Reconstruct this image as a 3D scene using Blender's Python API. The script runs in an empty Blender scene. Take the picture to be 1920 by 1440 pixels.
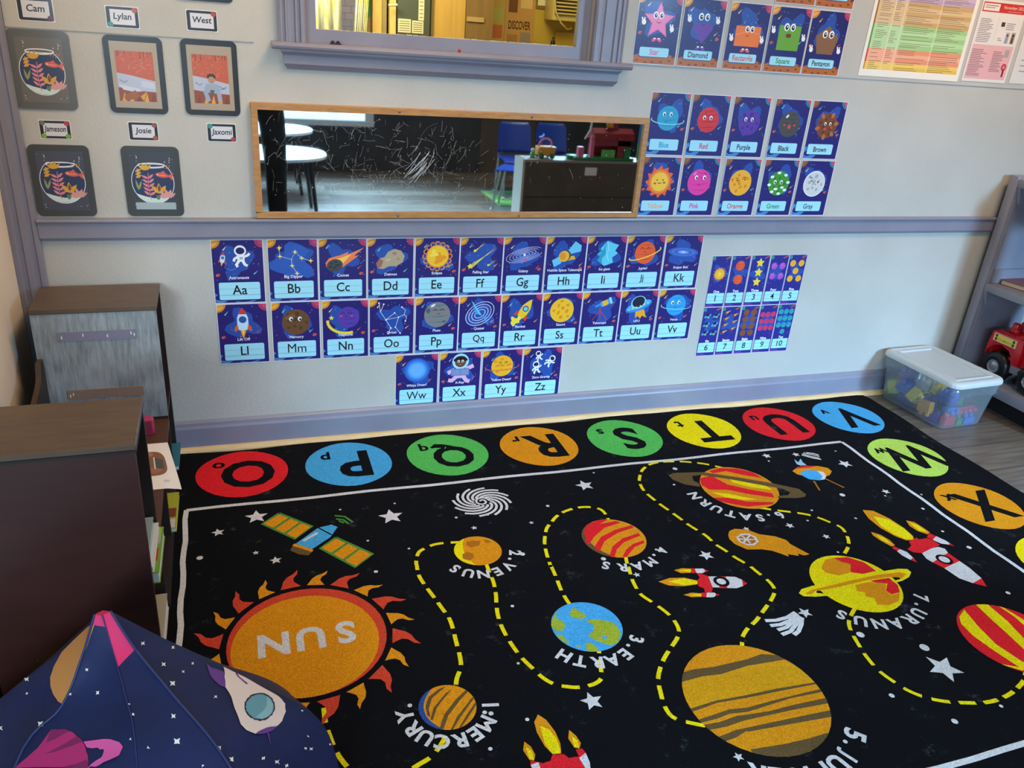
import bpy, bmesh, math, random
from mathutils import Vector, Matrix

random.seed(7)
SC = bpy.context.scene
COL = SC.collection
R = math.radians

# ------------------------------------------------------------------ camera
cam_data = bpy.data.cameras.new('camera')
cam_data.sensor_fit = 'HORIZONTAL'
cam_data.sensor_width = 36.0
cam_data.lens = 1513.55 / 1920.0 * 36.0
cam_data.clip_start = 0.02
cam = bpy.data.objects.new('camera', cam_data)
COL.objects.link(cam)
_yaw, _pitch, _roll = R(20.0225), R(-24.2999), R(4.5463)
_f = Vector((math.sin(_yaw)*math.cos(_pitch), math.cos(_yaw)*math.cos(_pitch), math.sin(_pitch)))
_r = Vector((math.cos(_yaw), -math.sin(_yaw), 0))
_u = _r.cross(_f)
_r2 = _r*math.cos(_roll) + _u*math.sin(_roll)
_u2 = _u*math.cos(_roll) - _r*math.sin(_roll)
cam.matrix_world = Matrix(((_r2.x, _u2.x, -_f.x, 0.0), (_r2.y, _u2.y, -_f.y, -2.7), (_r2.z, _u2.z, -_f.z, 1.468), (0, 0, 0, 1)))
SC.camera = cam

# ------------------------------------------------------------------ world, daylight, exposure
world = bpy.data.worlds.new('world')
SC.world = world
world.use_nodes = True
_bg = world.node_tree.nodes['Background']
_bg.inputs[0].default_value = (0.75, 0.85, 1.0, 1)
_bg.inputs[1].default_value = 0.6
SC.view_settings.view_transform = 'Standard'
SC.view_settings.look = 'None'
SC.view_settings.gamma = 1.0
SC.view_settings.use_curve_mapping = False
SC.cycles.max_bounces = 8
SC.view_settings.exposure = 0.05

def area(name, loc, target, sx, sy, watts, color, spread=180):
    l = bpy.data.lights.new(name, 'AREA')
    l.shape = 'RECTANGLE'; l.size = sx; l.size_y = sy; l.energy = watts; l.color = color; l.spread = R(spread)
    o = bpy.data.objects.new(name, l); COL.objects.link(o)
    o.location = loc
    o.rotation_euler = (Vector(target) - Vector(loc)).to_track_quat('-Z', 'Y').to_euler()
    return o
area('daylight_right_window', (4.0, -5.38, 1.85), (2.4, -1.1, -0.9), 0.6, 1.0, 106, (0.37, 0.66, 1.0), 62)
area('daylight_far_window', (-1.3, -5.38, 1.55), (-0.4, -0.5, 0.3), 1.4, 1.1, 34, (0.66, 0.84, 1.0), 90)
area('daylight_far_window', (0.5, -5.38, 1.3), (0.9, -4.1, 0.0), 1.4, 1.5, 150, (0.38, 0.68, 1.0), 70)
area('ceiling_panel_light', (0.75, -0.85, 2.70), (-0.35, -0.15, 1.1), 1.2, 0.5, 23, (1.0, 0.70, 0.44), 120)
area('ceiling_panel_light', (2.8, -0.95, 2.70), (2.7, 0.0, 1.3), 1.2, 0.5, 24, (1.0, 0.62, 0.32), 130)
area('ceiling_panel_light', (2.4, -3.6, 2.70), (2.4, -3.7, 0.0), 1.2, 0.5, 14, (1.0, 0.9, 0.76), 90)  # added fill to brighten the reflected chairs, not a known lamp
area('neighbour_room_light', (1.2, 1.4, 2.5), (1.4, 2.2, 1.0), 1.0, 0.5, 32, (1.0, 0.83, 0.38))

# ------------------------------------------------------------------ materials
def lin(h):
    if not isinstance(h, str): return tuple(h)
    h = h.lstrip('#')
    o = []
    for i in (0, 2, 4):
        c = int(h[i:i+2], 16)/255.0
        o.append(c/12.92 if c <= 0.04045 else ((c+0.055)/1.055)**2.4)
    return tuple(o)
_mats = {}
def mat(name, col, rough=0.5, metal=0.0, spec=0.5, coat=0.0, emit=0.0, trans=0.0):
    key = name
    if key in _mats: return _mats[key]
    m = bpy.data.materials.new(name); m.use_nodes = True
    b = m.node_tree.nodes['Principled BSDF']
    c = lin(col)
    b.inputs['Base Color'].default_value = (*c, 1)
    b.inputs['Roughness'].default_value = rough
    b.inputs['Metallic'].default_value = metal
    b.inputs['Specular IOR Level'].default_value = spec
    b.inputs['Coat Weight'].default_value = coat
    b.inputs['Coat Roughness'].default_value = 0.12
    b.inputs['Transmission Weight'].default_value = trans
    if emit:
        b.inputs['Emission Color'].default_value = (*c, 1); b.inputs['Emission Strength'].default_value = emit
    _mats[key] = m
    return m
def nodes(m): return m.node_tree.nodes, m.node_tree.links, m.node_tree.nodes['Principled BSDF']
def noise_tint(m, c1, c2, scale=(1, 1, 1), nscale=8, detail=4, lo=0.35, hi=0.65, bump=0.0, bscale=None, coord='Object', dist=0.002):
    n, l, b = nodes(m)
    tc = n.new('ShaderNodeTexCoord'); mp = n.new('ShaderNodeMapping'); mp.inputs['Scale'].default_value = scale
    l.new(tc.outputs[coord], mp.inputs[0])
    t = n.new('ShaderNodeTexNoise'); t.inputs['Scale'].default_value = nscale; t.inputs['Detail'].default_value = detail
    l.new(mp.outputs[0], t.inputs['Vector'])
    r = n.new('ShaderNodeValToRGB'); r.color_ramp.elements[0].position = lo; r.color_ramp.elements[1].position = hi
    r.color_ramp.elements[0].color = (*lin(c1), 1); r.color_ramp.elements[1].color = (*lin(c2), 1)
    l.new(t.outputs['Fac'], r.inputs[0]); l.new(r.outputs[0], b.inputs['Base Color'])
    if bump:
        t2 = n.new('ShaderNodeTexNoise'); t2.inputs['Scale'].default_value = bscale or nscale; t2.inputs['Detail'].default_value = 3
        l.new(mp.outputs[0], t2.inputs['Vector'])
        bp = n.new('ShaderNodeBump'); bp.inputs['Strength'].default_value = bump; bp.inputs['Distance'].default_value = dist
        l.new(t2.outputs['Fac'], bp.inputs['Height']); l.new(bp.outputs[0], b.inputs['Normal'])
    return m
def bump_only(m, scale, strength, dist=0.002, coord='Object'):
    n, l, b = nodes(m)
    tc = n.new('ShaderNodeTexCoord'); t = n.new('ShaderNodeTexNoise'); t.inputs['Scale'].default_value = scale; t.inputs['Detail'].default_value = 4
    l.new(tc.outputs[coord], t.inputs['Vector'])
    bp = n.new('ShaderNodeBump'); bp.inputs['Strength'].default_value = strength; bp.inputs['Distance'].default_value = dist
    l.new(t.outputs['Fac'], bp.inputs['Height']); l.new(bp.outputs[0], b.inputs['Normal'])
    return m

WALLM = noise_tint(mat('wall_paint', 'bebcb3', 0.5, spec=0.4), 'bab8af', 'c2c0b7', nscale=3, bump=0.35, bscale=90, dist=0.003)
CREAM = noise_tint(mat('cream_wall_paint', 'ecdfce', 0.6), 'e9dac8', 'efe3d4', nscale=4, bump=0.15, bscale=60)
TRIM = noise_tint(mat('trim_paint', '868593', 0.35, spec=0.5), '82818f', '8b8a98', nscale=5, bump=0.25, bscale=25)
CEILM = bump_only(mat('ceiling_paint', 'a9a59c', 0.8), 60, 0.2)
def wood_floor():
    m = mat('vinyl_plank_floor', '7d7266', 0.27, spec=0.6)
    n, l, b = nodes(m)
    tc = n.new('ShaderNodeTexCoord')
    br = n.new('ShaderNodeTexBrick'); br.offset = 0.37; br.inputs['Scale'].default_value = 1.0
    br.inputs['Brick Width'].default_value = 1.22; br.inputs['Row Height'].default_value = 0.18; br.inputs['Mortar Size'].default_value = 0.0015
    br.inputs['Color1'].default_value = (*lin('8c8174'), 1); br.inputs['Color2'].default_value = (*lin('6e6459'), 1); br.inputs['Mortar'].default_value = (*lin('3f3832'), 1)
    l.new(tc.outputs['Object'], br.inputs['Vector'])
    mp = n.new('ShaderNodeMapping'); mp.inputs['Scale'].default_value = (1.2, 14, 1); l.new(tc.outputs['Object'], mp.inputs[0])
    t = n.new('ShaderNodeTexNoise'); t.inputs['Scale'].default_value = 3.0; t.inputs['Detail'].default_value = 8; t.inputs['Distortion'].default_value = 0.6
    l.new(mp.outputs[0], t.inputs['Vector'])
    r = n.new('ShaderNodeValToRGB'); r.color_ramp.elements[0].position = 0.3; r.color_ramp.elements[1].position = 0.7
    r.color_ramp.elements[0].color = (0.42, 0.40, 0.38, 1); r.color_ramp.elements[1].color = (1, 1, 1, 1)
    l.new(t.outputs['Fac'], r.inputs[0])
    mx = n.new('ShaderNodeMixRGB'); mx.blend_type = 'MULTIPLY'; mx.inputs[0].default_value = 0.75
    l.new(br.outputs['Color'], mx.inputs[1]); l.new(r.outputs[0], mx.inputs[2]); l.new(mx.outputs[0], b.inputs['Base Color'])
    return m
FLOORM = wood_floor()
def wood(name, c1, c2, scale, rough=0.45, nscale=4):
    return noise_tint(mat(name, c1, rough), c1, c2, scale=scale, nscale=nscale, detail=6, lo=0.3, hi=0.7)
ESPRESSO = wood('espresso_laminate', '30201c', '3a2722', (1, 20, 1), 0.38)
ESPRESSO_TOP = wood('espresso_sheen_top', '54453c', '63523f', (3, 18, 3), 0.42)  # paler than the sides: the sheen on the tops is in the colour
ESPRESSO_DARK = mat('espresso_shaded_board', '241815', 0.5)  # espresso laminate darkened with the shade inside the unit
OAK = wood('oak_frame', 'a8743c', 'bd8a4c', (6, 30, 30), 0.4)
PLASTIC_CLEAR = None
_ink = {}
def ink(col):
    # laminated print ink
    if col in _ink: return _ink[col]
    m = mat('print_ink_' + col.strip('#'), col, 0.35, spec=0.35, coat=0.25)
    _ink[col] = m
    return m
_pile = {}
def pile(col):
    # tufted rug yarn: short pile with grain
    if col in _pile: return _pile[col]
    m = mat('rug_yarn_' + col, col, 0.95, spec=0.1)
    c = lin(col)
    n, l, b = nodes(m)
    tc = n.new('ShaderNodeTexCoord'); t = n.new('ShaderNodeTexNoise'); t.inputs['Scale'].default_value = 330; t.inputs['Detail'].default_value = 2
    l.new(tc.outputs['Object'], t.inputs['Vector'])
    r = n.new('ShaderNodeValToRGB'); r.color_ramp.elements[0].position = 0.3; r.color_ramp.elements[1].position = 0.7
    r.color_ramp.elements[0].color = (c[0]*0.72, c[1]*0.72, c[2]*0.72, 1); r.color_ramp.elements[1].color = (min(1, c[0]*1.2), min(1, c[1]*1.2), min(1, c[2]*1.2), 1)
    l.new(t.outputs['Fac'], r.inputs[0])
    t3 = n.new('ShaderNodeTexNoise'); t3.inputs['Scale'].default_value = 11; t3.inputs['Detail'].default_value = 6; t3.inputs['Roughness'].default_value = 0.8
    l.new(tc.outputs['Object'], t3.inputs['Vector'])
    r3 = n.new('ShaderNodeValToRGB'); r3.color_ramp.elements[0].position = 0.60; r3.color_ramp.elements[1].position = 0.76
    r3.color_ramp.elements[0].color = (0, 0, 0, 1); r3.color_ramp.elements[1].color = (0.42, 0.42, 0.42, 1) if col in ('0c0c0f',) else (0.05, 0.05, 0.05, 1)
    l.new(t3.outputs['Fac'], r3.inputs[0])
    mx = n.new('ShaderNodeMixRGB'); l.new(r3.outputs[0], mx.inputs[0]); l.new(r.outputs[0], mx.inputs[1]); mx.inputs[2].default_value = (*lin('6a6d72'), 1)
    l.new(mx.outputs[0], b.inputs['Base Color'])
    bp = n.new('ShaderNodeBump'); bp.inputs['Strength'].default_value = 0.5; bp.inputs['Distance'].default_value = 0.003
    l.new(t.outputs['Fac'], bp.inputs['Height'])
    t4 = n.new('ShaderNodeTexNoise'); t4.inputs['Scale'].default_value = 5; l.new(tc.outputs['Object'], t4.inputs['Vector'])
    bp2 = n.new('ShaderNodeBump'); bp2.inputs['Strength'].default_value = 0.5; bp2.inputs['Distance'].default_value = 0.02
    l.new(t4.outputs['Fac'], bp2.inputs['Height']); l.new(bp.outputs[0], bp2.inputs['Normal']); l.new(bp2.outputs[0], b.inputs['Normal'])
    _pile[col] = m
    return m

# ------------------------------------------------------------------ object helpers
def tag(o, label=None, cat=None, group=None, kind=None):
    if label: o['label'] = label
    if cat: o['category'] = cat
    if group: o['group'] = group
    if kind: o['kind'] = kind
    return o
def thing(name, label, cat, loc=(0, 0, 0), rz=0.0, group=None):
    o = bpy.data.objects.new(name, None); COL.objects.link(o)
    o.empty_display_size = 0.05
    o.location = loc; o.rotation_euler = (0, 0, rz)
    return tag(o, label, cat, group)
def copy_tree(o, parent=None):
    c = o.copy(); COL.objects.link(c)
    if parent: c.parent = parent
    for ch in list(o.children): copy_tree(ch, c)
    return c

class MB:
    def __init__(s): s.v = []; s.f = []; s.m = []; s.mats = []; s.sm = []
    def mi(s, m):
        if m not in s.mats: s.mats.append(m)
        return s.mats.index(m)
    def add(s, vs, fs, m, smooth=False):
        b = len(s.v); s.v += [tuple(p) for p in vs]; k = s.mi(m)
        for f in fs: s.f.append(tuple(i + b for i in f)); s.m.append(k); s.sm.append(smooth)
        return s
    def box(s, lo, hi, m, xf=None):
        x0, y0, z0 = lo; x1, y1, z1 = hi
        vs = [(x0, y0, z0), (x1, y0, z0), (x1, y1, z0), (x0, y1, z0), (x0, y0, z1), (x1, y0, z1), (x1, y1, z1), (x0, y1, z1)]
        if xf: vs = [tuple(xf @ Vector(p)) for p in vs]
        return s.add(vs, [(3, 2, 1, 0), (4, 5, 6, 7), (0, 1, 5, 4), (1, 2, 6, 5), (2, 3, 7, 6), (3, 0, 4, 7)], m)
    def prism(s, pts, a, b, m, axis='y', smooth=False, m_side=None):
        # pts in the plane across the axis: x -> (y,z), y -> (x,z), z -> (x,y)
        def P(p, w): return {'x': (w, p[0], p[1]), 'y': (p[0], w, p[1]), 'z': (p[0], p[1], w)}[axis]
        n = len(pts)
        s.add([P(p, a) for p in pts] + [P(p, b) for p in pts], [tuple(range(n)), tuple(range(2*n-1, n-1, -1))], m)
        s.add([P(p, a) for p in pts] + [P(p, b) for p in pts], [(i, i+n, (i+1) % n+n, (i+1) % n) for i in range(n)], m_side or m, smooth)
        return s
    def tube(s, pts, r, m, n=10, caps=True, smooth=True):
        pts = [Vector(p) for p in pts]
        rr = r if isinstance(r, (list, tuple)) else [r]*len(pts)
        rings = []
        up = Vector((0.123, 0.31, 0.94))
        for i, p in enumerate(pts):
            d = (pts[min(i+1, len(pts)-1)] - pts[max(i-1, 0)]).normalized()
            u = d.cross(up)
            if u.length < 1e-4: u = d.cross(Vector((1, 0, 0)))
            u.normalize(); w = d.cross(u); 
            rings.append([p + (u*math.cos(2*math.pi*k/n) + w*math.sin(2*math.pi*k/n))*rr[i] for k in range(n)])
        vs = [q for g in rings for q in g]
        fs = [(i*n+k, i*n+(k+1) % n, (i+1)*n+(k+1) % n, (i+1)*n+k) for i in range(len(pts)-1) for k in range(n)]
        s.add(vs, fs, m, smooth)
        if caps: s.add(rings[0] + rings[-1], [tuple(range(n-1, -1, -1)), tuple(range(n, 2*n))], m)
        return s
    def lathe(s, prof, m, c=(0, 0, 0), axis='z', n=24, smooth=True):
        vs = []
        for r, h in prof:
            for k in range(n):
                a = 2*math.pi*k/n; x, y = r*math.cos(a), r*math.sin(a)
                p = {'z': (x, y, h), 'x': (h, x, y), 'y': (x, h, y)}[axis]
                vs.append((p[0]+c[0], p[1]+c[1], p[2]+c[2]))
        fs = [(i*n+k, i*n+(k+1) % n, (i+1)*n+(k+1) % n, (i+1)*n+k) for i in range(len(prof)-1) for k in range(n)]
        return s.add(vs, fs, m, smooth)
    def ball(s, c, r, m, n=12, sc=(1, 1, 1)):
        prof = [(r*math.sin(math.pi*i/(n//2+2)), -r*math.cos(math.pi*i/(n//2+2))) for i in range(n//2+3)]
        b = len(s.v); s.lathe(prof, m, (0, 0, 0), 'z', n)
        for i in range(b, len(s.v)):
            p = s.v[i]; s.v[i] = (p[0]*sc[0]+c[0], p[1]*sc[1]+c[1], p[2]*sc[2]+c[2])
        return s
    def moved(s, xf):
        s.v = [tuple(xf @ Vector(p)) for p in s.v]; return s
    def build(s, name, parent=None, label=None, bevel=0.0, seg=2, autosmooth=False):
        me = bpy.data.meshes.new(name)
        me.from_pydata(s.v, [], s.f)
        for m in s.mats: me.materials.append(m)
        me.polygons.foreach_set('material_index', s.m)
        me.polygons.foreach_set('use_smooth', s.sm)
        me.update()
        if bevel:
            bm = bmesh.new(); bm.from_mesh(me)
            bmesh.ops.remove_doubles(bm, verts=bm.verts, dist=1e-5)
            bmesh.ops.recalc_face_normals(bm, faces=bm.faces)
            es = [e for e in bm.edges if len(e.link_faces) == 2 and e.calc_face_angle(0) > 0.6]
            bmesh.ops.bevel(bm, geom=es, offset=bevel, segments=seg, profile=0.5, affect='EDGES', clamp_overlap=True)
            if seg > 1:
                for f in bm.faces: f.smooth = True
            bm.to_mesh(me); bm.free()
            if seg > 1 and hasattr(me, 'set_sharp_from_angle'): me.set_sharp_from_angle(angle=R(35))
        o = bpy.data.objects.new(name, me); COL.objects.link(o)
        if parent: o.parent = parent
        if label: o['label'] = label
        return o
def struct(mb, name, parent=None, bevel=0.0):
    o = mb.build(name, parent, bevel=bevel)
    if not parent: o['kind'] = 'structure'
    return o

# ------------------------------------------------------------------ lettering (outline text turned into mesh)
_txt = {}
def text_mesh(body, bold=0.0, res=3):
    key = (body, bold, res)
    if key in _txt: return _txt[key]
    cu = bpy.data.curves.new('lettering', 'FONT')
    cu.body = body; cu.size = 1.0; cu.resolution_u = res; cu.offset = bold
    o = bpy.data.objects.new('lettering', cu); COL.objects.link(o)
    dg = bpy.context.evaluated_depsgraph_get()
    me = bpy.data.meshes.new_from_object(o.evaluated_get(dg))
    vs = [(v.co.x, v.co.y) for v in me.vertices]; fs = [tuple(p.vertices) for p in me.polygons]
    bpy.data.objects.remove(o); bpy.data.curves.remove(cu); bpy.data.meshes.remove(me)
    _txt[key] = (vs, fs)
    return _txt[key]
def bbox2(vs):
    xs = [p[0] for p in vs]; ys = [p[1] for p in vs]
    return min(xs), min(ys), max(xs), max(ys)

class Art:
    """Flat printed pattern on one face: origin O, in-plane axes U and V, outward normal N, everything times k; later marks lie a hair above earlier ones."""
    def __init__(s, mb, O, U, V, N, k=1.0, step=4e-5, paint=ink, base=0.0):
        s.mb = mb; s.O = Vector(O); s.U = Vector(U).normalized(); s.V = Vector(V).normalized(); s.N = Vector(N).normalized()
        s.k = k; s.step = step; s.l = 1; s.paint = paint; s.hold = False; s.base = base; s.boxes = []; s.bounds = None
    def w(s, p):
        if s.bounds: p = (min(max(p[0], s.bounds[0]), s.bounds[2]), min(max(p[1], s.bounds[1]), s.bounds[3]))
        return s.O + s.U*(p[0]*s.k) + s.V*(p[1]*s.k) + s.N*(s.base + s.l*s.step)
    def lay(s, pts):      # one layer above whatever this mark overlaps
        x0 = min(p[0] for p in pts); x1 = max(p[0] for p in pts); y0 = min(p[1] for p in pts); y1 = max(p[1] for p in pts)
        s.l = 1 + max([b[4] for b in s.boxes if b[0] < x1 and b[1] > x0 and b[2] < y1 and b[3] > y0], default=0)
        s.boxes.append((x0, x1, y0, y1, s.l))
    def up(s): pass
    def poly(s, pts, col):
        s.lay(pts)
        s.mb.add([s.w(p) for p in pts], [tuple(range(len(pts)))], s.paint(col)); s.up()
    def rect(s, x0, y0, x1, y1, col, r=0.0):
        if r:
            pts = []
            for cx, cy, a0 in ((x1-r, y1-r, 0), (x0+r, y1-r, 90), (x0+r, y0+r, 180), (x1-r, y0+r, 270)):
                for q in range(5): a = R(a0+q*22.5); pts.append((cx+r*math.cos(a), cy+r*math.sin(a)))
            s.poly(pts, col)
        else: s.poly([(x0, y0), (x1, y0), (x1, y1), (x0, y1)], col)
    def ell(s, cx, cy, rx, ry, col, rot=0.0, n=20, a0=0, a1=360):
        c, q = math.cos(R(rot)), math.sin(R(rot)); pts = []
        full = abs(a1-a0) >= 360
        for i in range(n if full else n+1):
            a = R(a0+(a1-a0)*i/n); x, y = rx*math.cos(a), ry*math.sin(a); pts.append((cx+x*c-y*q, cy+x*q+y*c))
        s.poly(pts, col)
    def circ(s, cx, cy, r, col, n=18): s.ell(cx, cy, r, r, col, 0, n)
    def ring(s, cx, cy, rx, ry, w, col, rot=0.0, a0=0, a1=360, n=28):
        c, q = math.cos(R(rot)), math.sin(R(rot))
        pts = []
        for i in range(n+1):
            a = R(a0+(a1-a0)*i/n); x, y = rx*math.cos(a), ry*math.sin(a); pts.append((cx+x*c-y*q, cy+x*q+y*c))
        s.line(pts, w, col)
    def line(s, pts, w, col):
        vs = []; n = len(pts)
        for i in range(n):
            a = Vector(pts[max(i-1, 0)]); b = Vector(pts[min(i+1, n-1)]); d = b-a
            if d.length < 1e-9: d = Vector((1, 0))
            d.normalize(); nn = Vector((-d.y, d.x))*w/2
            p = Vector(pts[i]); vs += [p+nn, p-nn]
        s.lay(vs)
        s.mb.add([s.w(p) for p in vs], [(2*i, 2*i+1, 2*i+3, 2*i+2) for i in range(n-1)], s.paint(col)); s.up()
    def star(s, cx, cy, r, col, n=5, inner=0.42, rot=90):
        s.poly([(cx+(r if i % 2 == 0 else r*inner)*math.cos(R(rot+180*i/n)), cy+(r if i % 2 == 0 else r*inner)*math.sin(R(rot+180*i/n))) for i in range(2*n)], col)
    def text(s, body, cx, cy, h, col, bold=0.0, rot=0.0, maxw=None, sx=1.0, capref=None, shear=0.0):
        vs, fs = text_mesh(body, bold)
        if not vs: return
        x0, y0, x1, y1 = bbox2(vs)
        if capref is not None: y0, y1 = bbox2(text_mesh(capref, bold)[0])[1::2]
        k = h/(y1-y0); kx = k*sx
        if maxw and (x1-x0)*kx > maxw: kx = maxw/(x1-x0)
        c, q = math.cos(R(rot)), math.sin(R(rot)); out = []
        for x, y in vs:
            X = (x-(x0+x1)/2)*kx + shear*(y-(y0+y1)/2)*k; Y = (y-(y0+y1)/2)*k
            out.append((cx+X*c-Y*q, cy+X*q+Y*c))
        s.lay(out); s.mb.add([s.w(p) for p in out], fs, s.paint(col))
    def blob(s, cx, cy, r, col, seed=0, n=22, amp=0.28):
        rg = random.Random(seed); a1, a2 = rg.uniform(0, 6), rg.uniform(0, 6)
        s.poly([(cx+r*(1+amp*math.sin(3*t+a1)+amp*0.6*math.sin(5*t+a2))*math.cos(t), cy+r*(1+amp*math.sin(3*t+a1)+amp*0.6*math.sin(5*t+a2))*math.sin(t)) for t in [2*math.pi*i/n for i in range(n)]], col)
    def dots(s, pts, r, col, n=6):
        s.hold = True
        for p in pts: s.circ(p[0], p[1], r*(p[2] if len(p) > 2 else 1), col, n)
        s.hold = False; s.l += 1

# ------------------------------------------------------------------ the room
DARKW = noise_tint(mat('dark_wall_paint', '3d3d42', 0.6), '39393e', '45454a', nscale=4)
fl = MB(); fl.box((-2.7, -5.55, -0.05), (6.3, 0.0, 0.0), FLOORM); struct(fl, 'floor')
ce = MB(); ce.box((-2.7, -5.55, 2.75), (6.3, 0.12, 2.8), CEILM); struct(ce, 'ceiling')
wb = MB()
WX0, WX1, WZ0, WZ1 = 0.236, 1.170, 1.335, 2.35         # opening of the interior window
wb.box((-0.735, 0, 0), (WX0, 0.10, 2.75), WALLM); wb.box((WX1, 0, 0), (6.3, 0.10, 2.75), WALLM)
wb.box((WX0, 0, 0), (WX1, 0.10, WZ0), WALLM); wb.box((WX0, 0, WZ1), (WX1, 0.10, 2.75), WALLM)
wb.box((-0.555, -0.0035, 1.349), (0.089, 0.0, 2.74), WALLM)        # thin upper wall boards with their seam
wb.box((1.28, -0.0035, 1.355), (6.2, 0.0, 2.74), WALLM)
struct(wb, 'wall_back')
wl = MB(); wl.box((-0.735, -1.2, 0), (-0.635, 0.0, 2.75), CREAM); struct(wl, 'wall_left')
wo = MB(); wo.box((-2.7, -1.3, 0), (-0.735, -1.2, 2.75), CREAM); struct(wo, 'wall_left_return')
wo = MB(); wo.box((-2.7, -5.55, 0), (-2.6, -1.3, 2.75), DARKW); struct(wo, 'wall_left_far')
BROWNW = noise_tint(mat('brown_wall_panel', '5c4d43', 0.6), '55473e', '635348', nscale=3)
wf = MB()
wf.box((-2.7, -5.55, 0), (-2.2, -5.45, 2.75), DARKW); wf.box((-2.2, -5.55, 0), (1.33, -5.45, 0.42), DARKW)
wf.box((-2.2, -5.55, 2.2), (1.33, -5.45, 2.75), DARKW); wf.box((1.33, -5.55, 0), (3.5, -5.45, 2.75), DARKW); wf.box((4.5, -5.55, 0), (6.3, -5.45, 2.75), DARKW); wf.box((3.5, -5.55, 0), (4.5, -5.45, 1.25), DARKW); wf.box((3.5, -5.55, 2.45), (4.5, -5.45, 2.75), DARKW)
wf.box((2.41, -5.45, 0), (3.0, -5.44, 2.1), BROWNW); wf.box((3.06, -5.45, 0), (3.12, -5.43, 2.1), DARKW)
struct(wf, 'wall_front')
wr = MB(); wr.box((6.2, -5.55, 0), (6.3, 0.1, 2.75), WALLM); struct(wr, 'wall_right')
GLASS = mat('window_glass', 'ffffff', 0.02, spec=0.5, trans=1.0)
def clear_glass(name, tint, refl=0.06, rough=0.02):
    m = bpy.data.materials.new(name); m.use_nodes = True
    n, l = m.node_tree.nodes, m.node_tree.links
    n.remove(n['Principled BSDF'])
    t = n.new('ShaderNodeBsdfTransparent'); t.inputs[0].default_value = (*tint, 1)
    g = n.new('ShaderNodeBsdfGlossy'); g.inputs['Roughness'].default_value = rough
    x = n.new('ShaderNodeMixShader'); x.inputs[0].default_value = refl
    l.new(t.outputs[0], x.inputs[1]); l.new(g.outputs[0], x.inputs[2]); l.new(x.outputs[0], n['Material Output'].inputs[0])
    return m
PANE = clear_glass('clear_pane', (0.97, 0.97, 0.95), 0.05)
SKYLIT = mat('daylit_glass', (0.55, 0.78, 1.0), 0.3, emit=1.7)
WHITEF = mat('white_window_frame', 'e4e6e8', 0.4)
# far window behind the camera, seen in the mirror
w2 = MB(); 
for x0, x1 in ((-2.2, -2.14), (-1.2, -1.13), (-0.2, -0.13), (1.25, 1.33)): w2.box((x0, -5.5, 0.42), (x1, -5.44, 2.2), WHITEF)
w2.box((-2.2, -5.5, 0.42), (1.33, -5.42, 0.47), WHITEF); w2.box((-2.2, -5.5, 2.14), (1.33, -5.44, 2.2), WHITEF)
w2o = struct(w2, 'window_2')
g2 = MB(); g2.box((-2.14, -5.49, 0.47), (1.25, -5.48, 2.14), SKYLIT); g2.build('pane', w2o)
d3 = MB()
for x0, x1 in ((3.5, 3.56), (4.44, 4.5)): d3.box((x0, -5.5, 1.25), (x1, -5.44, 2.45), WHITEF)
for z0, z1 in ((1.25, 1.30), (1.84, 1.87), (2.40, 2.45)): d3.box((3.56, -5.5, z0), (4.44, -5.44, z1), WHITEF)
d3o = struct(d3, 'window_3'); g3 = MB(); g3.box((3.56, -5.49, 1.30), (4.44, -5.48, 2.40), SKYLIT); g3.build('pane', d3o)
LAMPM = mat('lamp_diffuser', 'fff0d8', 0.5, emit=1.0)
for x, y, near in ((0.75, -0.85, 'over the rug'), (2.8, -0.95, 'over the clear storage box'), (2.4, -3.6, 'added as fill behind the camera over the open floor')):
    t = thing('ceiling_light', 'flat rectangular ceiling light ' + near, 'ceiling light', (x, y, 2.75), group='flat ceiling lights')  # the rear one is an added, unseen fixture for the fill light
    b = MB(); b.box((-0.64, -0.34, -0.025), (0.64, 0.34, 0.0), WHITEF); b.build('housing', t)
    b = MB(); b.box((-0.6, -0.3, -0.028), (0.6, 0.3, -0.025), LAMPM); b.build('diffuser', t)

# trim: baseboard with quarter round, chair rail, corner casing
def profile_x(mb, prof, x0, x1, m):   # prof: (y, z) outline
    mb.prism(prof, x0, x1, m, 'x')
bb = MB(); profile_x(bb, [(0, 0.012), (-0.016, 0.012), (-0.016, 0.088), (-0.014, 0.094), (-0.012, 0.097), (-0.010, 0.108), (-0.004, 0.114), (0, 0.116)][::-1], -0.635, 6.2, TRIM)
struct(bb, 'baseboard_back')
PINE = wood('pine_shoe_moulding', 'd3b07a', 'e0c28e', (3, 30, 30), 0.5)
qr = MB(); profile_x(qr, [(-0.016, 0.0)] + [(-0.016-0.019*math.cos(R(a)), 0.019*math.sin(R(a))) for a in (0, 22, 45, 67, 90)], -0.236, 3.15, PINE)
struct(qr, 'trim_1')
cr_ = MB(); profile_x(cr_, [(0, 0.758), (-0.010, 0.758), (-0.013, 0.766), (-0.016, 0.768), (-0.016, 0.812), (-0.022, 0.815), (-0.024, 0.820), (-0.022, 0.826), (0, 0.827)][::-1], -0.557, 6.2, TRIM)
struct(cr_, 'trim_2')
cs = MB()
cs.prism([(-0.634, 0), (-0.634, -0.020), (-0.622, -0.022), (-0.618, -0.016), (-0.606, -0.016), (-0.602, -0.021), (-0.590, -0.021), (-0.586, -0.014), (-0.574, -0.013), (-0.570, -0.018), (-0.560, -0.018), (-0.556, -0.010), (-0.556, 0)], 0.0, 2.75, TRIM, 'z')
struct(cs, 'trim_3')

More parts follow.
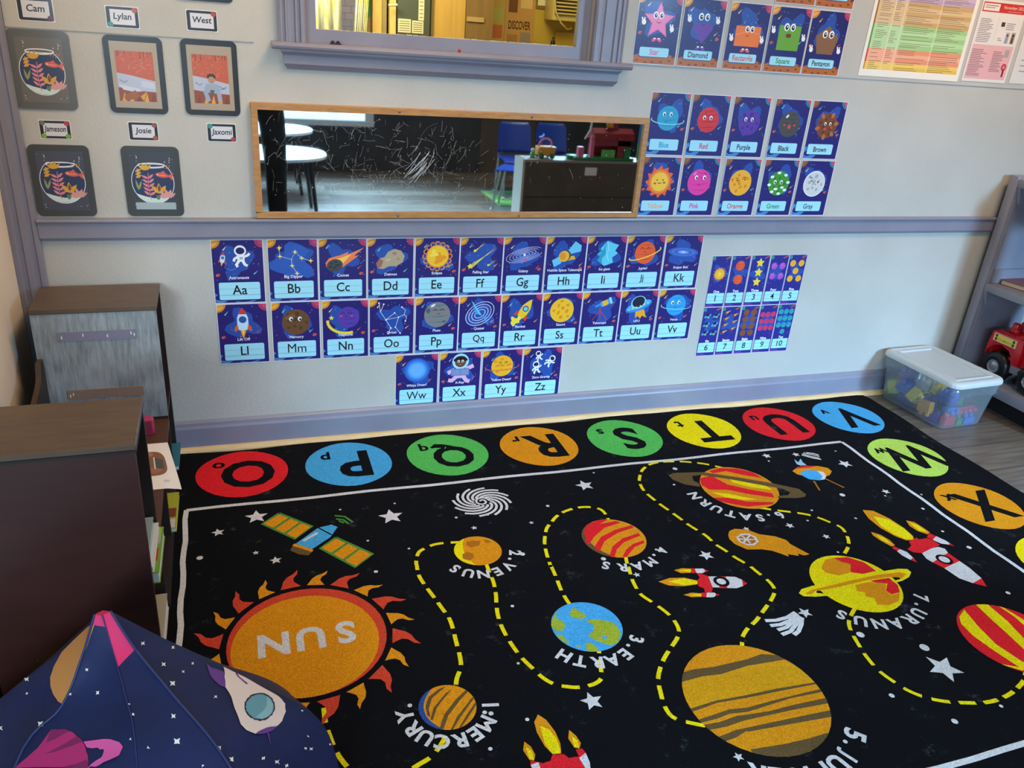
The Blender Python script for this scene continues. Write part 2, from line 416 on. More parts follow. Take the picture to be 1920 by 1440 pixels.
# interior window: casing, sill, apron, sash, glass
w1 = MB()
def casing(a, b):   # x from outer a to inner b
    s = 1 if b > a else -1; W = abs(b-a)
    pr = [(0, 0), (0, -0.018), (0.10, -0.022), (0.16, -0.022), (0.19, -0.015), (0.24, -0.015), (0.27, -0.021), (0.33, -0.021), (0.36, -0.014), (0.60, -0.014), (0.63, -0.021), (0.70, -0.021), (0.73, -0.015), (0.78, -0.015), (0.82, -0.022), (0.95, -0.022), (1.0, -0.016), (1.0, 0)]
    return [(a + s*p*W, q) for p, q in pr]
w1.prism(casing(0.158, 0.238)[::-1], 1.356, 2.45, TRIM, 'z'); w1.prism(casing(1.280, 1.168), 1.356, 2.45, TRIM, 'z')
w1.box((0.158, -0.02, 2.35), (1.28, 0.0, 2.45), TRIM)
w1o = struct(w1, 'window_1')
sill = MB()
nose = [(0.06, 1.357), (0.06, 1.336), (-0.030, 1.336)] + [(-0.034-0.0105*math.cos(R(a)), 1.3465+0.0105*math.sin(R(a))) for a in (-70, -35, 0, 35, 70)] + [(-0.030, 1.357)]
sill.prism(nose, 0.1375, 1.3125, TRIM, 'x')
sill.build('window_sill', w1o)
ap = MB()
def apron_ring(z, y, inset): return [(0.162+inset, 0, z), (0.162+inset, y, z), (1.281-inset, y, z), (1.281-inset, 0, z)]
levels = [(1.336, -0.028, 0.0), (1.330, -0.028, 0.001), (1.322, -0.019, 0.006), (1.319, -0.018, 0.007), (1.298, -0.018, 0.008), (1.296, -0.021, 0.008), (1.290, -0.016, 0.012), (1.284, -0.010, 0.017), (1.280, -0.008, 0.018)]
vs = []
for L_ in levels: vs += apron_ring(*L_)
fs = []
for i in range(len(levels)-1):
    for k in range(3): fs.append((4*i+k, 4*i+k+1, 4*i+k+5, 4*i+k+4))
fs.append((4*(len(levels)-1), 4*(len(levels)-1)+1, 4*(len(levels)-1)+2, 4*(len(levels)-1)+3))
ap.add(vs, fs, TRIM); ap.build('window_apron', w1o)
sa = MB()
sa.box((0.238, 0.030, 1.357), (0.272, 0.055, 2.35), TRIM); sa.box((1.128, 0.030, 1.357), (1.168, 0.055, 2.35), TRIM)
sa.box((0.272, 0.030, 1.357), (1.128, 0.055, 1.3955), TRIM)
sa.box((0.236, 0.0, 1.36), (0.2375, 0.1, 2.35), TRIM)
sa.build('sash', w1o)
wg = MB(); wg.box((0.272, 0.042, 1.3955), (1.128, 0.046, 2.35), PANE); wg.build('glass', w1o)
wd = MB(); 
for k in range(40):
    x = 0.275 + k*0.0213; wd.box((x, 0.0415, 1.3950), (x+0.016+random.random()*0.008, 0.0425, 1.3962+random.random()*0.0018), mat('old_putty', 'd9c9a0', 0.7))
wd.build('putty_line', w1o)

# small things on the sill
clip = thing('hair_clip', 'small black hair clip lying on the grey window sill', 'hair clip', (0.325, -0.006, 1.357))
BLACKP = mat('black_plastic', '0e0e10', 0.35)
b = MB(); b.box((-0.016, -0.006, 0.0), (0.018, 0.006, 0.003), BLACKP); b.build('spring_bar', clip, bevel=0.001)
for sx in (-0.008, 0.008):
    b = MB(); b.prism([(sx-0.0085, 0.001), (sx+0.0075, 0.002), (sx+0.005, 0.007), (sx+0.001, 0.011), (sx-0.003, 0.010), (sx-0.006, 0.006)], -0.004, 0.004, BLACKP, 'y'); b.build('jaw', clip)
b = MB(); b.ball((0.716, 0.004, 1.3625), 0.005, mat('red_bead', 'c22a3a', 0.3), 10); b.ball((0.719, 0.003, 1.360), 0.003, mat('red_bead', 'c22a3a', 0.3), 8)
tag(b.build('bead'), 'tiny red bead on the grey window sill', 'bead')

# ------------------------------------------------------------------ the neighbouring room seen through the interior window
YW = noise_tint(mat('yellow_wall', 'b39a3c', 0.6), 'ab9236', 'bda445', nscale=3)
n_ = MB(); n_.box((-0.6, 0.1, 0), (-0.55, 2.6, 2.75), YW); struct(n_, 'wall_beyond_left')
n_ = MB(); n_.box((-0.6, 2.6, 0), (3.2, 2.7, 2.75), YW); struct(n_, 'wall_beyond')
n_ = MB(); n_.box((3.15, 0.1, 0), (3.2, 2.6, 2.75), YW); struct(n_, 'wall_beyond_right')
n_ = MB(); n_.box((-0.6, 0.1, -0.05), (3.2, 2.7, 0), FLOORM); struct(n_, 'floor_beyond')
n_ = MB(); n_.box((-0.6, 0.12, 2.75), (3.2, 2.7, 2.8), CEILM); struct(n_, 'ceiling_beyond')
# two curtains with brick between them, brightened by an added light
BRICK = mat('brown_brick', '7d6250', 0.8)
def brick_nodes(m):
    n, l, b_ = nodes(m); tc = n.new('ShaderNodeTexCoord'); br = n.new('ShaderNodeTexBrick'); br.inputs['Scale'].default_value = 7
    br.inputs['Color1'].default_value = (*lin('80634f'), 1); br.inputs['Color2'].default_value = (*lin('6b5242'), 1); br.inputs['Mortar'].default_value = (*lin('4a3b30'), 1)
    mp = n.new('ShaderNodeMapping'); mp.inputs['Rotation'].default_value = (R(90), 0, 0); l.new(tc.outputs['Object'], mp.inputs[0]); l.new(mp.outputs[0], br.inputs['Vector']); l.new(br.outputs[0], b_.inputs['Base Color'])
brick_nodes(BRICK)
b = MB(); b.box((0.30, 2.45, 0), (0.98, 2.595, 2.4), BRICK); tag(b.build('chimney_breast'), 'brown brick pier between two bright curtains beyond the interior window', 'brick pier')
CURT = noise_tint(mat('yellow_printed_curtain', 'e9df7a', 0.8, emit=0.0), 'f6f3cf', 'd9c93e', scale=(30, 1, 6), nscale=3, detail=5)
_n, _l, _b = nodes(CURT)
_b.inputs['Emission Strength'].default_value = 0.0
def curtain(name, x0, x1, lean, label):
    mb = MB(); N = 24
    top = [(x0 + (x1-x0)*i/N, 2.15 + 0.03*math.sin(i*1.9)) for i in range(N+1)]
    vs = [(x+lean, y, 2.3) for x, y in top] + [(x, y, 0.9) for x, y in top] + [(x+lean, y+0.012, 2.3) for x, y in top] + [(x, y+0.012, 0.9) for x, y in top]
    k = N+1
    fs = [(i, i+1, k+i+1, k+i) for i in range(N)] + [(2*k+i+1, 2*k+i, 3*k+i, 3*k+i+1) for i in range(N)] + [(k+i, k+i+1, 3*k+i+1, 3*k+i) for i in range(N)]
    mb.add(vs, fs, CURT, True)
    return tag(mb.build(name), label, 'curtain', 'sunlit curtains in the next room')
curtain('curtain', 0.22, 0.625, 0.0, 'wide sunlit yellow curtain at the left end of the interior window view')
curtain('curtain', 0.655, 0.725, 0.10, 'narrow sunlit pale curtain right of the brick pier')
area('curtain_sun_fill', (0.45, 1.55, 1.9), (0.5, 2.2, 1.4), 0.5, 0.3, 26, (1.0, 0.93, 0.6))  # added light standing in for sun on the curtains
b = MB(); b.box((0.752, 2.3, 1.42), (0.80, 2.33, 1.62), mat('green_board', '2f9a58', 0.5)); b.box((0.752, 2.305, 0.0), (0.80, 2.325, 1.42), mat('tan_slats', 'b8985a', 0.6)); tag(b.build('toy_board'), 'green topped slatted board beside the narrow curtain', 'board')
TANW = wood('tan_timber', 'b5924f', 'c4a362', (20, 20, 2), 0.5)
b = MB(); b.box((0.805, 2.25, 0), (0.855, 2.33, 2.3), TANW); b.box((0.855, 2.26, 0), (0.885, 2.32, 2.3), mat('olive_post', '837445', 0.6)); tag(b.build('door_frame'), 'tan timber door frame standing beyond the interior window', 'door frame')
t = thing('door_leaf', 'tan half-open door with brass rod, seen through the interior window', 'door', (0.905, 2.16, 0))
b = MB(); b.box((-0.012, 0.045, 0), (0.022, 0.085, 2.2), TANW); b.build('stile', t)
b = MB(); b.tube([(-0.03, -0.012, 1.485), (0.018, -0.012, 1.49)], 0.007, mat('pale_brass', 'd9c68a', 0.4)); b.build('rod', t)
t = thing('chalkboard', 'dark green chalkboard with small pinned sheets beyond the interior window', 'chalkboard', (0.935, 2.2, 0))
b = MB(); b.box((0, 0, 0.0), (0.185, 0.02, 2.2), mat('slate', '3a4238', 0.6)); b.build('board', t)
for i, (x, z, w_, h_) in enumerate(((0.004, 1.352, 0.072, 0.07), (0.083, 1.352, 0.065, 0.065), (0.118, 1.42, 0.032, 0.115))):
    b = MB(); b.box((x, -0.003, z), (x+w_, 0, z+h_), mat('pinned_sheet', 'b9b294', 0.7)); a = Art(b, (x, -0.003, z), (1, 0, 0), (0, 0, 1), (0, -1, 0), 1.0)
    for q in range(5): a.rect(0.006, h_*(0.12+q*0.17), w_-0.006, h_*(0.12+q*0.17)+0.004, '5c5a48')
    b.build('pinned_sheet', t)
t = thing('cupboard', 'brown wooden cupboard in the next room behind the interior window', 'cupboard', (1.128, 2.1, 0))
b = MB(); b.box((0, 0.03, 0), (0.34, 0.45, 2.2), wood('cupboard_side', '6d5632', '7a623b', (8, 8, 1), 0.5)); b.build('body', t)
b = MB(); b.box((0, 0.0, 0.05), (0.17, 0.03, 2.15), wood('cupboard_door_tan', 'a3803f', 'b08d49', (10, 10, 1), 0.4)); b.build('door', t)
b = MB(); b.box((0.172, 0.005, 0.05), (0.335, 0.03, 2.15), wood('cupboard_door_dark', '6b5230', '785e38', (10, 10, 1), 0.4)); b.build('door', t)
b = MB(); b.box((0.18, -0.002, 1.435), (0.28, 0.004, 1.46), mat('tan_label', '9c8150', 0.6)); b.build('label_strip', t)
# posters on the yellow wall beyond
def wallposter(name, x0, z0, x1, z1, col, label, fn):
    mb = MB(); y = 2.594; mb.box((x0, y, z0), (x1, y+0.006, z1), ink(col)); a = Art(mb, (x0, y, z0), (1, 0, 0), (0, 0, 1), (0, -1, 0), 1.0, step=3e-4); fn(a, x1-x0, z1-z0)
    tag(mb.build(name), label, 'poster', 'posters in the next room')
def pf1(a, w, h):
    for i, c in enumerate(('c9953f', 'b86a45', 'a8a860', 'b59a55', '8f9a6a')): a.rect(0.01, h*(0.1+0.17*i), w-0.01, h*(0.24+0.17*i), c)
def pf2(a, w, h):
    a.text('DISCOVER', w/2, h*0.42, 0.05, '3a2a1c', 0.02, maxw=w*0.75); a.rect(w*0.1, h*0.12, w*0.45, h*0.32, 'a07a4a'); a.rect(w*0.55, h*0.05, w*0.9, h*0.35, '8b8479'); a.rect(w*0.1, h*0.55, w*0.4, h*0.7, '6f4a30'); a.rect(w*0.5, h*0.6, w*0.9, h*0.9, 'd1b27a')
wallposter('poster', 1.60, 1.20, 1.686, 1.75, 'b59c5a', 'poster of coloured bands on the wall beyond the cupboard', pf1)
wallposter('poster', 1.690, 1.20, 1.885, 1.75, 'b98f58', 'brown poster with lettering seen beyond the interior window', pf2)
def pf3(a, w, h):
    a.rect(0.01, 0.02, w-0.01, h-0.01, 'd8d2b0')
    for i in range(4):
        x = w*(0.2+0.2*i); a.circ(x, h*0.62, 0.012, '2a241a', 10); a.rect(x-0.008, h*0.25, x+0.008, h*0.58, '2a241a')
wallposter('poster', 1.890, 1.535, 1.985, 1.75, '7a6238', 'small poster of a row of little figures left of the air conditioner', pf3)
t = thing('air_conditioner', 'cream window air conditioner with louvred front in the next room', 'air conditioner', (1.945, 2.592, 1.475))
CREAMP = mat('cream_plastic', 'c9b76f', 0.5)
b = MB(); b.box((0, -0.16, 0), (0.21, 0.0, 0.36), CREAMP); b.build('housing', t, bevel=0.01)
b = MB(); b.box((0.012, -0.166, 0.035), (0.155, -0.161, 0.34), mat('grille_dark', '4f4426', 0.6))
for i in range(14): b.box((0.012, -0.176, 0.038+i*0.02), (0.155, -0.166, 0.046+i*0.02), CREAMP)
b.build('grille', t)
b = MB(); b.tube([(-0.004, -0.182, 0.12), (0.01, -0.184, 0.05), (0.05, -0.182, -0.01), (0.10, -0.17, -0.045), (0.15, -0.12, -0.04), (0.16, -0.05, 0.0)], 0.005, CREAMP, 8); b.build('power_cord', t)
b = MB(); b.box((2.03, 2.56, 1.30), (2.24, 2.594, 1.41), YW); tag(b.build('wall_ledge'), 'yellow boxed ledge under the air conditioner', 'ledge')
t = thing('bottle', 'small black bottle standing on the desk in the next room', 'bottle', (1.995, 2.52, 1.30))
b = MB(); b.lathe([(0, 0), (0.014, 0), (0.014, 0.05), (0.007, 0.062), (0.007, 0.078), (0, 0.078)], BLACKP); b.build('flask', t)
b = MB(); b.box((1.62, 2.3, 1.27), (2.7, 2.558, 1.30), TANW); b.box((1.66, 2.32, 0), (1.70, 2.55, 1.27), TANW); b.box((2.62, 2.32, 0), (2.66, 2.55, 1.27), TANW); tag(b.build('counter'), 'tan counter along the wall in the next room', 'counter')

# ------------------------------------------------------------------ low wall mirror
MIR = bpy.data.materials.new('scratched_mirror'); MIR.use_nodes = True
_n, _l, _b = nodes(MIR)
_b.inputs['Base Color'].default_value = (0.80, 0.83, 0.83, 1); _b.inputs['Metallic'].default_value = 1.0; _b.inputs['Roughness'].default_value = 0.02
HAZE = mat('mirror_scratch', 'c9cdcc', 0.6)
mr = thing('wall_mirror', 'long low acrylic wall mirror in an oak frame, scratched, above the chair rail', 'mirror', (0.067, 0, 0.828))
b = MB(); b.box((0.0, -0.020, 0.333), (1.351, 0, 0.353), OAK); b.box((0.0, -0.020, 0.0), (1.351, 0, 0.019), OAK)
b.box((0.0, -0.020, 0.019), (0.020, 0, 0.333), OAK); b.box((1.330, -0.020, 0.019), (1.351, 0, 0.333), OAK); b.build('frame', mr, bevel=0.0015, seg=1)
b = MB(); b.box((0.020, -0.012, 0.019), (1.330, -0.002, 0.333), MIR)
a = Art(b, (0.020, -0.012, 0.019), (1, 0, 0), (0, 0, 1), (0, -1, 0), 1.0, paint=lambda c: HAZE, step=1e-5)
a.hold = True
rg = random.Random(3)
def scratch(cx, cz, L_, ang, w_, bend):
    pts = []
    for q in range(6):
        f = (q/5-0.5)*L_; pts.append((cx+f*math.cos(ang)-bend*(f*f)*math.sin(ang), cz+f*math.sin(ang)+bend*(f*f)*math.cos(ang)))
    if all(0.004 < p[0] < 1.306 and 0.004 < p[1] < 0.31 for p in pts): a.line(pts, w_, 'x')
for k in range(420):
    c = rg.choices([(0.10, 0.2, 0.08), (0.22, 0.22, 0.10), (0.40, 0.18, 0.12), (0.55, 0.15, 0.10), (0.75, 0.17, 0.25)], [2, 3, 4, 4, 1.2])[0]
    scratch(rg.gauss(c[0], c[2]), rg.gauss(c[1], 0.075), rg.uniform(0.005, 0.036)*(2 if rg.random() < .15 else 1), rg.choice([rg.gauss(0.9, 0.4), rg.gauss(2.6, 0.5), rg.gauss(1.5, 0.3)]), rg.uniform(0.00012, 0.00042), rg.uniform(-8, 8))
for k in range(16): scratch(0.50+rg.gauss(0, 0.02), 0.14+rg.gauss(0, 0.02), rg.uniform(0.05, 0.10), rg.gauss(0.85, 0.12), 0.0009, 1.5)
for k in range(90): 
    x, z = rg.uniform(0.02, 1.29), rg.uniform(0.01, 0.30); a.ell(x, z, rg.uniform(.0006, .0016), rg.uniform(.0006, .002), 'x', n=6)
b.build('mirror_pane', mr)
STEEL = mat('steel_screw', '8d8a84', 0.35, metal=0.9)
for x, z in ((0.455, 0.343), (0.905, 0.343), (0.455, 0.009), (0.885, 0.009)):
    b = MB(); b.lathe([(0, 0), (0.0045, 0), (0.0035, -0.0016), (0, -0.0018)], STEEL, (x, -0.020, z), 'y', 12); b.box((x-0.002, -0.0222, z-0.0004), (x+0.002, -0.0217, z+0.0004), BLACKP); b.build('screw', mr)

# ------------------------------------------------------------------ left: bookcase with two end towers and a low bench between
bc = thing('bookcase', 'dark espresso two-tower bookcase with low bench against the cream wall', 'bookcase', (-0.241, 0, 0.008), R(0.9))
D_ = 0.333
def tower(y0, y1, side_m):
    # y0 > y1 ; open towards +x
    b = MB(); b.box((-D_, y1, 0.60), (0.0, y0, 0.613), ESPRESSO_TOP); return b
b = tower(-0.020, -0.236, None); b.box((-D_, -0.236, 0.598), (0.0, -0.0225, 0.600), ESPRESSO_DARK); b.build('tower_top', bc, label='dark top of the tower in the corner, sheen in its colour', bevel=0.002, seg=1)
SIDE = mat('grey_scuffed_side', '6b6e6e', 0.45)  # uneven bluish greys mixed from two noises
_n, _l, _b = nodes(SIDE)
_tc = _n.new('ShaderNodeTexCoord'); _mp = _n.new('ShaderNodeMapping'); _mp.inputs['Scale'].default_value = (9, 1, 1.1); _l.new(_tc.outputs['Object'], _mp.inputs[0])
_t = _n.new('ShaderNodeTexNoise'); _t.inputs['Scale'].default_value = 16; _t.inputs['Detail'].default_value = 8; _l.new(_mp.outputs[0], _t.inputs['Vector'])
_t2 = _n.new('ShaderNodeTexNoise'); _t2.inputs['Scale'].default_value = 9; _t2.inputs['Detail'].default_value = 5; _l.new(_tc.outputs['Object'], _t2.inputs['Vector'])
_mm = _n.new('ShaderNodeMixRGB'); _mm.inputs[0].default_value = 0.5; _l.new(_t.outputs['Fac'], _mm.inputs[1]); _l.new(_t2.outputs['Fac'], _mm.inputs[2])
_r = _n.new('ShaderNodeValToRGB'); _r.color_ramp.elements[0].position = 0.32; _r.color_ramp.elements[1].position = 0.62
_r.color_ramp.elements[0].color = (*lin('686f72'), 1); _r.color_ramp.elements[1].color = (*lin('a3abae'), 1); _l.new(_mm.outputs[0], _r.inputs[0]); _l.new(_r.outputs[0], _b.inputs['Base Color'])
b = MB(); b.box((-D_, -0.2325, 0.0), (-0.002, -0.2205, 0.2475), ESPRESSO); b.box((-D_, -0.2325, 0.2475), (-0.002, -0.2205, 0.598), SIDE); b.build('side_panel', bc, label='grey scuffed side panel of the corner tower with two strips')
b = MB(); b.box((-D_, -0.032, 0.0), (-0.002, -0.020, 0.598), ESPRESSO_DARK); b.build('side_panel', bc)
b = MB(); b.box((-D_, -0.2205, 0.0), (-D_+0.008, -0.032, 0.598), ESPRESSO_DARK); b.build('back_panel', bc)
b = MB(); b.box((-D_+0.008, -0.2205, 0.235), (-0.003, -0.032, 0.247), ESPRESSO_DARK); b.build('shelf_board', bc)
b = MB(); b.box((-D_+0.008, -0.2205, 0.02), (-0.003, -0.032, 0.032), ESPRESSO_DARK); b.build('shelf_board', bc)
# two glued strips with pale staple marks on the side panel
for z0, z1, c, marks in ((0.513, 0.541, '7d7a8c', (0.008, 0.064, 0.128, 0.192, 0.20)), (0.326, 0.356, '8d7464', (0.006, 0.014))):
    b = MB(); b.box((-0.270, -0.2345, z0), (-0.062, -0.2325, z1), noise_tint(mat('strip_'+c, c, 0.6), c, c, nscale=9))
    for k, mx in enumerate(marks): b.box((-0.270+mx, -0.2350, z0+0.008+(k % 2)*0.005), (-0.267+mx, -0.2345, z0+0.017+(k % 2)*0.005), mat('pale_staple', 'e6e4e2', 0.4))
    b.build('strip', bc, label='grey lilac strip near the top' if z0 > .5 else 'brown strip lower down')
# front tower
b = MB(); b.box((-D_, -1.100, 0.600), (0.001, -0.868, 0.613), ESPRESSO_TOP); b.build('tower_top', bc, label='tan top of the nearer tower, sheen in its colour', bevel=0.0015, seg=1)
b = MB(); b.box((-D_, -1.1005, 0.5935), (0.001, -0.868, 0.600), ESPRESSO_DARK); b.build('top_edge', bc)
FRONTSIDE = wood('reddish_espresso', '3a1c18', '42211d', (2, 1, 12), 0.42)
b = MB(); b.box((-D_, -1.098, 0.0), (-0.002, -1.083, 0.5935), FRONTSIDE); b.build('side_panel', bc)
for x, z in ((-0.252, 0.095), (-0.075, 0.108)):
    b = MB(); b.lathe([(0, 0), (0.006, 0), (0.005, -0.0012), (0, -0.0014)], ESPRESSO, (x, -1.098, z), 'y', 14); b.build('screw_cap', bc)
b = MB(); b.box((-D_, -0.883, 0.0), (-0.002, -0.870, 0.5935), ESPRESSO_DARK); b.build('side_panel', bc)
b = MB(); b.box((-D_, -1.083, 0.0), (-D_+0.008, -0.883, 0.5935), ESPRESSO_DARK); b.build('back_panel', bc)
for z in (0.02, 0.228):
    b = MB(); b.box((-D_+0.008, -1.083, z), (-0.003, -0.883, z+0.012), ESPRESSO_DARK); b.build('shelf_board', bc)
# bench
b = MB(); b.box((-D_, -0.870, 0.225), (0.0, -0.2325, 0.238), wood('bench_brown', '4a2d1c', '54341f', (2, 14, 2), 0.45)); b.build('bench_seat', bc)
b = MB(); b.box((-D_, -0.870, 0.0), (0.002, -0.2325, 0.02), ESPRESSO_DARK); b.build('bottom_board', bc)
b = MB(); b.box((-D_+0.008, -0.558, 0.02), (-0.003, -0.546, 0.225), ESPRESSO); b.build('divider', bc)
BACKE = wood('bench_back', '3a2a1f', '4a3829', (6, 6, 1), 0.45)
prof = [(-0.2325, 0.238), (-0.2325, 0.462), (-0.262, 0.462), (-0.275, 0.452), (-0.288, 0.430), (-0.300, 0.418), (-0.330, 0.410), (-0.42, 0.392), (-0.55, 0.385), (-0.68, 0.392), (-0.77, 0.410), (-0.80, 0.418), (-0.812, 0.430), (-0.825, 0.452), (-0.84, 0.462), (-0.868, 0.462), (-0.868, 0.238)]
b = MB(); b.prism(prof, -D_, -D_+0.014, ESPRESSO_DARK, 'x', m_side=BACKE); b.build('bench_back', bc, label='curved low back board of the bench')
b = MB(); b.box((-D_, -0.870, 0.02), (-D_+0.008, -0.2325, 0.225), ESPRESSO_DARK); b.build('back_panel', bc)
# ------------------------------------------------------------------ things in the bookcase
PAGE = mat('page_block', 'd8d2c4', 0.8)
def book(name, label, x0, x1, y, th, z0, h, cover, art=None, tilt=0.0, group=None):
    t = thing(name, label, 'book', (x1, y, z0), tilt, group)
    c = mat('cover_' + cover, cover, 0.4)
    b = MB(); b.box((-(x1-x0), 0, 0), (0, 0.0015, h), c); b.box((-(x1-x0), th-0.0015, 0), (0, th, h), c); b.box((-(x1-x0), 0, 0), (-(x1-x0)+0.0015, th, h), c)
    if art: art(Art(b, (-(x1-x0), 0, 0), (1, 0, 0), (0, 0, 1), (0, -1, 0), 1.0), x1-x0, h)
    b.build('cover', t)
    b = MB(); b.box((-(x1-x0)+0.0015, 0.0016, 0.003), (-0.003, th-0.0016, h-0.003), PAGE); b.build('pages', t)
    return t
def art_green(a, w, h):
    a.rect(0.01, h*0.82, w-0.004, h-0.004, '8fb23c'); a.rect(w*0.3, h*0.55, w*0.95, h*0.8, '9a9a94'); a.rect(w*0.35, h*0.22, w*0.95, h*0.5, 'a52a2a'); a.line([(w*0.5, h*0.75), (w*0.65, h*0.65), (w*0.8, h*0.74)], 0.006, '3c4a28'); a.circ(w*0.7, h*0.58, 0.012, 'b06a30')
    a.text('STORIES', w*0.62, h*0.36, 0.02, 'd9b0a0', 0.02, maxw=w*0.5) if False else None
def art_yellow(a, w, h):
    a.rect(w*0.3, h*0.25, w*0.95, h*0.55, '7a3f22'); a.rect(w*0.3, 0.004, w*0.95, h*0.2, 'c9c6bb'); a.rect(w*0.3, h*0.8, w*0.95, h*0.97, 'a7ad37')
def flat_book(label, x1, y0, y1, z0, z1, w, cover, art=None, rz=0.0, group='books lying in the bookcase'):
    t = thing('book', label, 'book', (x1, y0, z0), rz, group); c = mat('cover_' + cover, cover, 0.4); d = y1-y0; h = z1-z0
    b = MB(); b.box((-w, 0, 0), (0, d, 0.0015), c); b.box((-w, 0, h-0.0015), (0, d, h), c); b.box((-w, 0, 0), (-w+0.0015, d, h), c)
    if art: art(Art(b, (0, 0, h), (0, 1, 0), (-1, 0, 0), (0, 0, 1), 1.0), d, w)
    b.build('cover', t)
    b = MB(); b.box((-w+0.0016, 0.003, 0.0016), (-0.002, d-0.003, h-0.0016), PAGE); b.build('pages', t)
def art_green(a, w, h):
    a.rect(w*.80, .004, w-.004, h-.004, '8fb23c'); a.rect(w*.62, .004, w*.80, h*.5, '9a9a94'); a.rect(w*.24, .006, w*.52, h*.4, 'a52a2a'); a.circ(w*.60, .02, .008, 'b06a30'); a.line([(w*.66, .01), (w*.72, .022), (w*.78, .012)], .005, '3c4a28')
def art_yellow(a, w, h):
    a.rect(w*.30, .004, w*.55, h*.6, '7a3f22'); a.rect(.004, .004, w*.25, h*.6, 'c9c6bb')
flat_book('green picture book with red panel at the bottom of the stack in the near tower', -0.214, -1.072, -0.889, 0.2485, 0.278, 0.16, '6c9a2e', art_green)
flat_book('white thin book in the middle of the stack in the near tower', -0.224, -1.070, -0.890, 0.2782, 0.292, 0.15, 'c4c8c4')
flat_book('grey hardcover book on top of the stack in the near tower', -0.234, -1.068, -0.891, 0.2922, 0.310, 0.15, '8fa3a6')
flat_book('yellow picture book lying on the floor board under the bench', -0.222, -0.545, -0.345, 0.0285, 0.042, 0.14, 'a5a62e', art_yellow)
flat_book('teal book lying at the foot of the corner tower', -0.228, -0.205, -0.045, 0.0405, 0.056, 0.12, '2f6f84')
flat_book('beige book lying at the foot of the near tower', -0.224, -1.070, -0.900, 0.0405, 0.085, 0.13, 'a89f88')
# pink rounded tablet case lying on the bench by the tower
t = thing('tablet_case', 'pink rounded case edge showing on the bench behind the near tower', 'case', (-0.305, -0.33, 0.246), R(8))
b = MB(); b.prism([(-0.05, 0), (0.028, 0), (0.034, 0.006), (0.034, 0.050), (0.028, 0.056), (-0.05, 0.056)], -0.012, 0.012, mat('pink_case', 'b0305a', 0.4), 'y'); b.build('shell', t, bevel=0.004)
b = MB(); b.box((-0.045, -0.0135, 0.008), (0.026, -0.0122, 0.048), mat('pink_case_inner', '7c1f3c', 0.5)); b.build('inset', t)
# paper with a brown printed picture lying over the bench edge
pp = MB(); N = 14
O_ = Vector((-0.345, -0.395, 0.0)); PW, PL = 0.155, 0.30
def paper_pt(u, v):   # u towards the room, v towards the camera
    x = -0.395 + u*(0.162 + 0.014*v) + v*0.034; y = -0.398 - v*0.262 + u*0.0
    z = 0.2485 + 0.004*math.sin(v*3) - 0.035*max(0, u-0.80)*v - 0.01*max(0, v-0.85)
    return (x, y, z)
WHITEP = mat('white_paper', 'e8e4e0', 0.7)
vs = [paper_pt(i/N, j/N) for j in range(N+1) for i in range(N+1)]
k = N+1
pp.add(vs + [(p[0], p[1], p[2]-0.0006) for p in vs], [(j*k+i, (j+1)*k+i, (j+1)*k+i+1, j*k+i+1) for j in range(N) for i in range(N)] + [(k*k+j*k+i, k*k+j*k+i+1, k*k+(j+1)*k+i+1, k*k+(j+1)*k+i) for j in range(N) for i in range(N)], WHITEP, True)
def on_paper(poly, col, lift):
    bm = bmesh.new(); f = bm.faces.new([bm.verts.new((p[0], p[1], 0)) for p in poly])
    for q in range(1, N):
        for nrm in ((1, 0, 0), (0, 1, 0)):
            bmesh.ops.bisect_plane(bm, geom=bm.verts[:]+bm.edges[:]+bm.faces[:], plane_co=(q/N, q/N, 0), plane_no=nrm)
    bm.verts.index_update()
    pp.add([(lambda c: (c[0], c[1], c[2]+lift))(paper_pt(v.co.x, v.co.y)) for v in bm.verts], [tuple(v.index for v in f.verts) for f in bm.faces], ink(col)); bm.free()
def ellp(cx, cy, rx, ry, n=20, p=2.0): 
    out = []
    for i in range(n):
        a = 2*math.pi*i/n; c_, s_ = math.cos(a), math.sin(a)
        out.append((cx+rx*math.copysign(abs(c_)**(2/p), c_), cy+ry*math.copysign(abs(s_)**(2/p), s_)))
    return out
on_paper(ellp(0.64, 0.48, 0.24, 0.27, 28, 3.2), '8a5a42', 4e-4); on_paper(ellp(0.58, 0.28, 0.13, 0.06), 'b07c5e', 6e-4); on_paper(ellp(0.62, 0.64, 0.17, 0.06), '9c6a52', 6e-4)
on_paper([(0.72, 0.36), (0.84, 0.42), (0.83, 0.62), (0.70, 0.60)], '4b544c', 7e-4); on_paper([(0.70, 0.35), (0.72, 0.35), (0.70, 0.62), (0.68, 0.60)], 'e0dcd0', 8e-4)
on_paper([(0.42, 0.85), (0.47, 0.80), (0.50, 0.90), (0.44, 0.93)], '6a3a40', 6e-4); on_paper(ellp(0.82, 0.86, 0.05, 0.02), 'cfccd0', 6e-4)
tag(pp.build('picture_sheet'), 'white paper sheet with a brown picture hanging over the bench edge', 'paper')

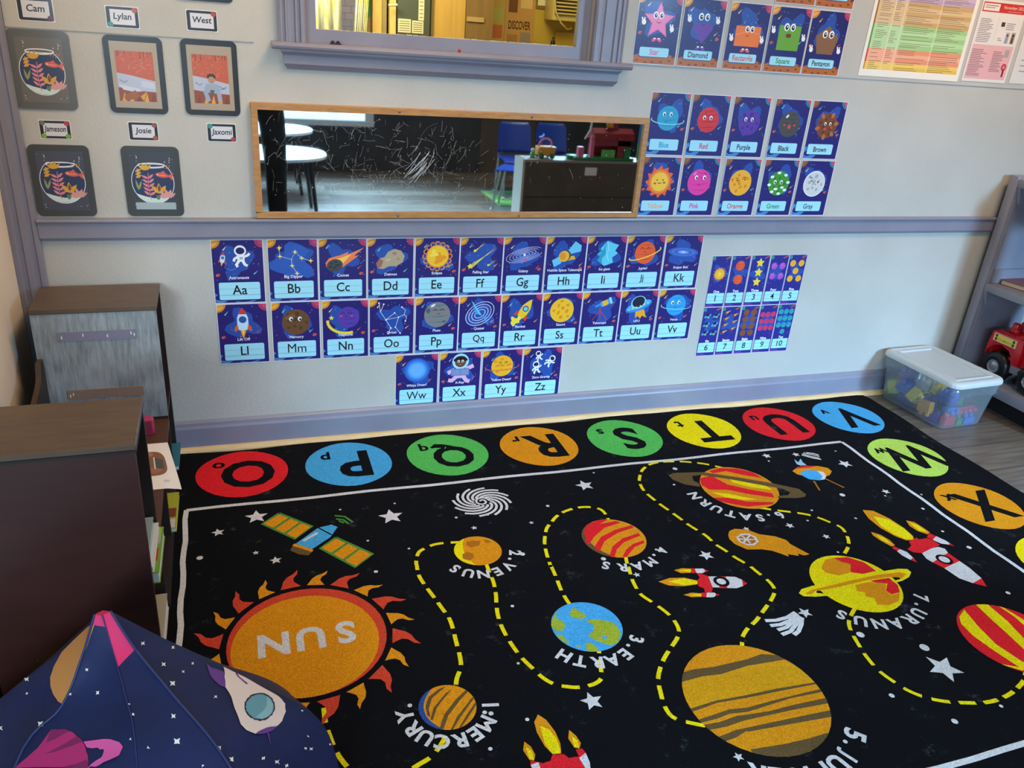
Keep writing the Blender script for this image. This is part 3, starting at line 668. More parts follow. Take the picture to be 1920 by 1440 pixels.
# ------------------------------------------------------------------ right: painted open shelf unit
SHELFP = noise_tint(mat('shelf_paint', '8a8c9a', 0.38), '858794', '8f91a0', nscale=6, bump=0.12, bscale=30)
sh = thing('open_shelf', 'lavender grey painted open shelf unit at the right, holding a red truck', 'shelf', (3.17, 0, 0))
Y0, Y1 = -0.028, -0.565
for (ya, yb) in ((-0.070, Y0), (Y1, Y1+0.042)):
    b = MB(); b.box((0.0, ya, 0.0), (0.018, yb, 1.013), SHELFP); b.build('front_stile', sh, bevel=0.003)
    b = MB(); b.box((0.018, ya, 0.0), (0.31 if ya > -0.3 else 0.12, yb, 1.013), SHELFP); b.build('end_panel', sh, bevel=0.002, seg=1)  # unseen near end made shallow, shaping the shadow band on the wall
for z0, z1, nm in ((0.080, 0.128, 'bottom_board'), (0.508, 0.542, 'shelf_board'), (0.968, 1.002, 'top_board')):
    b = MB(); b.box((0.004, Y1+0.042, z0), (0.312, -0.0705, z1), SHELFP); b.build(nm, sh, bevel=0.003)
for z in (0.508, 0.968):
    for ya, yb in ((-0.088, -0.0705), (Y1+0.042, Y1+0.06)):
        b = MB(); b.prism([(0.006, z-0.0005), (0.300, z-0.0005), (0.300, z-0.070), (0.03, z-0.070)][::-1], ya, yb, SHELFP, 'y'); b.build('shelf_cleat', sh)
b = MB(); b.box((0.03, -0.084, 0.5425), (0.31, -0.0705, 0.607), SHELFP); b.build('side_guard', sh, bevel=0.002, seg=1)
b = MB(); b.box((0.05, Y1+0.045, 0.0), (0.062, -0.073, 0.0795), mat('black_kick', '121214', 0.6)); b.build('toe_kick', sh)

# book lying on the shelf
t = thing('book', 'dusty pink hardback lying on the middle shelf of the open shelf unit', 'book', (3.255, -0.215, 0.5425), R(8))
b = MB(); CV = mat('cover_pink', '8a4a52', 0.45); b.box((0, 0, 0), (0.20, 0.125, 0.0025), CV); b.box((0, 0, 0.0195), (0.20, 0.125, 0.022), CV); b.box((0.197, 0, 0), (0.20, 0.125, 0.022), CV); b.build('cover', t)
b = MB(); b.box((0.003, 0.003, 0.0026), (0.1965, 0.122, 0.0194), mat('cream_pages', 'dccfa8', 0.8)); b.build('pages', t)

# red toy truck on the bottom board
RED = mat('red_toy_plastic', 'c8141d', 0.28, spec=0.5, coat=0.2)
TYRE = mat('black_tyre', '121214', 0.32)
GREYP = mat('grey_toy_plastic', '8b8d90', 0.4)
tr = thing('toy_truck', 'red toy truck with big black wheels on the bottom board of the shelf unit', 'toy truck', (3.20, -0.30, 0.128))
def wheel(x, y, side):
    b = MB(); prof = [(0.030, 0.0), (0.045, -0.004), (0.060, 0.002), (0.067, 0.012), (0.067, 0.045), (0.060, 0.055), (0.03, 0.055), (0.0, 0.05)]
    b.lathe([(r_, h*side) for r_, h in prof], TYRE, (x, y, 0.067), 'x', 28)
    for k in range(10):
        a_ = 2*math.pi*k/10; b.box((x+side*0.008 if side > 0 else x-0.052, -0.005, 0.060), (x+side*0.052 if side > 0 else x-0.008, 0.005, 0.069), TYRE, Matrix.Translation((0, y, 0.067)) @ Matrix.Rotation(a_, 4, 'X') @ Matrix.Translation((0, 0, 0)))
    o = b.build('wheel', tr)
    b = MB(); b.lathe([(0.0, -0.002*side), (0.012, -0.003*side), (0.016, 0.001*side), (0.026, 0.004*side), (0.030, 0.0)], mat('silver_hub', 'a9adb2', 0.25, metal=0.6), (x, y, 0.067), 'x', 20); b.build('hub', o)
for y in (0.09, -0.095):
    wheel(0.012, y, 1); wheel(0.240, y, -1)
b = MB(); b.box((0.035, -0.20, 0.060), (0.217, 0.165, 0.098), GREYP); b.build('chassis', tr, bevel=0.006)
b = MB(); prof = [(0.160, 0.100), (0.160, 0.150), (0.152, 0.205), (0.150, 0.218), (-0.010, 0.224), (-0.014, 0.185), (-0.014, 0.102), (0.020, 0.102), (0.026, 0.130), (0.045, 0.155), (0.09, 0.168), (0.125, 0.155), (0.150, 0.128)]
b.prism(prof[::-1], 0.020, 0.034, RED, 'x'); b.prism(prof[::-1], 0.218, 0.232, RED, 'x')
b.box((0.034, 0.140, 0.100), (0.218, 0.156, 0.215), RED); b.box((0.034, -0.014, 0.10), (0.218, 0.0, 0.222), RED); b.box((0.034, 0.0, 0.11), (0.218, 0.14, 0.125), RED)
b.build('cargo_box', tr, bevel=0.003)
b = MB(); b.box((0.045, 0.050, 0.19), (0.205, 0.150, 0.222), RED); b.build('seat_block', tr, bevel=0.005)
for x in (0.075, 0.125, 0.175):
    b = MB(); b.lathe([(0, 0.268), (0.013, 0.268), (0.016, 0.262), (0.016, 0.245), (0.021, 0.240), (0.021, 0.222), (0, 0.222)], RED, (x, 0.09, 0), 'z', 20); b.build('stud', tr)
b = MB(); prof = [(-0.014, 0.100), (-0.014, 0.170), (-0.06, 0.176), (-0.17, 0.170), (-0.205, 0.150), (-0.205, 0.100)]
b.prism(prof, 0.034, 0.218, RED, 'x'); b.build('hood', tr, bevel=0.008)
b = MB(); b.box((0.0190, 0.020, 0.176), (0.0200, 0.138, 0.212), ink('d9c9a2'))
a = Art(b, (0.0190, 0.138, 0.176), (0, -1, 0), (0, 0, 1), (-1, 0, 0), 1.0, step=1e-4)
a.rect(0.004, 0.004, 0.114, 0.032, 'e3c94a'); a.rect(0.022, 0.007, 0.096, 0.0165, 'd8b52f'); a.rect(0.022, 0.0195, 0.096, 0.029, 'eccf55')
for x in (0.008, 0.098): a.rect(x, 0.003, x+0.011, 0.0165, '2b2620'); a.rect(x, 0.0195, x+0.011, 0.032, '2b2620')
a.rect(0.052, 0.010, 0.066, 0.014, '8a7a2a'); b.build('side_sticker', tr, label='yellow crayon sticker')

# ------------------------------------------------------------------ clear storage box with toy bricks
def hazy(name, col, haze, rough=0.25):
    m = bpy.data.materials.new(name); m.use_nodes = True
    n, l = m.node_tree.nodes, m.node_tree.links; n.remove(n['Principled BSDF'])
    t = n.new('ShaderNodeBsdfTransparent'); t.inputs[0].default_value = (0.95, 0.97, 0.98, 1)
    d = n.new('ShaderNodeBsdfDiffuse'); d.inputs[0].default_value = (*lin(col), 1)
    tl = n.new('ShaderNodeBsdfTranslucent'); tl.inputs[0].default_value = (*lin(col), 1)
    md = n.new('ShaderNodeMixShader'); md.inputs[0].default_value = 0.5; l.new(d.outputs[0], md.inputs[1]); l.new(tl.outputs[0], md.inputs[2])
    g = n.new('ShaderNodeBsdfGlossy'); g.inputs['Roughness'].default_value = rough
    lw = n.new('ShaderNodeLayerWeight'); lw.inputs[0].default_value = 0.35
    fr = n.new('ShaderNodeMath'); fr.operation = 'MULTIPLY_ADD'; fr.inputs[1].default_value = 0.25; fr.inputs[2].default_value = 0.03; l.new(lw.outputs['Facing'], fr.inputs[0])
    x1 = n.new('ShaderNodeMixShader'); x1.inputs[0].default_value = haze; l.new(t.outputs[0], x1.inputs[1]); l.new(md.outputs[0], x1.inputs[2])
    x2 = n.new('ShaderNodeMixShader'); l.new(fr.outputs[0], x2.inputs[0]); l.new(x1.outputs[0], x2.inputs[1]); l.new(g.outputs[0], x2.inputs[2])
    l.new(x2.outputs[0], n['Material Output'].inputs[0]); return m
BOXP = hazy('clear_box_plastic', 'dcebf2', 0.15)
LIDP = mat('white_lid_plastic', 'dfe6e6', 0.35)
_n, _l, _b = nodes(LIDP)
_tr = _n.new('ShaderNodeBsdfTranslucent'); _tr.inputs[0].default_value = (0.9, 0.95, 0.97, 1)
_mx = _n.new('ShaderNodeMixShader'); _mx.inputs[0].default_value = 0.45
_l.new(_b.outputs[0], _mx.inputs[1]); _l.new(_tr.outputs[0], _mx.inputs[2]); _l.new(_mx.outputs[0], _n['Material Output'].inputs[0])
BXC, BXR = (2.905, -0.218, 0.0), R(3.2)
bx = thing('storage_box', 'clear plastic storage box with white lid, full of toy bricks, beside the rug', 'storage box', BXC, BXR)
def rrect(hx, hy, r, n=5):
    out = []
    for cx, cy, a0 in ((hx-r, hy-r, 0), (-hx+r, hy-r, 90), (-hx+r, -hy+r, 180), (hx-r, -hy+r, 270)):
        for q in range(n): a_ = R(a0+q*90/(n-1)); out.append((cx+r*math.cos(a_), cy+r*math.sin(a_)))
    return out
def loft(mb, rings, m, close_first=False, close_last=False, flip=False, smooth=True):
    n = len(rings[0]); vs = [p for g in rings for p in g]
    fs = [(i*n+k, i*n+(k+1) % n, (i+1)*n+(k+1) % n, (i+1)*n+k) for i in range(len(rings)-1) for k in range(n)]
    if flip: fs = [f[::-1] for f in fs]
    mb.add(vs, fs, m, smooth)
    if close_first: mb.add(rings[0], [tuple(range(n-1, -1, -1))], m)
    if close_last: mb.add(rings[-1], [tuple(range(n))], m)
def ring(hx, hy, r, z): return [(p[0], p[1], z) for p in rrect(hx, hy, r)]
b = MB()
outer = [(0.118, 0.170, 0.030, 0.004), (0.122, 0.174, 0.032, 0.010), (0.1335, 0.190, 0.034, 0.150), (0.139, 0.1955, 0.034, 0.160), (0.1425, 0.199, 0.034, 0.208)]
inner = [(0.1405, 0.197, 0.033, 0.208), (0.137, 0.1935, 0.033, 0.161), (0.1315, 0.188, 0.033, 0.151), (0.120, 0.172, 0.031, 0.012), (0.117, 0.169, 0.029, 0.006)]
loft(b, [ring(*q) for q in outer+inner], BOXP, True, True)
# stepped relief lines in the long and short walls
for s_ in (-1, 1):
    b.tube([(s_*0.1375, -0.19, 0.160), (s_*0.1375, -0.06, 0.160), (s_*0.1375, -0.055, 0.172), (s_*0.1375, 0.055, 0.172), (s_*0.1375, 0.06, 0.160), (s_*0.1375, 0.19, 0.160)], 0.0012, BOXP, 6)
    b.tube([(-0.13, s_*0.1945, 0.160), (-0.05, s_*0.1945, 0.160), (-0.045, s_*0.1945, 0.172), (0.045, s_*0.1945, 0.172), (0.05, s_*0.1945, 0.160), (0.13, s_*0.1945, 0.160)], 0.0012, BOXP, 6)
b.build('box_body', bx)
b = MB()
lid = [(0.1435, 0.200, 0.035, 0.207), (0.1475, 0.205, 0.040, 0.206), (0.1495, 0.207, 0.042, 0.211), (0.1490, 0.2065, 0.042, 0.219), (0.1450, 0.2025, 0.040, 0.227), (0.136, 0.194, 0.034, 0.231), (0.126, 0.184, 0.028, 0.231), (0.121, 0.179, 0.025, 0.228), (0.107, 0.165, 0.004, 0.228), (0.105, 0.163, 0.003, 0.231), (0.099, 0.157, 0.003, 0.231), (0.096, 0.154, 0.002, 0.2235)]
loft(b, [ring(*q) for q in lid], LIDP, True, True, smooth=False)
b.build('lid', bx)
def brick(label, col, loc, nx=2, ny=2, h=0.042, rot=(0, 0, 0), name='toy_brick'):
    P_ = 0.031; w_, d_ = nx*P_-0.001, ny*P_-0.001
    m = mat('brick_' + col, col, 0.3, coat=0.1)
    xf = Matrix.Translation(loc) @ Matrix.Rotation(rot[2], 4, 'Z') @ Matrix.Rotation(rot[1], 4, 'Y') @ Matrix.Rotation(rot[0], 4, 'X')
    t = thing(name, label, 'toy brick', loc, 0, 'toy bricks in the clear box')
    t.rotation_euler = (rot[0], rot[1], rot[2])
    b = MB(); b.box((-w_/2, -d_/2, -h/2), (w_/2, d_/2, h/2), m); b.build('block', t, bevel=0.0012, seg=1)
    for i in range(nx):
        for j in range(ny):
            b = MB(); b.lathe([(0.0, h/2+0.016), (0.0085, h/2+0.016), (0.0100, h/2+0.0145), (0.0105, h/2)], m, ((i-(nx-1)/2)*P_, (j-(ny-1)/2)*P_, 0), 'z', 14); b.build('stud', t)
    return t
BR = R(3.2)
YEL, BLU, LBL, ORA, REDB, PUR, GRN, WHT, LIM = 'e2c12c', '1c3fae', '2a6cc8', 'e09a2a', 'c61f33', '5b36b4', '1c8a4c', 'e4e6da', 'c3d23c'
brick('lime brick in the far left corner of the clear box', LIM, (2.822, -0.070, 0.058), 1, 2, 0.042, (R(70), 0, R(20)))
brick('green brick showing darkly at the far end of the clear box', GRN, (2.880, -0.066, 0.060), 2, 2, 0.042, (0, R(8), R(5)))
brick('dark blue brick on top of the pile at the far end of the clear box', BLU, (2.855, -0.100, 0.128), 2, 2, 0.042, (R(-8), R(-12), R(25)))
brick('mid blue brick below the dark blue one in the clear box', LBL, (2.835, -0.125, 0.080), 2, 2, 0.036, (R(18), R(-10), R(15)))
brick('long blue brick lying against the near long wall of the clear box', BLU, (2.834, -0.160, 0.030), 1, 3, 0.036, (0, 0, R(6)))
brick('yellow brick with its stud pointing down beside the blue bricks', YEL, (2.816, -0.200, 0.076), 1, 2, 0.044, (R(110), R(20), R(10)))
brick('white brick lying flat at the back of the brick pile', WHT, (2.905, -0.172, 0.106), 2, 2, 0.036, (0, 0, R(8)))
brick('yellow brick high in the middle of the brick pile', YEL, (2.895, -0.242, 0.118), 2, 1, 0.042, (R(10), R(4), R(12)))
brick('purple brick in the middle of the clear box', PUR, (2.872, -0.236, 0.046), 2, 2, 0.042, (R(-8), R(6), R(40)))
brick('blue brick at the near end near the top of the pile', BLU, (2.880, -0.318, 0.112), 2, 2, 0.042, (R(6), 0, R(10)))
brick('light blue brick with studs facing out near the front corner of the clear box', LBL, (2.868, -0.352, 0.068), 2, 1, 0.032, (R(80), 0, R(5)))
brick('orange brick tipped on its side against the near long wall', ORA, (2.808, -0.280, 0.058), 1, 2, 0.050, (R(170), R(8), R(4)))
brick('red brick half hidden under the orange brick', REDB, (2.840, -0.236, 0.022), 1, 1, 0.034, (0, 0, R(10)))
brick('purple brick at the bottom by the front corner', PUR, (2.830, -0.318, 0.024), 1, 2, 0.034, (0, 0, R(5)))
brick('red brick standing in the front corner of the clear box', REDB, (2.855, -0.366, 0.030), 2, 1, 0.042, (0, 0, R(4)))
brick('long pinkish red plate with a row of studs by the short front wall', 'd2425e', (2.945, -0.345, 0.062), 4, 1, 0.034, (R(75), 0, R(6)))
brick('small green brick under the long red plate', GRN, (2.915, -0.362, 0.020), 1, 1, 0.030, (0, 0, R(4)))
brick('flat blue brick under the long red plate at the right corner', LBL, (2.975, -0.358, 0.020), 2, 1, 0.030, (0, 0, R(4)))
brick('green brick behind the long red plate', GRN, (2.950, -0.292, 0.060), 2, 2, 0.042, (R(8), 0, R(30)))
brick('blue brick lying at the bottom on the far side of the clear box', BLU, (2.985, -0.200, 0.028), 2, 2, 0.042, (0, 0, R(3)))
brick('yellow brick lying at the bottom in the middle of the clear box', YEL, (2.915, -0.140, 0.034), 2, 2, 0.042, (0, 0, R(30)))

# ------------------------------------------------------------------ printed cards on the wall
NAVY, NAVY2, SKY, CYAN = '27206e', '2c2a86', '2a4fa3', 'a5e3f2'
def flat(name, x, z, w, h, y=0.0, edge='e9e9ee', tilt=0.0, th=0.0009, base=None):
    """A laminated sheet standing against the wall; returns mesh builder and the art canvas on its face (unit = sheet width)."""
    mb = MB(); mb.box((x, y-th, z), (x+w, y, z+h), ink(edge))
    a = Art(mb, (x, y-th, z), (1, 0, 0), (0, 0, 1), (0, -1, 0), w, step=3e-5)
    a.bounds = (0.012, 0.012, 0.988, h/w-0.012)
    if base: a.rect(0.012, 0.012, 0.988, h/w-0.012, base)
    return mb, a
def sky_decor(a, H, seed, tl=('d98a2b', 'f0b13c'), tr='b5355f', bottom='ring', top=1.0):
    rg = random.Random(seed)
    a.blob(0.5+rg.uniform(-.06, .06), H*0.66, 0.30, SKY, seed)
    def quarter(cx, cy, r, a0, a1, col):
        a.poly([(cx, cy)] + [(cx+r*math.cos(R(a0+(a1-a0)*i/8)), cy+r*math.sin(R(a0+(a1-a0)*i/8))) for i in range(9)], col)
    e = 0.013
    quarter(e, H-e, 0.17, -90, 0, tl[0]); quarter(e, H-e, 0.13, -90, 0, tl[1])
    a.line([(0.02, H-0.07), (0.09, H-0.04), (0.15, H-0.03)], 0.012, 'b8621f')
    quarter(1-e, H-e, 0.16, 180, 270, tr); quarter(1-e, H-e, 0.10, 180, 270, 'c94a6e')
    a.dots([(rg.uniform(.05, .95), rg.uniform(H*0.36, H*0.97), rg.uniform(.5, 1.5)) for _ in range(26)], 0.0065, 'c9cfee', 5)
    for cx, cy, col, an in ((rg.uniform(.14, .24), H*rg.uniform(.80, .86), rg.choice(['f2d28a', '7fd0cf']), 50), (rg.uniform(.76, .88), H*rg.uniform(.44, .52), rg.choice(['f0a35e', 'e0503f', '6ccbc6']), 40)):
        c, s = math.cos(R(an)), math.sin(R(an)); L_ = 0.10
        a.poly([(cx-s*0.014-c*0.02, cy+c*0.014-s*0.02), (cx+s*0.014-c*0.02, cy-c*0.014-s*0.02), (cx+c*L_, cy+s*L_)], col)
    cx, cy = rg.choice([(0.88, H*0.43), (0.10, H*0.45)]); a.ell(cx, cy, 0.045, 0.030, 'd9654a', 15, 10); a.ell(cx+0.01, cy-0.004, 0.022, 0.010, '7a2436', 15, 8)
def eyes(a, cx, cy, r, look=0.0, sep=0.36, sz=0.17):
    for s in (-1, 1):
        a.ell(cx+s*sep*r, cy+0.12*r, sz*r, sz*1.2*r, 'ffffff', 0, 12); a.ell(cx+(s*sep+look)*r, cy+0.09*r, sz*0.62*r, sz*0.8*r, '1d1a26', 0, 10); a.circ(cx+(s*sep+look+0.04)*r, cy+0.15*r, sz*0.25*r, 'ffffff', 6)
def smile(a, cx, cy, r, col='2a1d26', w=0.05): a.ring(cx, cy, r*0.16, r*0.13, w*r, col, 0, 200, 340, 8)
def sleepy(a, cx, cy, r, col='241a30'):
    for s in (-1, 1): a.ring(cx+s*0.34*r, cy+0.10*r, r*0.17, r*0.2, 0.055*r, col, 0, 10, 170, 8)
    smile(a, cx, cy-0.05*r, r, col)
    for s in (-1, 1): a.ell(cx+s*0.52*r, cy-0.12*r, 0.13*r, 0.08*r, 'e8574f', 0, 8)
def globe(a, cx, cy, r, c1, c2=None, marks='bands', seed=0, sq=1.0):
    a.ell(cx, cy, r, r*sq, c1, 0, 26)
    rg = random.Random(seed)
    if marks == 'bands' and c2:
        for v in (-0.6, -0.15, 0.35, 0.7):
            hh = math.sqrt(1-v*v)*r; a.poly([(cx-hh, cy+v*r*sq), (cx-hh*0.2, cy+v*r*sq+0.03*r), (cx+hh*0.97, cy+v*r*sq+0.10*r), (cx+hh*0.3, cy+v*r*sq-0.05*r)], c2)
    if marks == 'craters' and c2:
        a.hold = True
        for k in range(9):
            t, d = k*2.4+seed, r*0.82*math.sqrt((k+0.6)/9.5); a.ell(cx+d*math.cos(t), cy+d*math.sin(t)*sq, r*rg.uniform(.10, .2), r*rg.uniform(.09, .16), c2, rg.uniform(0, 90), 10)
        a.hold = False; a.l += 1
def sunburst(a, cx, cy, r, c1, c2, n=14):
    a.poly([(cx+(r*(1.42 if i % 2 == 0 else 1.08))*math.cos(math.pi*i/n+0.1*(i % 2)), cy+(r*(1.42 if i % 2 == 0 else 1.08))*math.sin(math.pi*i/n+0.1*(i % 2))) for i in range(2*n)], c1)
    a.circ(cx, cy, r, c2, 24)
def spaceman(a, cx, cy, s, suit='f2f2f4', rot=0.0):
    c, q = math.cos(R(rot)), math.sin(R(rot))
    P = lambda x, y: (cx+s*(x*c-y*q), cy+s*(x*q+y*c))
    for pts, w_ in (([(-.12, -.25), (-.28, -.5), (-.2, -.62)], .17), ([(.1, -.25), (.22, -.5), (.36, -.55)], .17), ([(-.15, .0), (-.36, -.12), (-.42, -.28)], .15), ([(.18, .0), (.4, .08), (.5, .2)], .15)): a.line([P(*p) for p in pts], s*w_, suit)
    a.poly([P(x, y) for x, y in ((-.2, .08), (.22, .08), (.2, -.3), (-.2, -.3))], suit)
    x, y = P(-.02, .36); a.circ(x, y, s*.34, suit, 18); a.ell(x, y, s*.25, s*.21, '26205f', rot, 16)
    x, y = P(.02, -.08); a.rect(x-s*.09, y-s*.08, x+s*.09, y+s*.06, '8fb7cf')
def rocket(a, cx, cy, s, rot, body='ecf4fa', nose='e0392f', fin='e0392f', win='3f7fc0', flame='f2a02e'):
    c, q = math.cos(R(rot)), math.sin(R(rot)); P = lambda x, y: (cx+s*(x*c-y*q), cy+s*(x*q+y*c))
    a.poly([P(x, y) for x, y in ((-.14, -.5), (.14, -.5), (.08, -.75), (0, -1.0), (-.09, -.75))], flame); a.poly([P(x, y) for x, y in ((-.07, -.5), (.07, -.5), (0, -.8))], 'f7e05a')
    for sx in (-1, 1): a.poly([P(sx*x, y) for x, y in ((.2, -.1), (.42, -.35), (.42, -.6), (.2, -.45))], fin)
    a.poly([P(x, y) for x, y in ((-.2, -.5), (.2, -.5), (.28, -.15), (.27, .2), (.15, .5), (0, .72), (-.15, .5), (-.27, .2), (-.28, -.15))], body)
    a.poly([P(x, y) for x, y in ((-.2, .38), (.2, .38), (.1, .6), (0, .74), (-.1, .6))], nose)
    x, y = P(0, .08); a.circ(x, y, s*.19, '2a4f8f', 14); a.circ(x, y, s*.13, win, 12)

def art_A(a): spaceman(a, .56, .98, .34); a.line([(.28, .86), (.24, .76), (.36, .70), (.46, .74)], .008, '6fa3d8'); rocket(a, .21, .95, .17, -12, 'cfe3f2', 'd84a3a', 'd84a3a')
def art_B(a):
    f = lambda x, y: ((x-458)/370, (520-y)/338.0)
    p = [f(*q) for q in ((545, 130), (548, 190), (632, 213), (660, 160), (708, 205), (775, 225), (635, 258), (670, 315))]
    a.blob(.5, .85, .36, '2f5bb4', 5); a.line([p[0], p[1], p[2], p[3], p[4], p[5]], .008, 'd9dcc8'); a.line([p[2], p[6], p[7]], .008, 'd9dcc8'); a.hold = True
    for i in (0, 1, 2, 3, 4, 5, 6, 7): a.star(p[i][0], p[i][1], .055 if i != 2 else .025, 'f4dd6a', 4, .35)
    a.hold = False; a.l += 1
def art_C(a):
    a.poly([(.16, .72), (.14, .82), (.22, .92), (.45, .98), (.62, 1.05), (.60, .99), (.95, 1.14), (.72, .95), (.85, .98), (.55, .76), (.40, .66), (.26, .63)], 'ef7f4c'); a.poly([(.18, .73), (.24, .88), (.45, .92), (.68, 1.0), (.50, .80), (.38, .68), (.26, .66)], 'f6c65a')
    a.ell(.33, .76, .17, .135, '45474a', 15, 18); a.hold = True
    for x, y in ((.26, .80), (.35, .84), (.41, .77), (.32, .71), (.24, .73), (.36, .76)): a.ell(x, y, .028, .018, '232528', 20, 8)
    a.hold = False; a.l += 1
def art_D(a): a.poly([(.18, .78), (.26, .90), (.36, .92), (.44, 1.04), (.58, 1.10), (.72, 1.06), (.80, .94), (.76, .80), (.62, .72), (.46, .72), (.34, .66), (.22, .68)], 'b3a184'); a.poly([(.18, .78), (.26, .90), (.34, .84), (.30, .72), (.22, .68)], '9c6c5a'); a.ell(.58, 1.0, .05, .035, '94866c'); a.ell(.66, .88, .03, .02, '94866c'); a.ell(.44, .86, .06, .03, 'c4b596', 20)
def art_E(a):
    a.hold = True
    for k in range(16):
        t = 2*math.pi*k/16; a.ring(.5+.275*math.cos(t), .92+.275*math.sin(t), .05, .05, .022, 'f0932b', math.degrees(t), -60, 160, 8)
    a.hold = False; a.l += 1
    a.circ(.5, .92, .255, 'f08a1f', 24); a.circ(.5, .92, .235, 'f6c52c', 24); a.blob(.54, .88, .12, 'ef9a22', 4); a.blob(.42, .98, .08, 'f9dc4e', 9)
def art_F(a):
    for (x0, y0, x1, y1, r) in ((.24, .68, .84, 1.10, .075), (.33, 1.03, .58, 1.22, .04), (.66, .70, .86, .82, .035)):
        for d in (-.5, 0, .5): a.poly([(x0-r*.4*d, y0+r*.8*d), (x0+r*.5-r*.4*d, y0+r*.9*d), (x1+d*.05, y1-d*.04)], 'e9d24a')
        a.star(x0, y0, r, 'f7e23c', 5, .45, 100)
def art_G(a):
    for k in range(5): a.ring(.5, .92, .44-.08*k, .15-.028*k, .010, 'c9c9e6', 14, 20 if k < 2 else 0, 340 if k < 2 else 360, 30)
    a.circ(.55, .78, .03, 'd64a78', 10); a.circ(.74, 1.05, .018, 'd64a78', 8); a.circ(.5, .92, .03, 'e8e6f6', 10)
def art_H(a):
    a.poly([(.52, .98), (.70, 1.22), (.86, 1.12), (.86, .98), (.58, .92)], '6cc4e2'); a.poly([(.46, .86), (.38, .70), (.22, .62), (.16, .78), (.36, .88)], '6cc4e2'); a.poly([(.5, .86), (.70, .88), (.74, .80), (.52, .76)], 'e2b12a'); a.ell(.47, .88, .15, .14, '4b4a55', 30, 16); a.ell(.45, .87, .13, .13, 'f2b52c', 30, 18); a.ell(.42, .87, .08, .09, 'e8922a', 0, 14)
def art_I(a): a.poly([(.50, 1.22), (.66, 1.16), (.80, 1.12), (.72, .98), (.80, .92), (.66, .82), (.70, .70), (.48, .62), (.28, .76), (.34, .84), (.26, .90), (.40, 1.0), (.34, 1.04)], '63cbe2'); a.poly([(.50, 1.22), (.40, 1.0), (.34, 1.04), (.36, .92), (.26, .90), (.34, .84), (.28, .76), (.42, .66), (.40, .80), (.50, .92), (.46, 1.02)], '2aa0b8'); a.line([(.50, 1.2), (.56, 1.0), (.50, .92), (.58, .74)], .012, 'c4f0f6')
def ringed(a, cx, cy, r, rot, col, front=True, w=.02): a.ring(cx, cy, r*1.55, r*.34, w, col, rot, 165 if front else 0, 375 if front else 360, 26)
def art_J(a): globe(a, .5, .92, .27, 'ef5f2d', 'd84a22', seed=3); ringed(a, .5, .90, .27, 18, 'f0c84a', w=.03); sleepy(a, .49, .98, .24)
def art_K(a):
    for r, c in ((.42, '3a5cae'), (.34, '4a72c4'), (.24, '3a5cae'), (.16, '6d93da'), (.07, 'b9d0f2')): a.ell(.5, .92, r, r*.28, c, -4, 24)
def art_L(a): rocket(a, .5, .95, .40, 0, 'c5e4f6', 'dd3830', 'e0622c', '2a59a8')
def art_M(a): globe(a, .5, .88, .29, '6b4a2e', '54371f', 'craters', 2); globe(a, .5, .88, .0, '6b4a2e'); a.ell(.38, 1.0, .12, .05, '7d5a3a', 20); eyes(a, .49, .92, .25, .05); smile(a, .52, .83, .22, 'a03a34')
def art_N(a):
    a.ring(.52, .86, .40, .28, .06, 'f3d83a', 0, 175, 290, 16); globe(a, .56, .94, .24, '5a3fa6', '4a318f'); a.star(.20, .94, .06, 'f7e23c'); sleepy(a, .52, 1.0, .22)
def art_O(a):
    f = lambda x, y: ((x-1200)/330, (910-y)/310.0)
    for ch in (((1270, 525), (1282, 590), (1322, 648), (1415, 632), (1385, 600), (1322, 648)), ((1305, 535), (1282, 590)), ((1322, 648), (1358, 708), (1340, 750)), ((1415, 632), (1392, 705), (1428, 750)), ((1415, 632), (1455, 615), (1465, 585), (1438, 560)), ((1455, 615), (1475, 632), (1465, 662))): a.line([f(*p) for p in ch], .010, 'e6e6ef')
    a.dots([f(*p) for p in ((1270, 525), (1305, 535), (1322, 648), (1385, 600), (1415, 632), (1358, 708), (1340, 750), (1392, 705), (1428, 750), (1438, 560), (1465, 662))], .018, 'fbf8e0', 8)
def art_P(a): globe(a, .5, .92, .30, '7f8384', '6a6e70', 'bands', 4); globe(a, .30, 1.0, .0, '6a6e70'); a.ell(.29, 1.02, .05, .06, '55595c'); a.ell(.66, .75, .05, .03, '5d6163'); a.ell(.40, 1.14, .06, .025, 'eef0f0', 30); sleepy(a, .53, .98, .24)
def art_Q(a):
    for k in range(4): a.ring(.5, .90, .36-.075*k, .25-.055*k, .014, 'd8dcf2', 32, 0, 360, 28)
    a.poly([(.28, 1.24), (.40, .90), (.55, .86)], '39a6de'); a.poly([(.55, .86), (.60, .80), (.72, .58), (.64, .82)], '39a6de'); a.poly([(.28, 1.24), (.48, .88), (.55, .86)], '6cc6ee')
def art_R(a): rocket(a, .58, .95, .40, -32, 'f2c72e', 'f2c72e', 'd8432c', '7fd0d8', 'f6df4a'); a.blob(.34, .68, .10, 'f6dc42', 3)
def art_S(a): globe(a, .5, .90, .30, 'f7bf2a', 'e9912a', 'craters', 1.3)
def art_T(a):
    for x in (.30, .50, .68): a.line([(.48, .86), (x, .62)], .018, 'c83a34')
    a.line([(.34, .96), (.50, 1.02)], .06, '3f8fc4'); a.line([(.48, 1.0), (.72, 1.10)], .13, '45a2d6'); a.line([(.53, 1.02), (.66, 1.075)], .135, 'f2b32c'); a.line([(.71, 1.095), (.76, 1.115)], .17, '9fdcf2'); a.circ(.47, .90, .03, 'c83a34', 10)
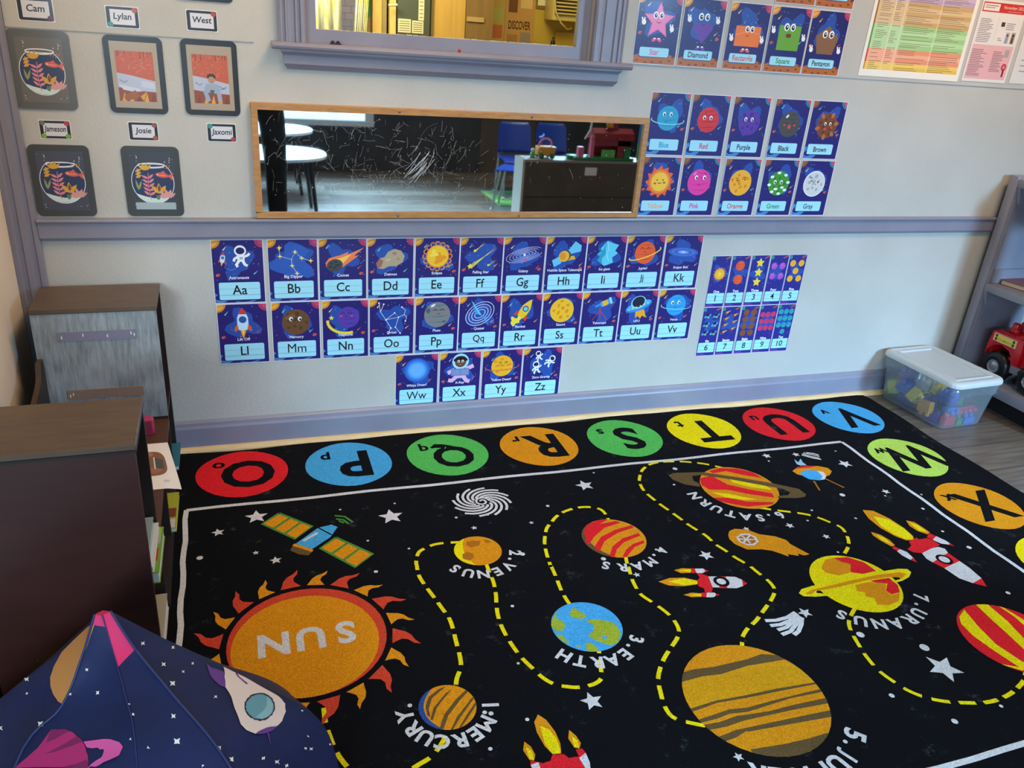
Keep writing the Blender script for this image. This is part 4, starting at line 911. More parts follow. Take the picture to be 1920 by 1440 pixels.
def art_U(a):
    a.poly([(.42, .84), (.66, .84), (.74, .62), (.62, .68), (.58, .60), (.50, .68), (.44, .62)], 'f0a62c'); a.ell(.5, .93, .36, .12, '2b8fd0', 18, 24); a.ell(.5, .96, .33, .09, '49b4e6', 18, 22); a.ell(.48, 1.03, .20, .16, '9fd4ea', 18, 20); a.ell(.48, 1.04, .17, .135, '22263a', 18, 18); a.dots([(.24+.1*i, .84+.033*i) for i in range(6)], .018, 'f6e48a', 8)
def art_V(a): globe(a, .5, .92, .27, '2f9fdd', '2389c4', 'bands', 5); ringed(a, .5, .90, .27, -3, '8fd8ea', w=.016); eyes(a, .48, .96, .24, .04); smile(a, .48, .88, .2)
def art_W(a):
    for r, c in ((.30, '2b62c0'), (.26, '3b7fd6'), (.21, '5aa0ea'), (.16, '6cb2f2')): a.circ(.5, .92, r, c, 26)
def art_X(a):
    a.circ(.5, 1.08, .20, 'a8dcee', 20); a.circ(.5, 1.07, .135, '6d4631', 18); a.ell(.5, 1.15, .135, .07, '2a1a14', 0, 14); a.circ(.37, 1.12, .04, '2a1a14', 8); a.circ(.63, 1.12, .04, '2a1a14', 8); eyes(a, .5, 1.07, .12, 0, .4, .25); smile(a, .5, 1.02, .14, 'f2e4e0')
    for pts in ([(.36, .88), (.20, .80)], [(.64, .88), (.82, .96)], [(.42, .70), (.30, .60), (.22, .62)], [(.58, .70), (.66, .58), (.74, .56)]): a.line(pts, .10, 'e6b6d6')
    a.poly([(.34, .90), (.66, .90), (.64, .66), (.36, .66)], 'e6b6d6'); a.rect(.28, .72, .72, .90, '6f7fae'); a.rect(.30, .74, .49, .88, '8492c0'); a.rect(.51, .74, .70, .88, '8492c0')
def art_Y(a): globe(a, .5, .90, .27, 'f5b325', 'e8932a', 'craters', 2.2); ringed(a, .5, .88, .27, 2, 'd86a3a', w=.018); sleepy(a, .52, .94, .22)
def art_Z(a): spaceman(a, .40, 1.10, .20, rot=15); spaceman(a, .70, .95, .24, rot=-40); spaceman(a, .36, .80, .25, rot=8)

ALPH = [('A', 'Astronauts', art_A), ('B', 'Big Dipper', art_B), ('C', 'Comet', art_C), ('D', 'Deimos', art_D), ('E', 'Eclipse', art_E), ('F', 'Falling Star', art_F), ('G', 'Galaxy', art_G), ('H', 'Hubble Space Telescope', art_H), ('I', 'Ice giant', art_I), ('J', 'Jupiter', art_J), ('K', 'Kuiper Belt', art_K),
        ('L', 'Lift Off', art_L), ('M', 'Mercury', art_M), ('N', 'Neptune', art_N), ('O', 'Orion', art_O), ('P', 'Pluto', art_P), ('Q', 'Quasar', art_Q), ('R', 'Rocket', art_R), ('S', 'Saturn', art_S), ('T', 'Telescope', art_T), ('U', 'UFO', art_U), ('V', 'Venus', art_V),
        ('W', 'White Dwarf', art_W), ('X', 'X-Ray', art_X), ('Y', 'Yellow Dwarf', art_Y), ('Z', 'Zero Gravity', art_Z)]
AX = [-.080, .094, .258, .4215, .587, .749, .9115, 1.0755, 1.2385, 1.4015, 1.5675]
SEEN = dict(A='showing an astronaut', B='showing a star constellation', C='showing a flaming comet', D='showing a lumpy tan rock', E='showing a blazing sun', F='showing falling yellow stars', G='showing white orbit rings', H='showing a blue and orange satellite', I='showing blue ice crystals', J='showing an orange ringed planet', K='showing a blue disc of dust',
            L='showing an upright rocket', M='showing a brown planet with a face', N='showing a purple planet', O='showing white constellation lines', P='showing a smiling grey planet', Q='showing a blue spike through rings', R='showing a yellow tilted rocket', S='showing a yellow cratered moon', T='showing a telescope on a tripod', U='showing a flying saucer', V='showing a blue ringed planet',
            W='showing a glowing blue ball', X='showing a pink suited child astronaut', Y='showing a yellow ringed planet', Z='showing three floating astronauts')
def label_box(a, x0, y0, x1, y1, ruled=True):
    a.rect(x0-.014, y0-.014, x1+.014, y1+.014, '1d2a78', .04); a.rect(x0, y0, x1, y1, CYAN, .035)
    if ruled:
        h = y1-y0; a.hold = True
        for i in range(14): a.rect(x0+.02+(x1-x0-.04)*i/14, y0+h*.62, x0+.02+(x1-x0-.04)*(i+.6)/14, y0+h*.62+.007, '5a8fae')
        a.rect(x0, y0+h*.26, x1, y0+h*.26+.007, '4f7f9c'); a.hold = False; a.l += 1
for k, (L_, word, fn) in enumerate(ALPH):
    if k < 11: x, zt, zb = AX[k], .756, .540
    elif k < 22: x, zt, zb = AX[k-11]+(.002 if k < 13 else .006), .538, .3225
    else: x, zt, zb = (.524, .690, .857, 1.021)[k-22], .319, .106
    w_ = .1615; mb, a = flat('alphabet_card', x, zb, w_, zt-zb, y=-0.0005-0.0008*(k % 2), base=NAVY)
    H = (zt-zb)/w_
    sky_decor(a, H, k+1); fn(a)
    a.text(word, .5, .545, .062, 'f4f4fb', .012, maxw=.88, capref='Al')
    for r_ in (.20, .16, .12): a.ring(.12, .14, r_, r_*.62, .018, '5f9fd6', 20, 110, 330, 12)
    for r_ in (.24, .20): a.ring(.62, .10, r_, r_*.4, .016, '4a7fc4', 8, 200, 350, 12)
    label_box(a, .10, .075, .90, .445)
    a.text(L_ + L_.lower(), .5, .285, .20, '14121c', .0 if L_ in 'MW' else .010, capref=L_, sx=.92)
    o = tag(mb.build('alphabet_card'), f'alphabet card {L_}{L_.lower()} {SEEN[L_]}', 'card', 'alphabet cards in rows below the chair rail')

# number cards
def items(a, n, H, fn):
    lay = {1: [(.5, .5)], 2: [(.5, .76), (.5, .3)], 3: [(.5, .84), (.5, .52), (.5, .2)], 4: [(.27, .72), (.73, .72), (.27, .38), (.73, .38)], 5: [(.27, .80), (.75, .80), (.5, .54), (.27, .28), (.75, .28)], 6: [(.28, .80), (.74, .80), (.28, .5), (.74, .5), (.28, .2), (.74, .2)], 7: [(.28, .88), (.74, .78), (.28, .66), (.74, .54), (.28, .44), (.74, .30), (.28, .20)], 8: [(.3, .86), (.72, .86), (.3, .62), (.72, .62), (.3, .38), (.72, .38), (.3, .14), (.72, .14)], 9: [(.2, .76), (.5, .76), (.8, .76), (.2, .52), (.5, .52), (.8, .52), (.2, .28), (.5, .28), (.8, .28)], 10: [(.2, .84), (.5, .84), (.8, .84), (.2, .6), (.5, .6), (.8, .6), (.2, .36), (.5, .36), (.8, .36), (.5, .12)]}[n]
    for p in lay: fn(a, p[0], .88+p[1]*(H-1.02))
NUM = [('One', lambda a, x, y: (sunburst(a, x, y, .24, 'e8862a', 'f3b92c'), a.blob(x, y, .1, 'f7d548', 3))), ('Two', lambda a, x, y: globe(a, x, y, .24, 'e8502c', 'f08a3a')), ('Three', lambda a, x, y: a.star(x, y, .24, 'f5d23a', 5, .5)), ('Four', lambda a, x, y: globe(a, x, y, .17, 'a645b4', 'd98fd6', 'craters', 2)), ('Five', lambda a, x, y: globe(a, x, y, .16, 'f2b428', 'e0922a', 'craters', 1)),
       ('Six', lambda a, x, y: (a.ell(x, y, .20, .07, '3fa9c8', 25, 14), a.ell(x, y+.05, .10, .07, '1d2436', 25, 12), a.ell(x+.05, y-.08, .05, .04, 'f0b23a', 25, 8))), ('Seven', lambda a, x, y: (a.poly([(x-.16, y-.02), (x-.08, y+.05), (x+.2, y+.12), (x-.06, y-.09)], 'e8a23a'), a.circ(x-.1, y-.03, .07, '6a4a3a', 10))), ('Eight', lambda a, x, y: globe(a, x, y, .16, '8a5434', '6d3f26', 'craters', 3)), ('Nine', lambda a, x, y: globe(a, x, y, .135, 'd63a68', 'b82a55', 'craters', 1)), ('Ten', lambda a, x, y: globe(a, x, y, .135, '2fa5a8', '1d8488', 'craters', 2))]
NX = [1.787, 1.8775, 1.9695, 2.0605, 2.1495]
NSEE = ['one sun', 'two orange planets', 'three yellow stars', 'four purple balls', 'five yellow faces', 'six blue saucers', 'seven small comets', 'eight brown rocks', 'nine pink balls', 'ten teal balls']
for k, (word, fn) in enumerate(NUM):
    x = NX[k % 5]; zb = .456 if k < 5 else .2405; h_ = .2145; w_ = .0865
    mb, a = flat('number_card', x, zb, w_, h_, y=-0.0006, base='2a2a86'); H = h_/w_
    a.blob(.5, H*.66, .36, SKY, k+3); rg = random.Random(k+50)
    a.dots([(rg.uniform(.08, .92), rg.uniform(.85, H-.05), rg.uniform(.6, 1.4)) for _ in range(16)], .012, 'bfc8ec', 5)
    a.ell(.10, H-.12, .08, .10, '3f8f86', 0, 8); a.line([(.72, H-.16), (.96, H-.04)], .07, 'b85c3a')
    items(a, k+1, H, fn)
    a.text(word, .5, .76, .13, 'f6f6fb', .03, maxw=.8, capref='T')
    a.rect(.05, .17, .95, .68, CYAN, .04); a.rect(.05, .50, .95, .512, '5a9fb8'); a.rect(.05, .30, .95, .312, '5a9fb8'); a.text(str(k+1), .5, .43, .30, '17151c', .01)
    a.poly([(.012, .012), (.6, .012), (.35, .14), (.012, .10)], '6a3a9c')
    tag(mb.build('number_card'), f'narrow number card {k+1} showing {NSEE[k]}', 'card', 'number cards right of the alphabet cards')

# colour cards (planets with faces)
CXS = ([1.421, 1.586, 1.759, 1.937, 2.105], [1.421, 1.588, 1.768, 1.943, 2.109])
def c_blue(a): globe(a, .48, .82, .27, '2fa3cc', '2790b8', 'bands', 1); ringed(a, .48, .78, .27, -2, '8fd8e6', w=.022); eyes(a, .46, .88, .24, .03); smile(a, .44, .77, .2)
def c_red(a): globe(a, .48, .82, .28, 'd8302f', 'b01f2a', 'bands', 2); eyes(a, .46, .84, .24, .02); a.line([(.36, .97), (.42, 1.0)], .012, '3a1212')
def c_purple(a): globe(a, .5, .80, .29, '5a37a0', '43277f', 'craters', 2); eyes(a, .48, .84, .24, .02)
def c_black(a): globe(a, .5, .80, .30, '4b4b48', '42423f', 'bands', 3); a.ell(.40, .98, .05, .025, 'f2f2f2', 45); [a.ring(.5+s*.12, .84, .05, .03, .012, '1c1c1c', 0, 190, 350, 6) for s in (-1, 1)]; a.ell(.5, .74, .045, .05, 'd8424a'); a.ell(.36, .78, .03, .025, 'd8424a'); a.ell(.64, .78, .03, .025, 'd8424a')
def c_brown(a): globe(a, .52, .80, .30, '7a4626', '5f3419', 'craters', 1); a.hold = True; [a.ell(.52+.27*math.cos(t), .80+.27*math.sin(t), .07, .05, 'b06c46', math.degrees(t), 8) for t in (0.2, 1.1, 2.2, 3.4, 4.6, 5.5)]; a.hold = False; a.l += 1; eyes(a, .54, .82, .2, .02); a.ell(.48, .72, .04, .035, 'd8424a'); a.ell(.66, .76, .035, .03, 'd8424a')
def c_yellow(a): sunburst(a, .5, .80, .27, 'f0622c', 'f58f2c', 12); a.circ(.5, .80, .22, 'fbc83c', 24); a.circ(.43, .84, .018, '2a1c10', 8); a.circ(.58, .84, .018, '2a1c10', 8); smile(a, .5, .80, .3); a.ell(.38, .76, .035, .02, '8a5a2a'); a.ell(.62, .78, .035, .02, '8a5a2a')
def c_pink(a): globe(a, .5, .80, .31, 'ea3fa0', 'd62f8c', 'bands', 1); a.ell(.36, 1.0, .05, .022, 'f9b8da', 35); eyes(a, .52, .88, .26, .04, .42); smile(a, .5, .76, .24); a.line([(.34, .98), (.42, 1.02)], .012, '3a1230'); a.line([(.60, 1.02), (.68, .98)], .012, '3a1230')
def c_orange(a): globe(a, .5, .80, .31, 'f6b22a', 'e8861f', 'craters', 2.5); a.circ(.40, .86, .02, '1d140c', 8); a.circ(.62, .88, .02, '1d140c', 8); a.line([(.34, .92), (.44, .90)], .014, '1d140c'); a.line([(.58, .94), (.68, .92)], .014, '1d140c'); smile(a, .48, .80, .24)
def c_green(a): globe(a, .5, .80, .30, '3f9a2a', '2a7a34', 'craters', 3); a.hold = True; [a.ell(.5+.27*math.cos(t), .80+.27*math.sin(t)*.95, .055, .035, 'f2f6f2', 0, 8) for t in (.1, .9, 1.7, 2.5, 3.3, 4.1, 4.9, 5.6)]; a.ell(.44, .66, .06, .03, 'f2f6f2'); a.ell(.62, .70, .05, .03, 'f2f6f2'); a.hold = False; a.l += 1; eyes(a, .48, .80, .25, .02)
def c_gray(a): a.circ(.5, .80, .32, 'f2f3f3', 26); globe(a, .5, .80, .30, 'd2d4d4', 'a9abac', 'craters', 2); a.circ(.40, .88, .02, '17171c', 8); a.circ(.60, .84, .02, '17171c', 8); a.line([(.34, .97), (.44, .93)], .014, '17171c'); a.ring(.5, .76, .06, .04, .012, '17171c', 0, 20, 160, 8)
COLS = [('Blue', c_blue, '1fa0d8', 'blue ringed planet'), ('Red', c_red, 'd83a5a', 'striped red planet'), ('Purple', c_purple, '2c2860', 'spotted purple planet'), ('Black', c_black, '20202a', 'dark grey planet with blushing cheeks'), ('Brown', c_brown, '30281f', 'brown rocky planet'), ('Yellow', c_yellow, 'f0b070', 'yellow smiling sun'), ('Pink', c_pink, 'e0409a', 'pink planet'), ('Orange', c_orange, 'd8604a', 'orange cratered moon'), ('Green', c_green, '2a9a5c', 'green planet with clouds'), ('Gray', c_gray, '3a4a52', 'pale grey moon')]
for k, (word, fn, tc_, see) in enumerate(COLS):
    x = CXS[k//5][k % 5]; zb = 1.0535 if k < 5 else .832; w_ = .1575; h_ = .2165
    mb, a = flat('color_card', x, zb, w_, h_, y=-0.0005-0.0008*(k % 2), base=NAVY); H = h_/w_
    sky_decor(a, H, k+70, ('7d4a2c', '96603a'), '2f7f96'); fn(a)
    for r_ in (.26, .21, .16): a.ring(.16, .16, r_, r_*.62, .024, '4f9fe0', 20, 100, 340, 14)
    label_box(a, .10, .115, .84, .36, False); a.text(word, .47, .235, .125, tc_, .02, maxw=.66, sx=.85, capref='B')
    tag(mb.build('color_card'), f'colour card {word} with a {see}', 'card', 'colour cards right of the wall mirror')

# shape cards
def gloves(a, pts):
    for x, y in pts: a.ell(x, y, .05, .055, 'f6f6f6', 20, 10); a.line([(x-.03, y+.03), (x-.05, y+.09)], .03, 'f6f6f6'); a.line([(x+.01, y+.03), (x+.01, y+.09)], .03, 'f6f6f6')
def feet(a, x, y, c):
    for s in (-1, 1): a.ell(x+s*.06, y, .06, .035, c, -s*25, 10); a.ell(x+s*.05, y+.025, .03, .014, 'ffffff', 0, 8)
def s_star(a): gloves(a, [(.16, .80), (.82, .70)]); a.star(.5, .84, .37, 'ea5f9e', 5, .45); a.star(.5, .84, .33, 'f27fb4', 5, .45); eyes(a, .48, .92, .20, .02, .33, .28); smile(a, .5, .84, .3); feet(a, .5, .48, 'e8458f')
def s_diamond(a): gloves(a, [(.16, .92), (.84, .92)]); a.poly([(.28, .84), (.5, .88), (.74, .84), (.74, .76), (.52, .46), (.30, .72)], '6a35a0'); eyes(a, .5, .96, .22, .03, .33, .28); smile(a, .5, .86, .26); feet(a, .5, .38, '7a3a9c')
def s_rect(a): gloves(a, [(.12, .62), (.88, .62)]); a.rect(.2, .48, .82, .88, 'f27a22'); a.line([(.22, .7), (.5, .78), (.8, .74)], .01, 'f8a860'); eyes(a, .54, .80, .2, .03, .3, .28); smile(a, .5, .72, .26); feet(a, .5, .40, 'e86a3a')
def s_square(a): gloves(a, [(.10, .84), (.90, .72)]); a.rect(.24, .46, .80, .96, '6aa82a'); eyes(a, .5, .90, .24, .02, .33, .28); a.ell(.5, .76, .07, .045, '7a1f1f'); feet(a, .5, .30, '3f8a3a')
def s_pent(a): gloves(a, [(.14, .52), (.88, .52)]); a.poly([(.5, 1.02), (.80, .80), (.72, .44), (.30, .44), (.20, .80)], '8a5f3a'); eyes(a, .52, .82, .24, .02, .35, .28); feet(a, .5, .30, '7a4a2c')
def s_none(a): gloves(a, [(.14, .62), (.88, .62)]); a.ell(.5, .8, .28, .36, '4a78b4', 0, 8); eyes(a, .5, .88, .24)
SHP = [('Star', s_star, 'e0559a', 'pink star'), ('Diamond', s_diamond, '2c2660', 'purple diamond'), ('Rectangle', s_rect, 'd85a4a', 'orange rectangle'), ('Square', s_square, '2f8f4f', 'green square'), ('Pentagon', s_pent, '2c3040', 'brown pentagon')]
SX = [1.3245, 1.496, 1.6785, 1.8485, 2.0165]
for k in range(7):
    if k < 5: word, fn, tc_, see = SHP[k]; x, zb = SX[k], 1.358
    else: word, fn, tc_, see = '', s_none, '20306a', ''; x, zb = SX[k-2]+0.001, 1.586
    w_, h_ = .1645, .2185
    mb, a = flat('shape_card', x, zb, w_, h_, y=-0.0045-0.0008*(k % 2), base='251f66'); H = h_/w_
    sky_decor(a, H, k+90); fn(a)
    a.poly([(.012, .012), (.988, .012), (.988, .16), (.8, .22), (.5, .24), (.2, .22), (.012, .16)], 'b5672c'); a.hold = True
    for x_, y_ in ((.1, .07), (.3, .04), (.46, .05), (.66, .06), (.86, .09), (.93, .16)): a.ell(x_, y_, .04, .02, '7d401c', 0, 8)
    a.hold = False; a.l += 1
    label_box(a, .14, .15, .82, .33, False)
    if word: a.text(word, .48, .245, .115, tc_, .02, maxw=.64, sx=.85, capref='S')
    lb = f'shape card {word} with a cartoon {see}' if word else ('shape card cut off by the top, above the square card' if k == 5 else 'shape card cut off by the top, above the pentagon card')
    tag(mb.build('shape_card'), lb, 'card', 'shape cards right of the interior window')

# ------------------------------------------------------------------ posters at the right
mb, a = flat('wall_chart', 2.273, 1.367, .486, .66, y=-0.0045, edge='f0ece2'); k_ = 1/.486
bands = [('f0d070', 'e8c455', .050, .105), ('f2b292', 'ea9a78', .105, .205), ('b9dfa9', 'a3d18f', .205, .375), ('dcc196', 'cbaa72', .375, .54), ('cbb8cf', 'bda6c2', .54, .72), ('a9c4dc', '98b4cf', .72, .92), ('e0b4b4', 'd49c9c', .92, 1.12), ('d9d4a6', 'c9c28c', 1.12, 1.30)]
a.step = 4e-5
rg = random.Random(11)
for c1, c2, y0, y1 in bands:
    a.rect(.045, y0, .965, y1, c1); n = max(2, int((y1-y0)/.03))
    a.hold = True
    for i in range(0, n, 2): a.rect(.32, y0+(y1-y0)*i/n, .965, y0+(y1-y0)*(i+1)/n, c2)
    for xx in (.20, .30, .645): a.rect(xx, y0, xx+.004, y1, 'f2ead8')
    a.hold = False; a.l += 1; a.hold = True
    m_ = max(3, int((y1-y0)/.0125))
    for i in range(m_):
        y = y0+(y1-y0)*(i+.4)/m_
        for xa, xb in ((.07, .19), (.21, .29), (.33, .63), (.66, .94)):
            if rg.random() < .75: a.rect(xa, y, xa+(xb-xa)*rg.uniform(.5, 1), y+.0035, '7d6a55')
    a.rect(.03, y0, .045, y1, {'f0d070': 'c9a02a', 'f2b292': 'c8503a', 'b9dfa9': '5a9a4a', 'dcc196': '9a6a3a'}.get(c1, '7a6a80')); a.hold = False; a.l += 1
tag(mb.build('wall_chart'), 'large wall chart of purple, tan, green, orange and yellow bands of fine print', 'poster')
mb, a = flat('newsletter', 2.776, 1.372, .228, .296, y=-0.0045, edge='e6e2de'); H = .296/.228
a.rect(.04, .05, .96, .60, 'e6b3b6'); a.rect(.03, H-.19, .97, H-.04, 'c83a38'); a.rect(.05, H-.17, .40, H-.06, 'ece4e0'); a.text('November 2023', .72, H-.10, .05, 'f2c8c0', .01, maxw=.46); a.rect(.08, H-.10, .37, H-.085, 'c87a74'); a.rect(.08, H-.13, .30, H-.118, '8a8480'); a.rect(.6, H-.165, .92, H-.155, 'e89a90')
rg = random.Random(5); a.hold = True
for x0, x1, y0, y1 in ((.06, .38, .64, 1.02), (.06, .42, .10, .54), (.54, .80, .18, .52), (.66, .94, .86, .98), (.54, .66, .68, .74)):
    n = int((y1-y0)/.026)
    for i in range(n): a.rect(x0, y0+(y1-y0)*i/n, x0+(x1-x0)*rg.uniform(.6, 1), y0+(y1-y0)*i/n+.009, '6b5a5a')
a.rect(.455, .66, .459, 1.05, 'b0a8a4'); a.rect(.54, .90, .62, .97, '4a3a32'); a.rect(.70, .64, .79, .82, 'c4b8b4'); a.rect(.83, .64, .92, .82, 'a89a8c'); a.circ(.745, .77, .025, '6a4a3c', 10); a.rect(.72, .65, .77, .74, '8a9ac0'); a.circ(.875, .77, .025, '3a2a20', 10); a.rect(.85, .65, .90, .74, '5a4a38'); a.rect(.80, .42, .90, .54, 'a9a7a6'); a.circ(.87, .26, .06, 'c03a40', 14); a.rect(.86, .10, .90, .22, '7a2a30')
a.hold = False; a.l += 1
a.hold = True; a.circ(.87, .26, .03, 'e08a8a', 10); a.hold = False
tag(mb.build('newsletter'), 'one-page newsletter with a red header and pink lower half', 'poster')
mb, a = flat('notice_sheet', 3.026, 1.374, .23, .29, y=-0.0045, edge='dddbd8'); rg = random.Random(8); a.hold = True
for i in range(9): a.rect(.18+rg.uniform(-.06, .06), .20+i*.09, .80+rg.uniform(-.1, .1), .215+i*.09, '8d8a88')
a.hold = False
tag(mb.build('notice_sheet'), 'plain white notice sheet cut off at the right edge', 'paper')

# ------------------------------------------------------------------ left: framed prints and name tags
def rr(w, h, r, n=6):
    return [(p[0]+w/2, p[1]+h/2) for p in rrect(w/2, h/2, r, n)]
def framed(name, label, x, z, w, h, col, bw, fn, r=.016, y=0.0, group=None, cat='framed print'):
    t = MB(); m = ink(col) if isinstance(col, str) else col
    t.prism([(p[0]+x, p[1]+z) for p in rr(w, h, r)], y-0.004, y, m, 'y')
    o = t.build(name); tag(o, label, cat, group)
    b = MB(); b.box((x+bw, y-0.0046, z+bw), (x+w-bw, y-0.004, z+h-bw), ink('3a3f4a'))
    a = Art(b, (x+bw, y-0.0046, z+bw), (1, 0, 0), (0, 0, 1), (0, -1, 0), w-2*bw, step=3e-5)
    fn(a, (h-2*bw)/(w-2*bw)); b.build('print', o)
    return o
def leaf(a, x, y, L_, w_, ang, col):
    c, s = math.cos(R(ang)), math.sin(R(ang)); a.poly([(x+c*L_*u-s*w_*v, y+s*L_*u+c*w_*v) for u, v in ((0, 0), (.3, .5), (.65, .42), (1, 0), (.65, -.42), (.3, -.5))], col)
def fishbowl(bg, fade):
    mixc = lambda c: tuple((lin(c)[i]*(1-fade)+lin('cfc6b6')[i]*fade) for i in range(3))
    def hexc(c):
        v = mixc(c); o = ''
        for q in v:
            q = max(0, min(1, q)); q = 12.92*q if q <= .0031308 else 1.055*q**(1/2.4)-.055; o += '%02x' % round(q*255)
        return o
    def fn(a, H):
        a.rect(0, 0, 1, H, bg)
        bow = [(.50+.47*math.cos(R(t)), .70+.52*math.sin(R(t))) for t in range(-235, 56, 8)]
        a.poly([(.5+(x-.5)*1.03, .7+(y-.7)*1.03) for x, y in bow], hexc('e9eef0')); a.poly(bow, hexc('2b3a5c'))
        a.poly([(.10, .42), (.22, .26), (.42, .19), (.62, .19), (.80, .28), (.9, .42), (.74, .36), (.5, .30), (.26, .36)], hexc('cfe0dc'))
        a.ring(.5, H-.30, .30, .05, .022, hexc('eef2f3'), 0, 0, 360, 26); a.ring(.5, H-.335, .27, .035, .012, hexc('dfe6e8'), 0, 180, 360, 14)
        Y, P_, G, O = hexc('d9a437'), hexc('d98490'), hexc('5c7f5c'), hexc('d8604f')
        for an in (60, 95, 130, 160): leaf(a, .36, .98, .19, .07, an-15, Y)
        for i in range(3): leaf(a, .12, .80+.07*i, .16, .06, 25, Y); leaf(a, .22, .80+.07*i, .10, .05, 120, Y)
        for i in range(5):
            for an in (40, 150): leaf(a, .40, .38+.10*i, .17, .06, an-10+i*3, P_)
        a.line([(.42, .26), (.39, .6), (.41, .92)], .014, P_)
        for an in (50, 90, 130): leaf(a, .62, .42, .26, .10, an, Y)
        leaf(a, .62, .46, .18, .07, 88, hexc('7a4a35'))
        for an in (30, 65, 100, 140, 165): leaf(a, .80, .32, .22, .09, an, hexc('d99a94'))
        for an in (70, 100): leaf(a, .16, .50, .26, .05, an, hexc('8f9a5c')); leaf(a, .58, .26, .14, .06, an, G)
        a.ell(.72, .87, .15, .06, O, -8, 16); a.poly([(.84, .85), (.98, .93), (.95, .84), (.98, .72)], O); a.poly([(.68, .92), (.80, .91), (.76, .98)], O); a.line([(.60, .87), (.80, .86)], .012, hexc('eeb0a2')); a.circ(.62, .885, .012, 'f4f4f0', 8)
        a.hold = True
        for k in range(4): a.line([(.72+.05*k, 1.05-.015*k), (.76+.05*k, 1.12)], .008, Y)
        a.hold = False; a.l += 1
        rg = random.Random(4); a.dots([(rg.choice([rg.uniform(.02, .2), rg.uniform(.8, .98)]), rg.choice([rg.uniform(.03, .18), rg.uniform(H-.25, H-.04)]), rg.uniform(.5, 1.3)) for _ in range(18)], .011, 'e6e6e2', 6)
    return fn
FR = 'fishbowl prints in grey corner frames'
framed('framed_print', 'fishbowl print on tan hanging highest beside the corner casing', -.559, 1.137, .155, .208, '5b5c58', .019, fishbowl('6a665e', .0), group=FR)
framed('framed_print', 'fishbowl print just above the chair rail beside the corner casing', -.553, .832, .160, .208, '3f4240', .018, fishbowl('474b58', .0), group=FR)
def fb3(a, H):
    fishbowl('40444f', .0)(a, H); a.rect(.06, .03, .97, .20, 'a3b3b4')
framed('framed_print', 'fishbowl print with a pale strip along its foot, above the chair rail', -.308, .832, .160, .210, '3f4240', .018, fb3, group=FR)
def photo(kind):
    def fn(a, H):
        a.rect(0, 0, 1, H, 'a89a84'); x0, x1, y0, y1 = .10, .90, .15, H-.20
        a.rect(x0, y0, x1, y1, 'c05a34'); rg = random.Random(9+kind)
        a.hold = True
        for i in range(60): a.rect(*(lambda x, y: (x, y, x+.04, y+.018))(rg.uniform(x0, x1-.05), rg.uniform(y0+.6, y1-.03)), rg.choice(['cf6e44', 'b04d2c', 'a9452a', 'd47c50']))
        a.hold = False; a.l += 1
        a.hold = True
        for x in (.14, .18, .30, .62, .70, .78, .84): a.rect(x, y1-rg.uniform(.05, .16), x+.014, y1, '54271a')
        a.hold = False; a.l += 1
        a.poly([(x0, y0+.62), (.45, y0+.56), (x1, y0+.46), (x1, y0+.22), (.5, y0+.24), (x0, y0+.30)], 'b4bcd0')
        a.line([(.14, .62), (.24, .56), (.30, .60)], .012, '2c3040'); a.line([(.66, .56), (.76, .50), (.84, .54)], .012, '2c3040'); a.line([(.68, .48), (.82, .50)], .010, '2c3040')
        a.poly([(x0, y0+.30), (.5, y0+.24), (x1, y0+.22), (x1, y0), (x0, y0)], '8f4422')
        for x in (.2, .36, .52, .68, .82): a.poly([(x-.05, y0), (x+.05, y0), (x+.02, y0+.2)], rg.choice(['c8702a', '7a3a20', 'd8a03a']))
        if kind == 0:
            for pts in ([(.42, .56), (.36, .40), (.42, .20)], [(.60, .56), (.66, .38), (.68, .20)]): a.line(pts, .10, '9aa6bc')
            a.poly([(.38, .60), (.64, .60), (.66, .40), (.36, .40)], '9aa6bc'); a.poly([(.46, .46), (.56, .46), (.54, .34), (.48, .34)], '4f5f3c')
            a.ell(.51, .70, .085, .10, 'b98a6c', 0, 14); a.ell(.51, .76, .10, .07, '3a261c', 0, 14); a.ell(.51, .69, .075, .075, 'b98a6c', 0, 14); a.circ(.48, .70, .008, '241812', 6); a.circ(.54, .70, .008, '241812', 6); a.line([(.48, .655), (.54, .655)], .008, '7a3a34')
        else:
            a.poly([(x0+.02, .52), (.30, .48), (.52, .44), (.60, .38), (.42, .36), (.2, .40)], 'c9d3df'); a.poly([(.2, .26), (.45, .40), (.56, .28), (.44, .20), (.22, .17)], '9a5a2c'); a.poly([(.55, .26), (.70, .38), (.62, .16)], 'cf9a3a')
            a.poly([(.60, .62), (.88, .56), (.88, .44), (.60, .48)], 'c3cbda'); a.ring(.68, .95, .05, .06, .010, 'b0a89a', 0, 90, 270, 8)
    return fn
framed('framed_photo', 'black framed photo of an empty orange bed, left of the photo of the child', -.320, 1.135, .155, .210, '23211f', .0155, photo(1), group='black framed photos')
framed('framed_photo', 'black framed photo of a child in grey sitting on an orange bed', -.117, 1.137, .155, .210, '23211f', .0155, photo(0), y=-0.0, group='black framed photos')
framed('framed_photo', 'black frame cut off by the top edge of the photo', -.117, 1.449, .155, .210, '23211f', .0155, photo(0), y=-0.0035, group='black framed photos')
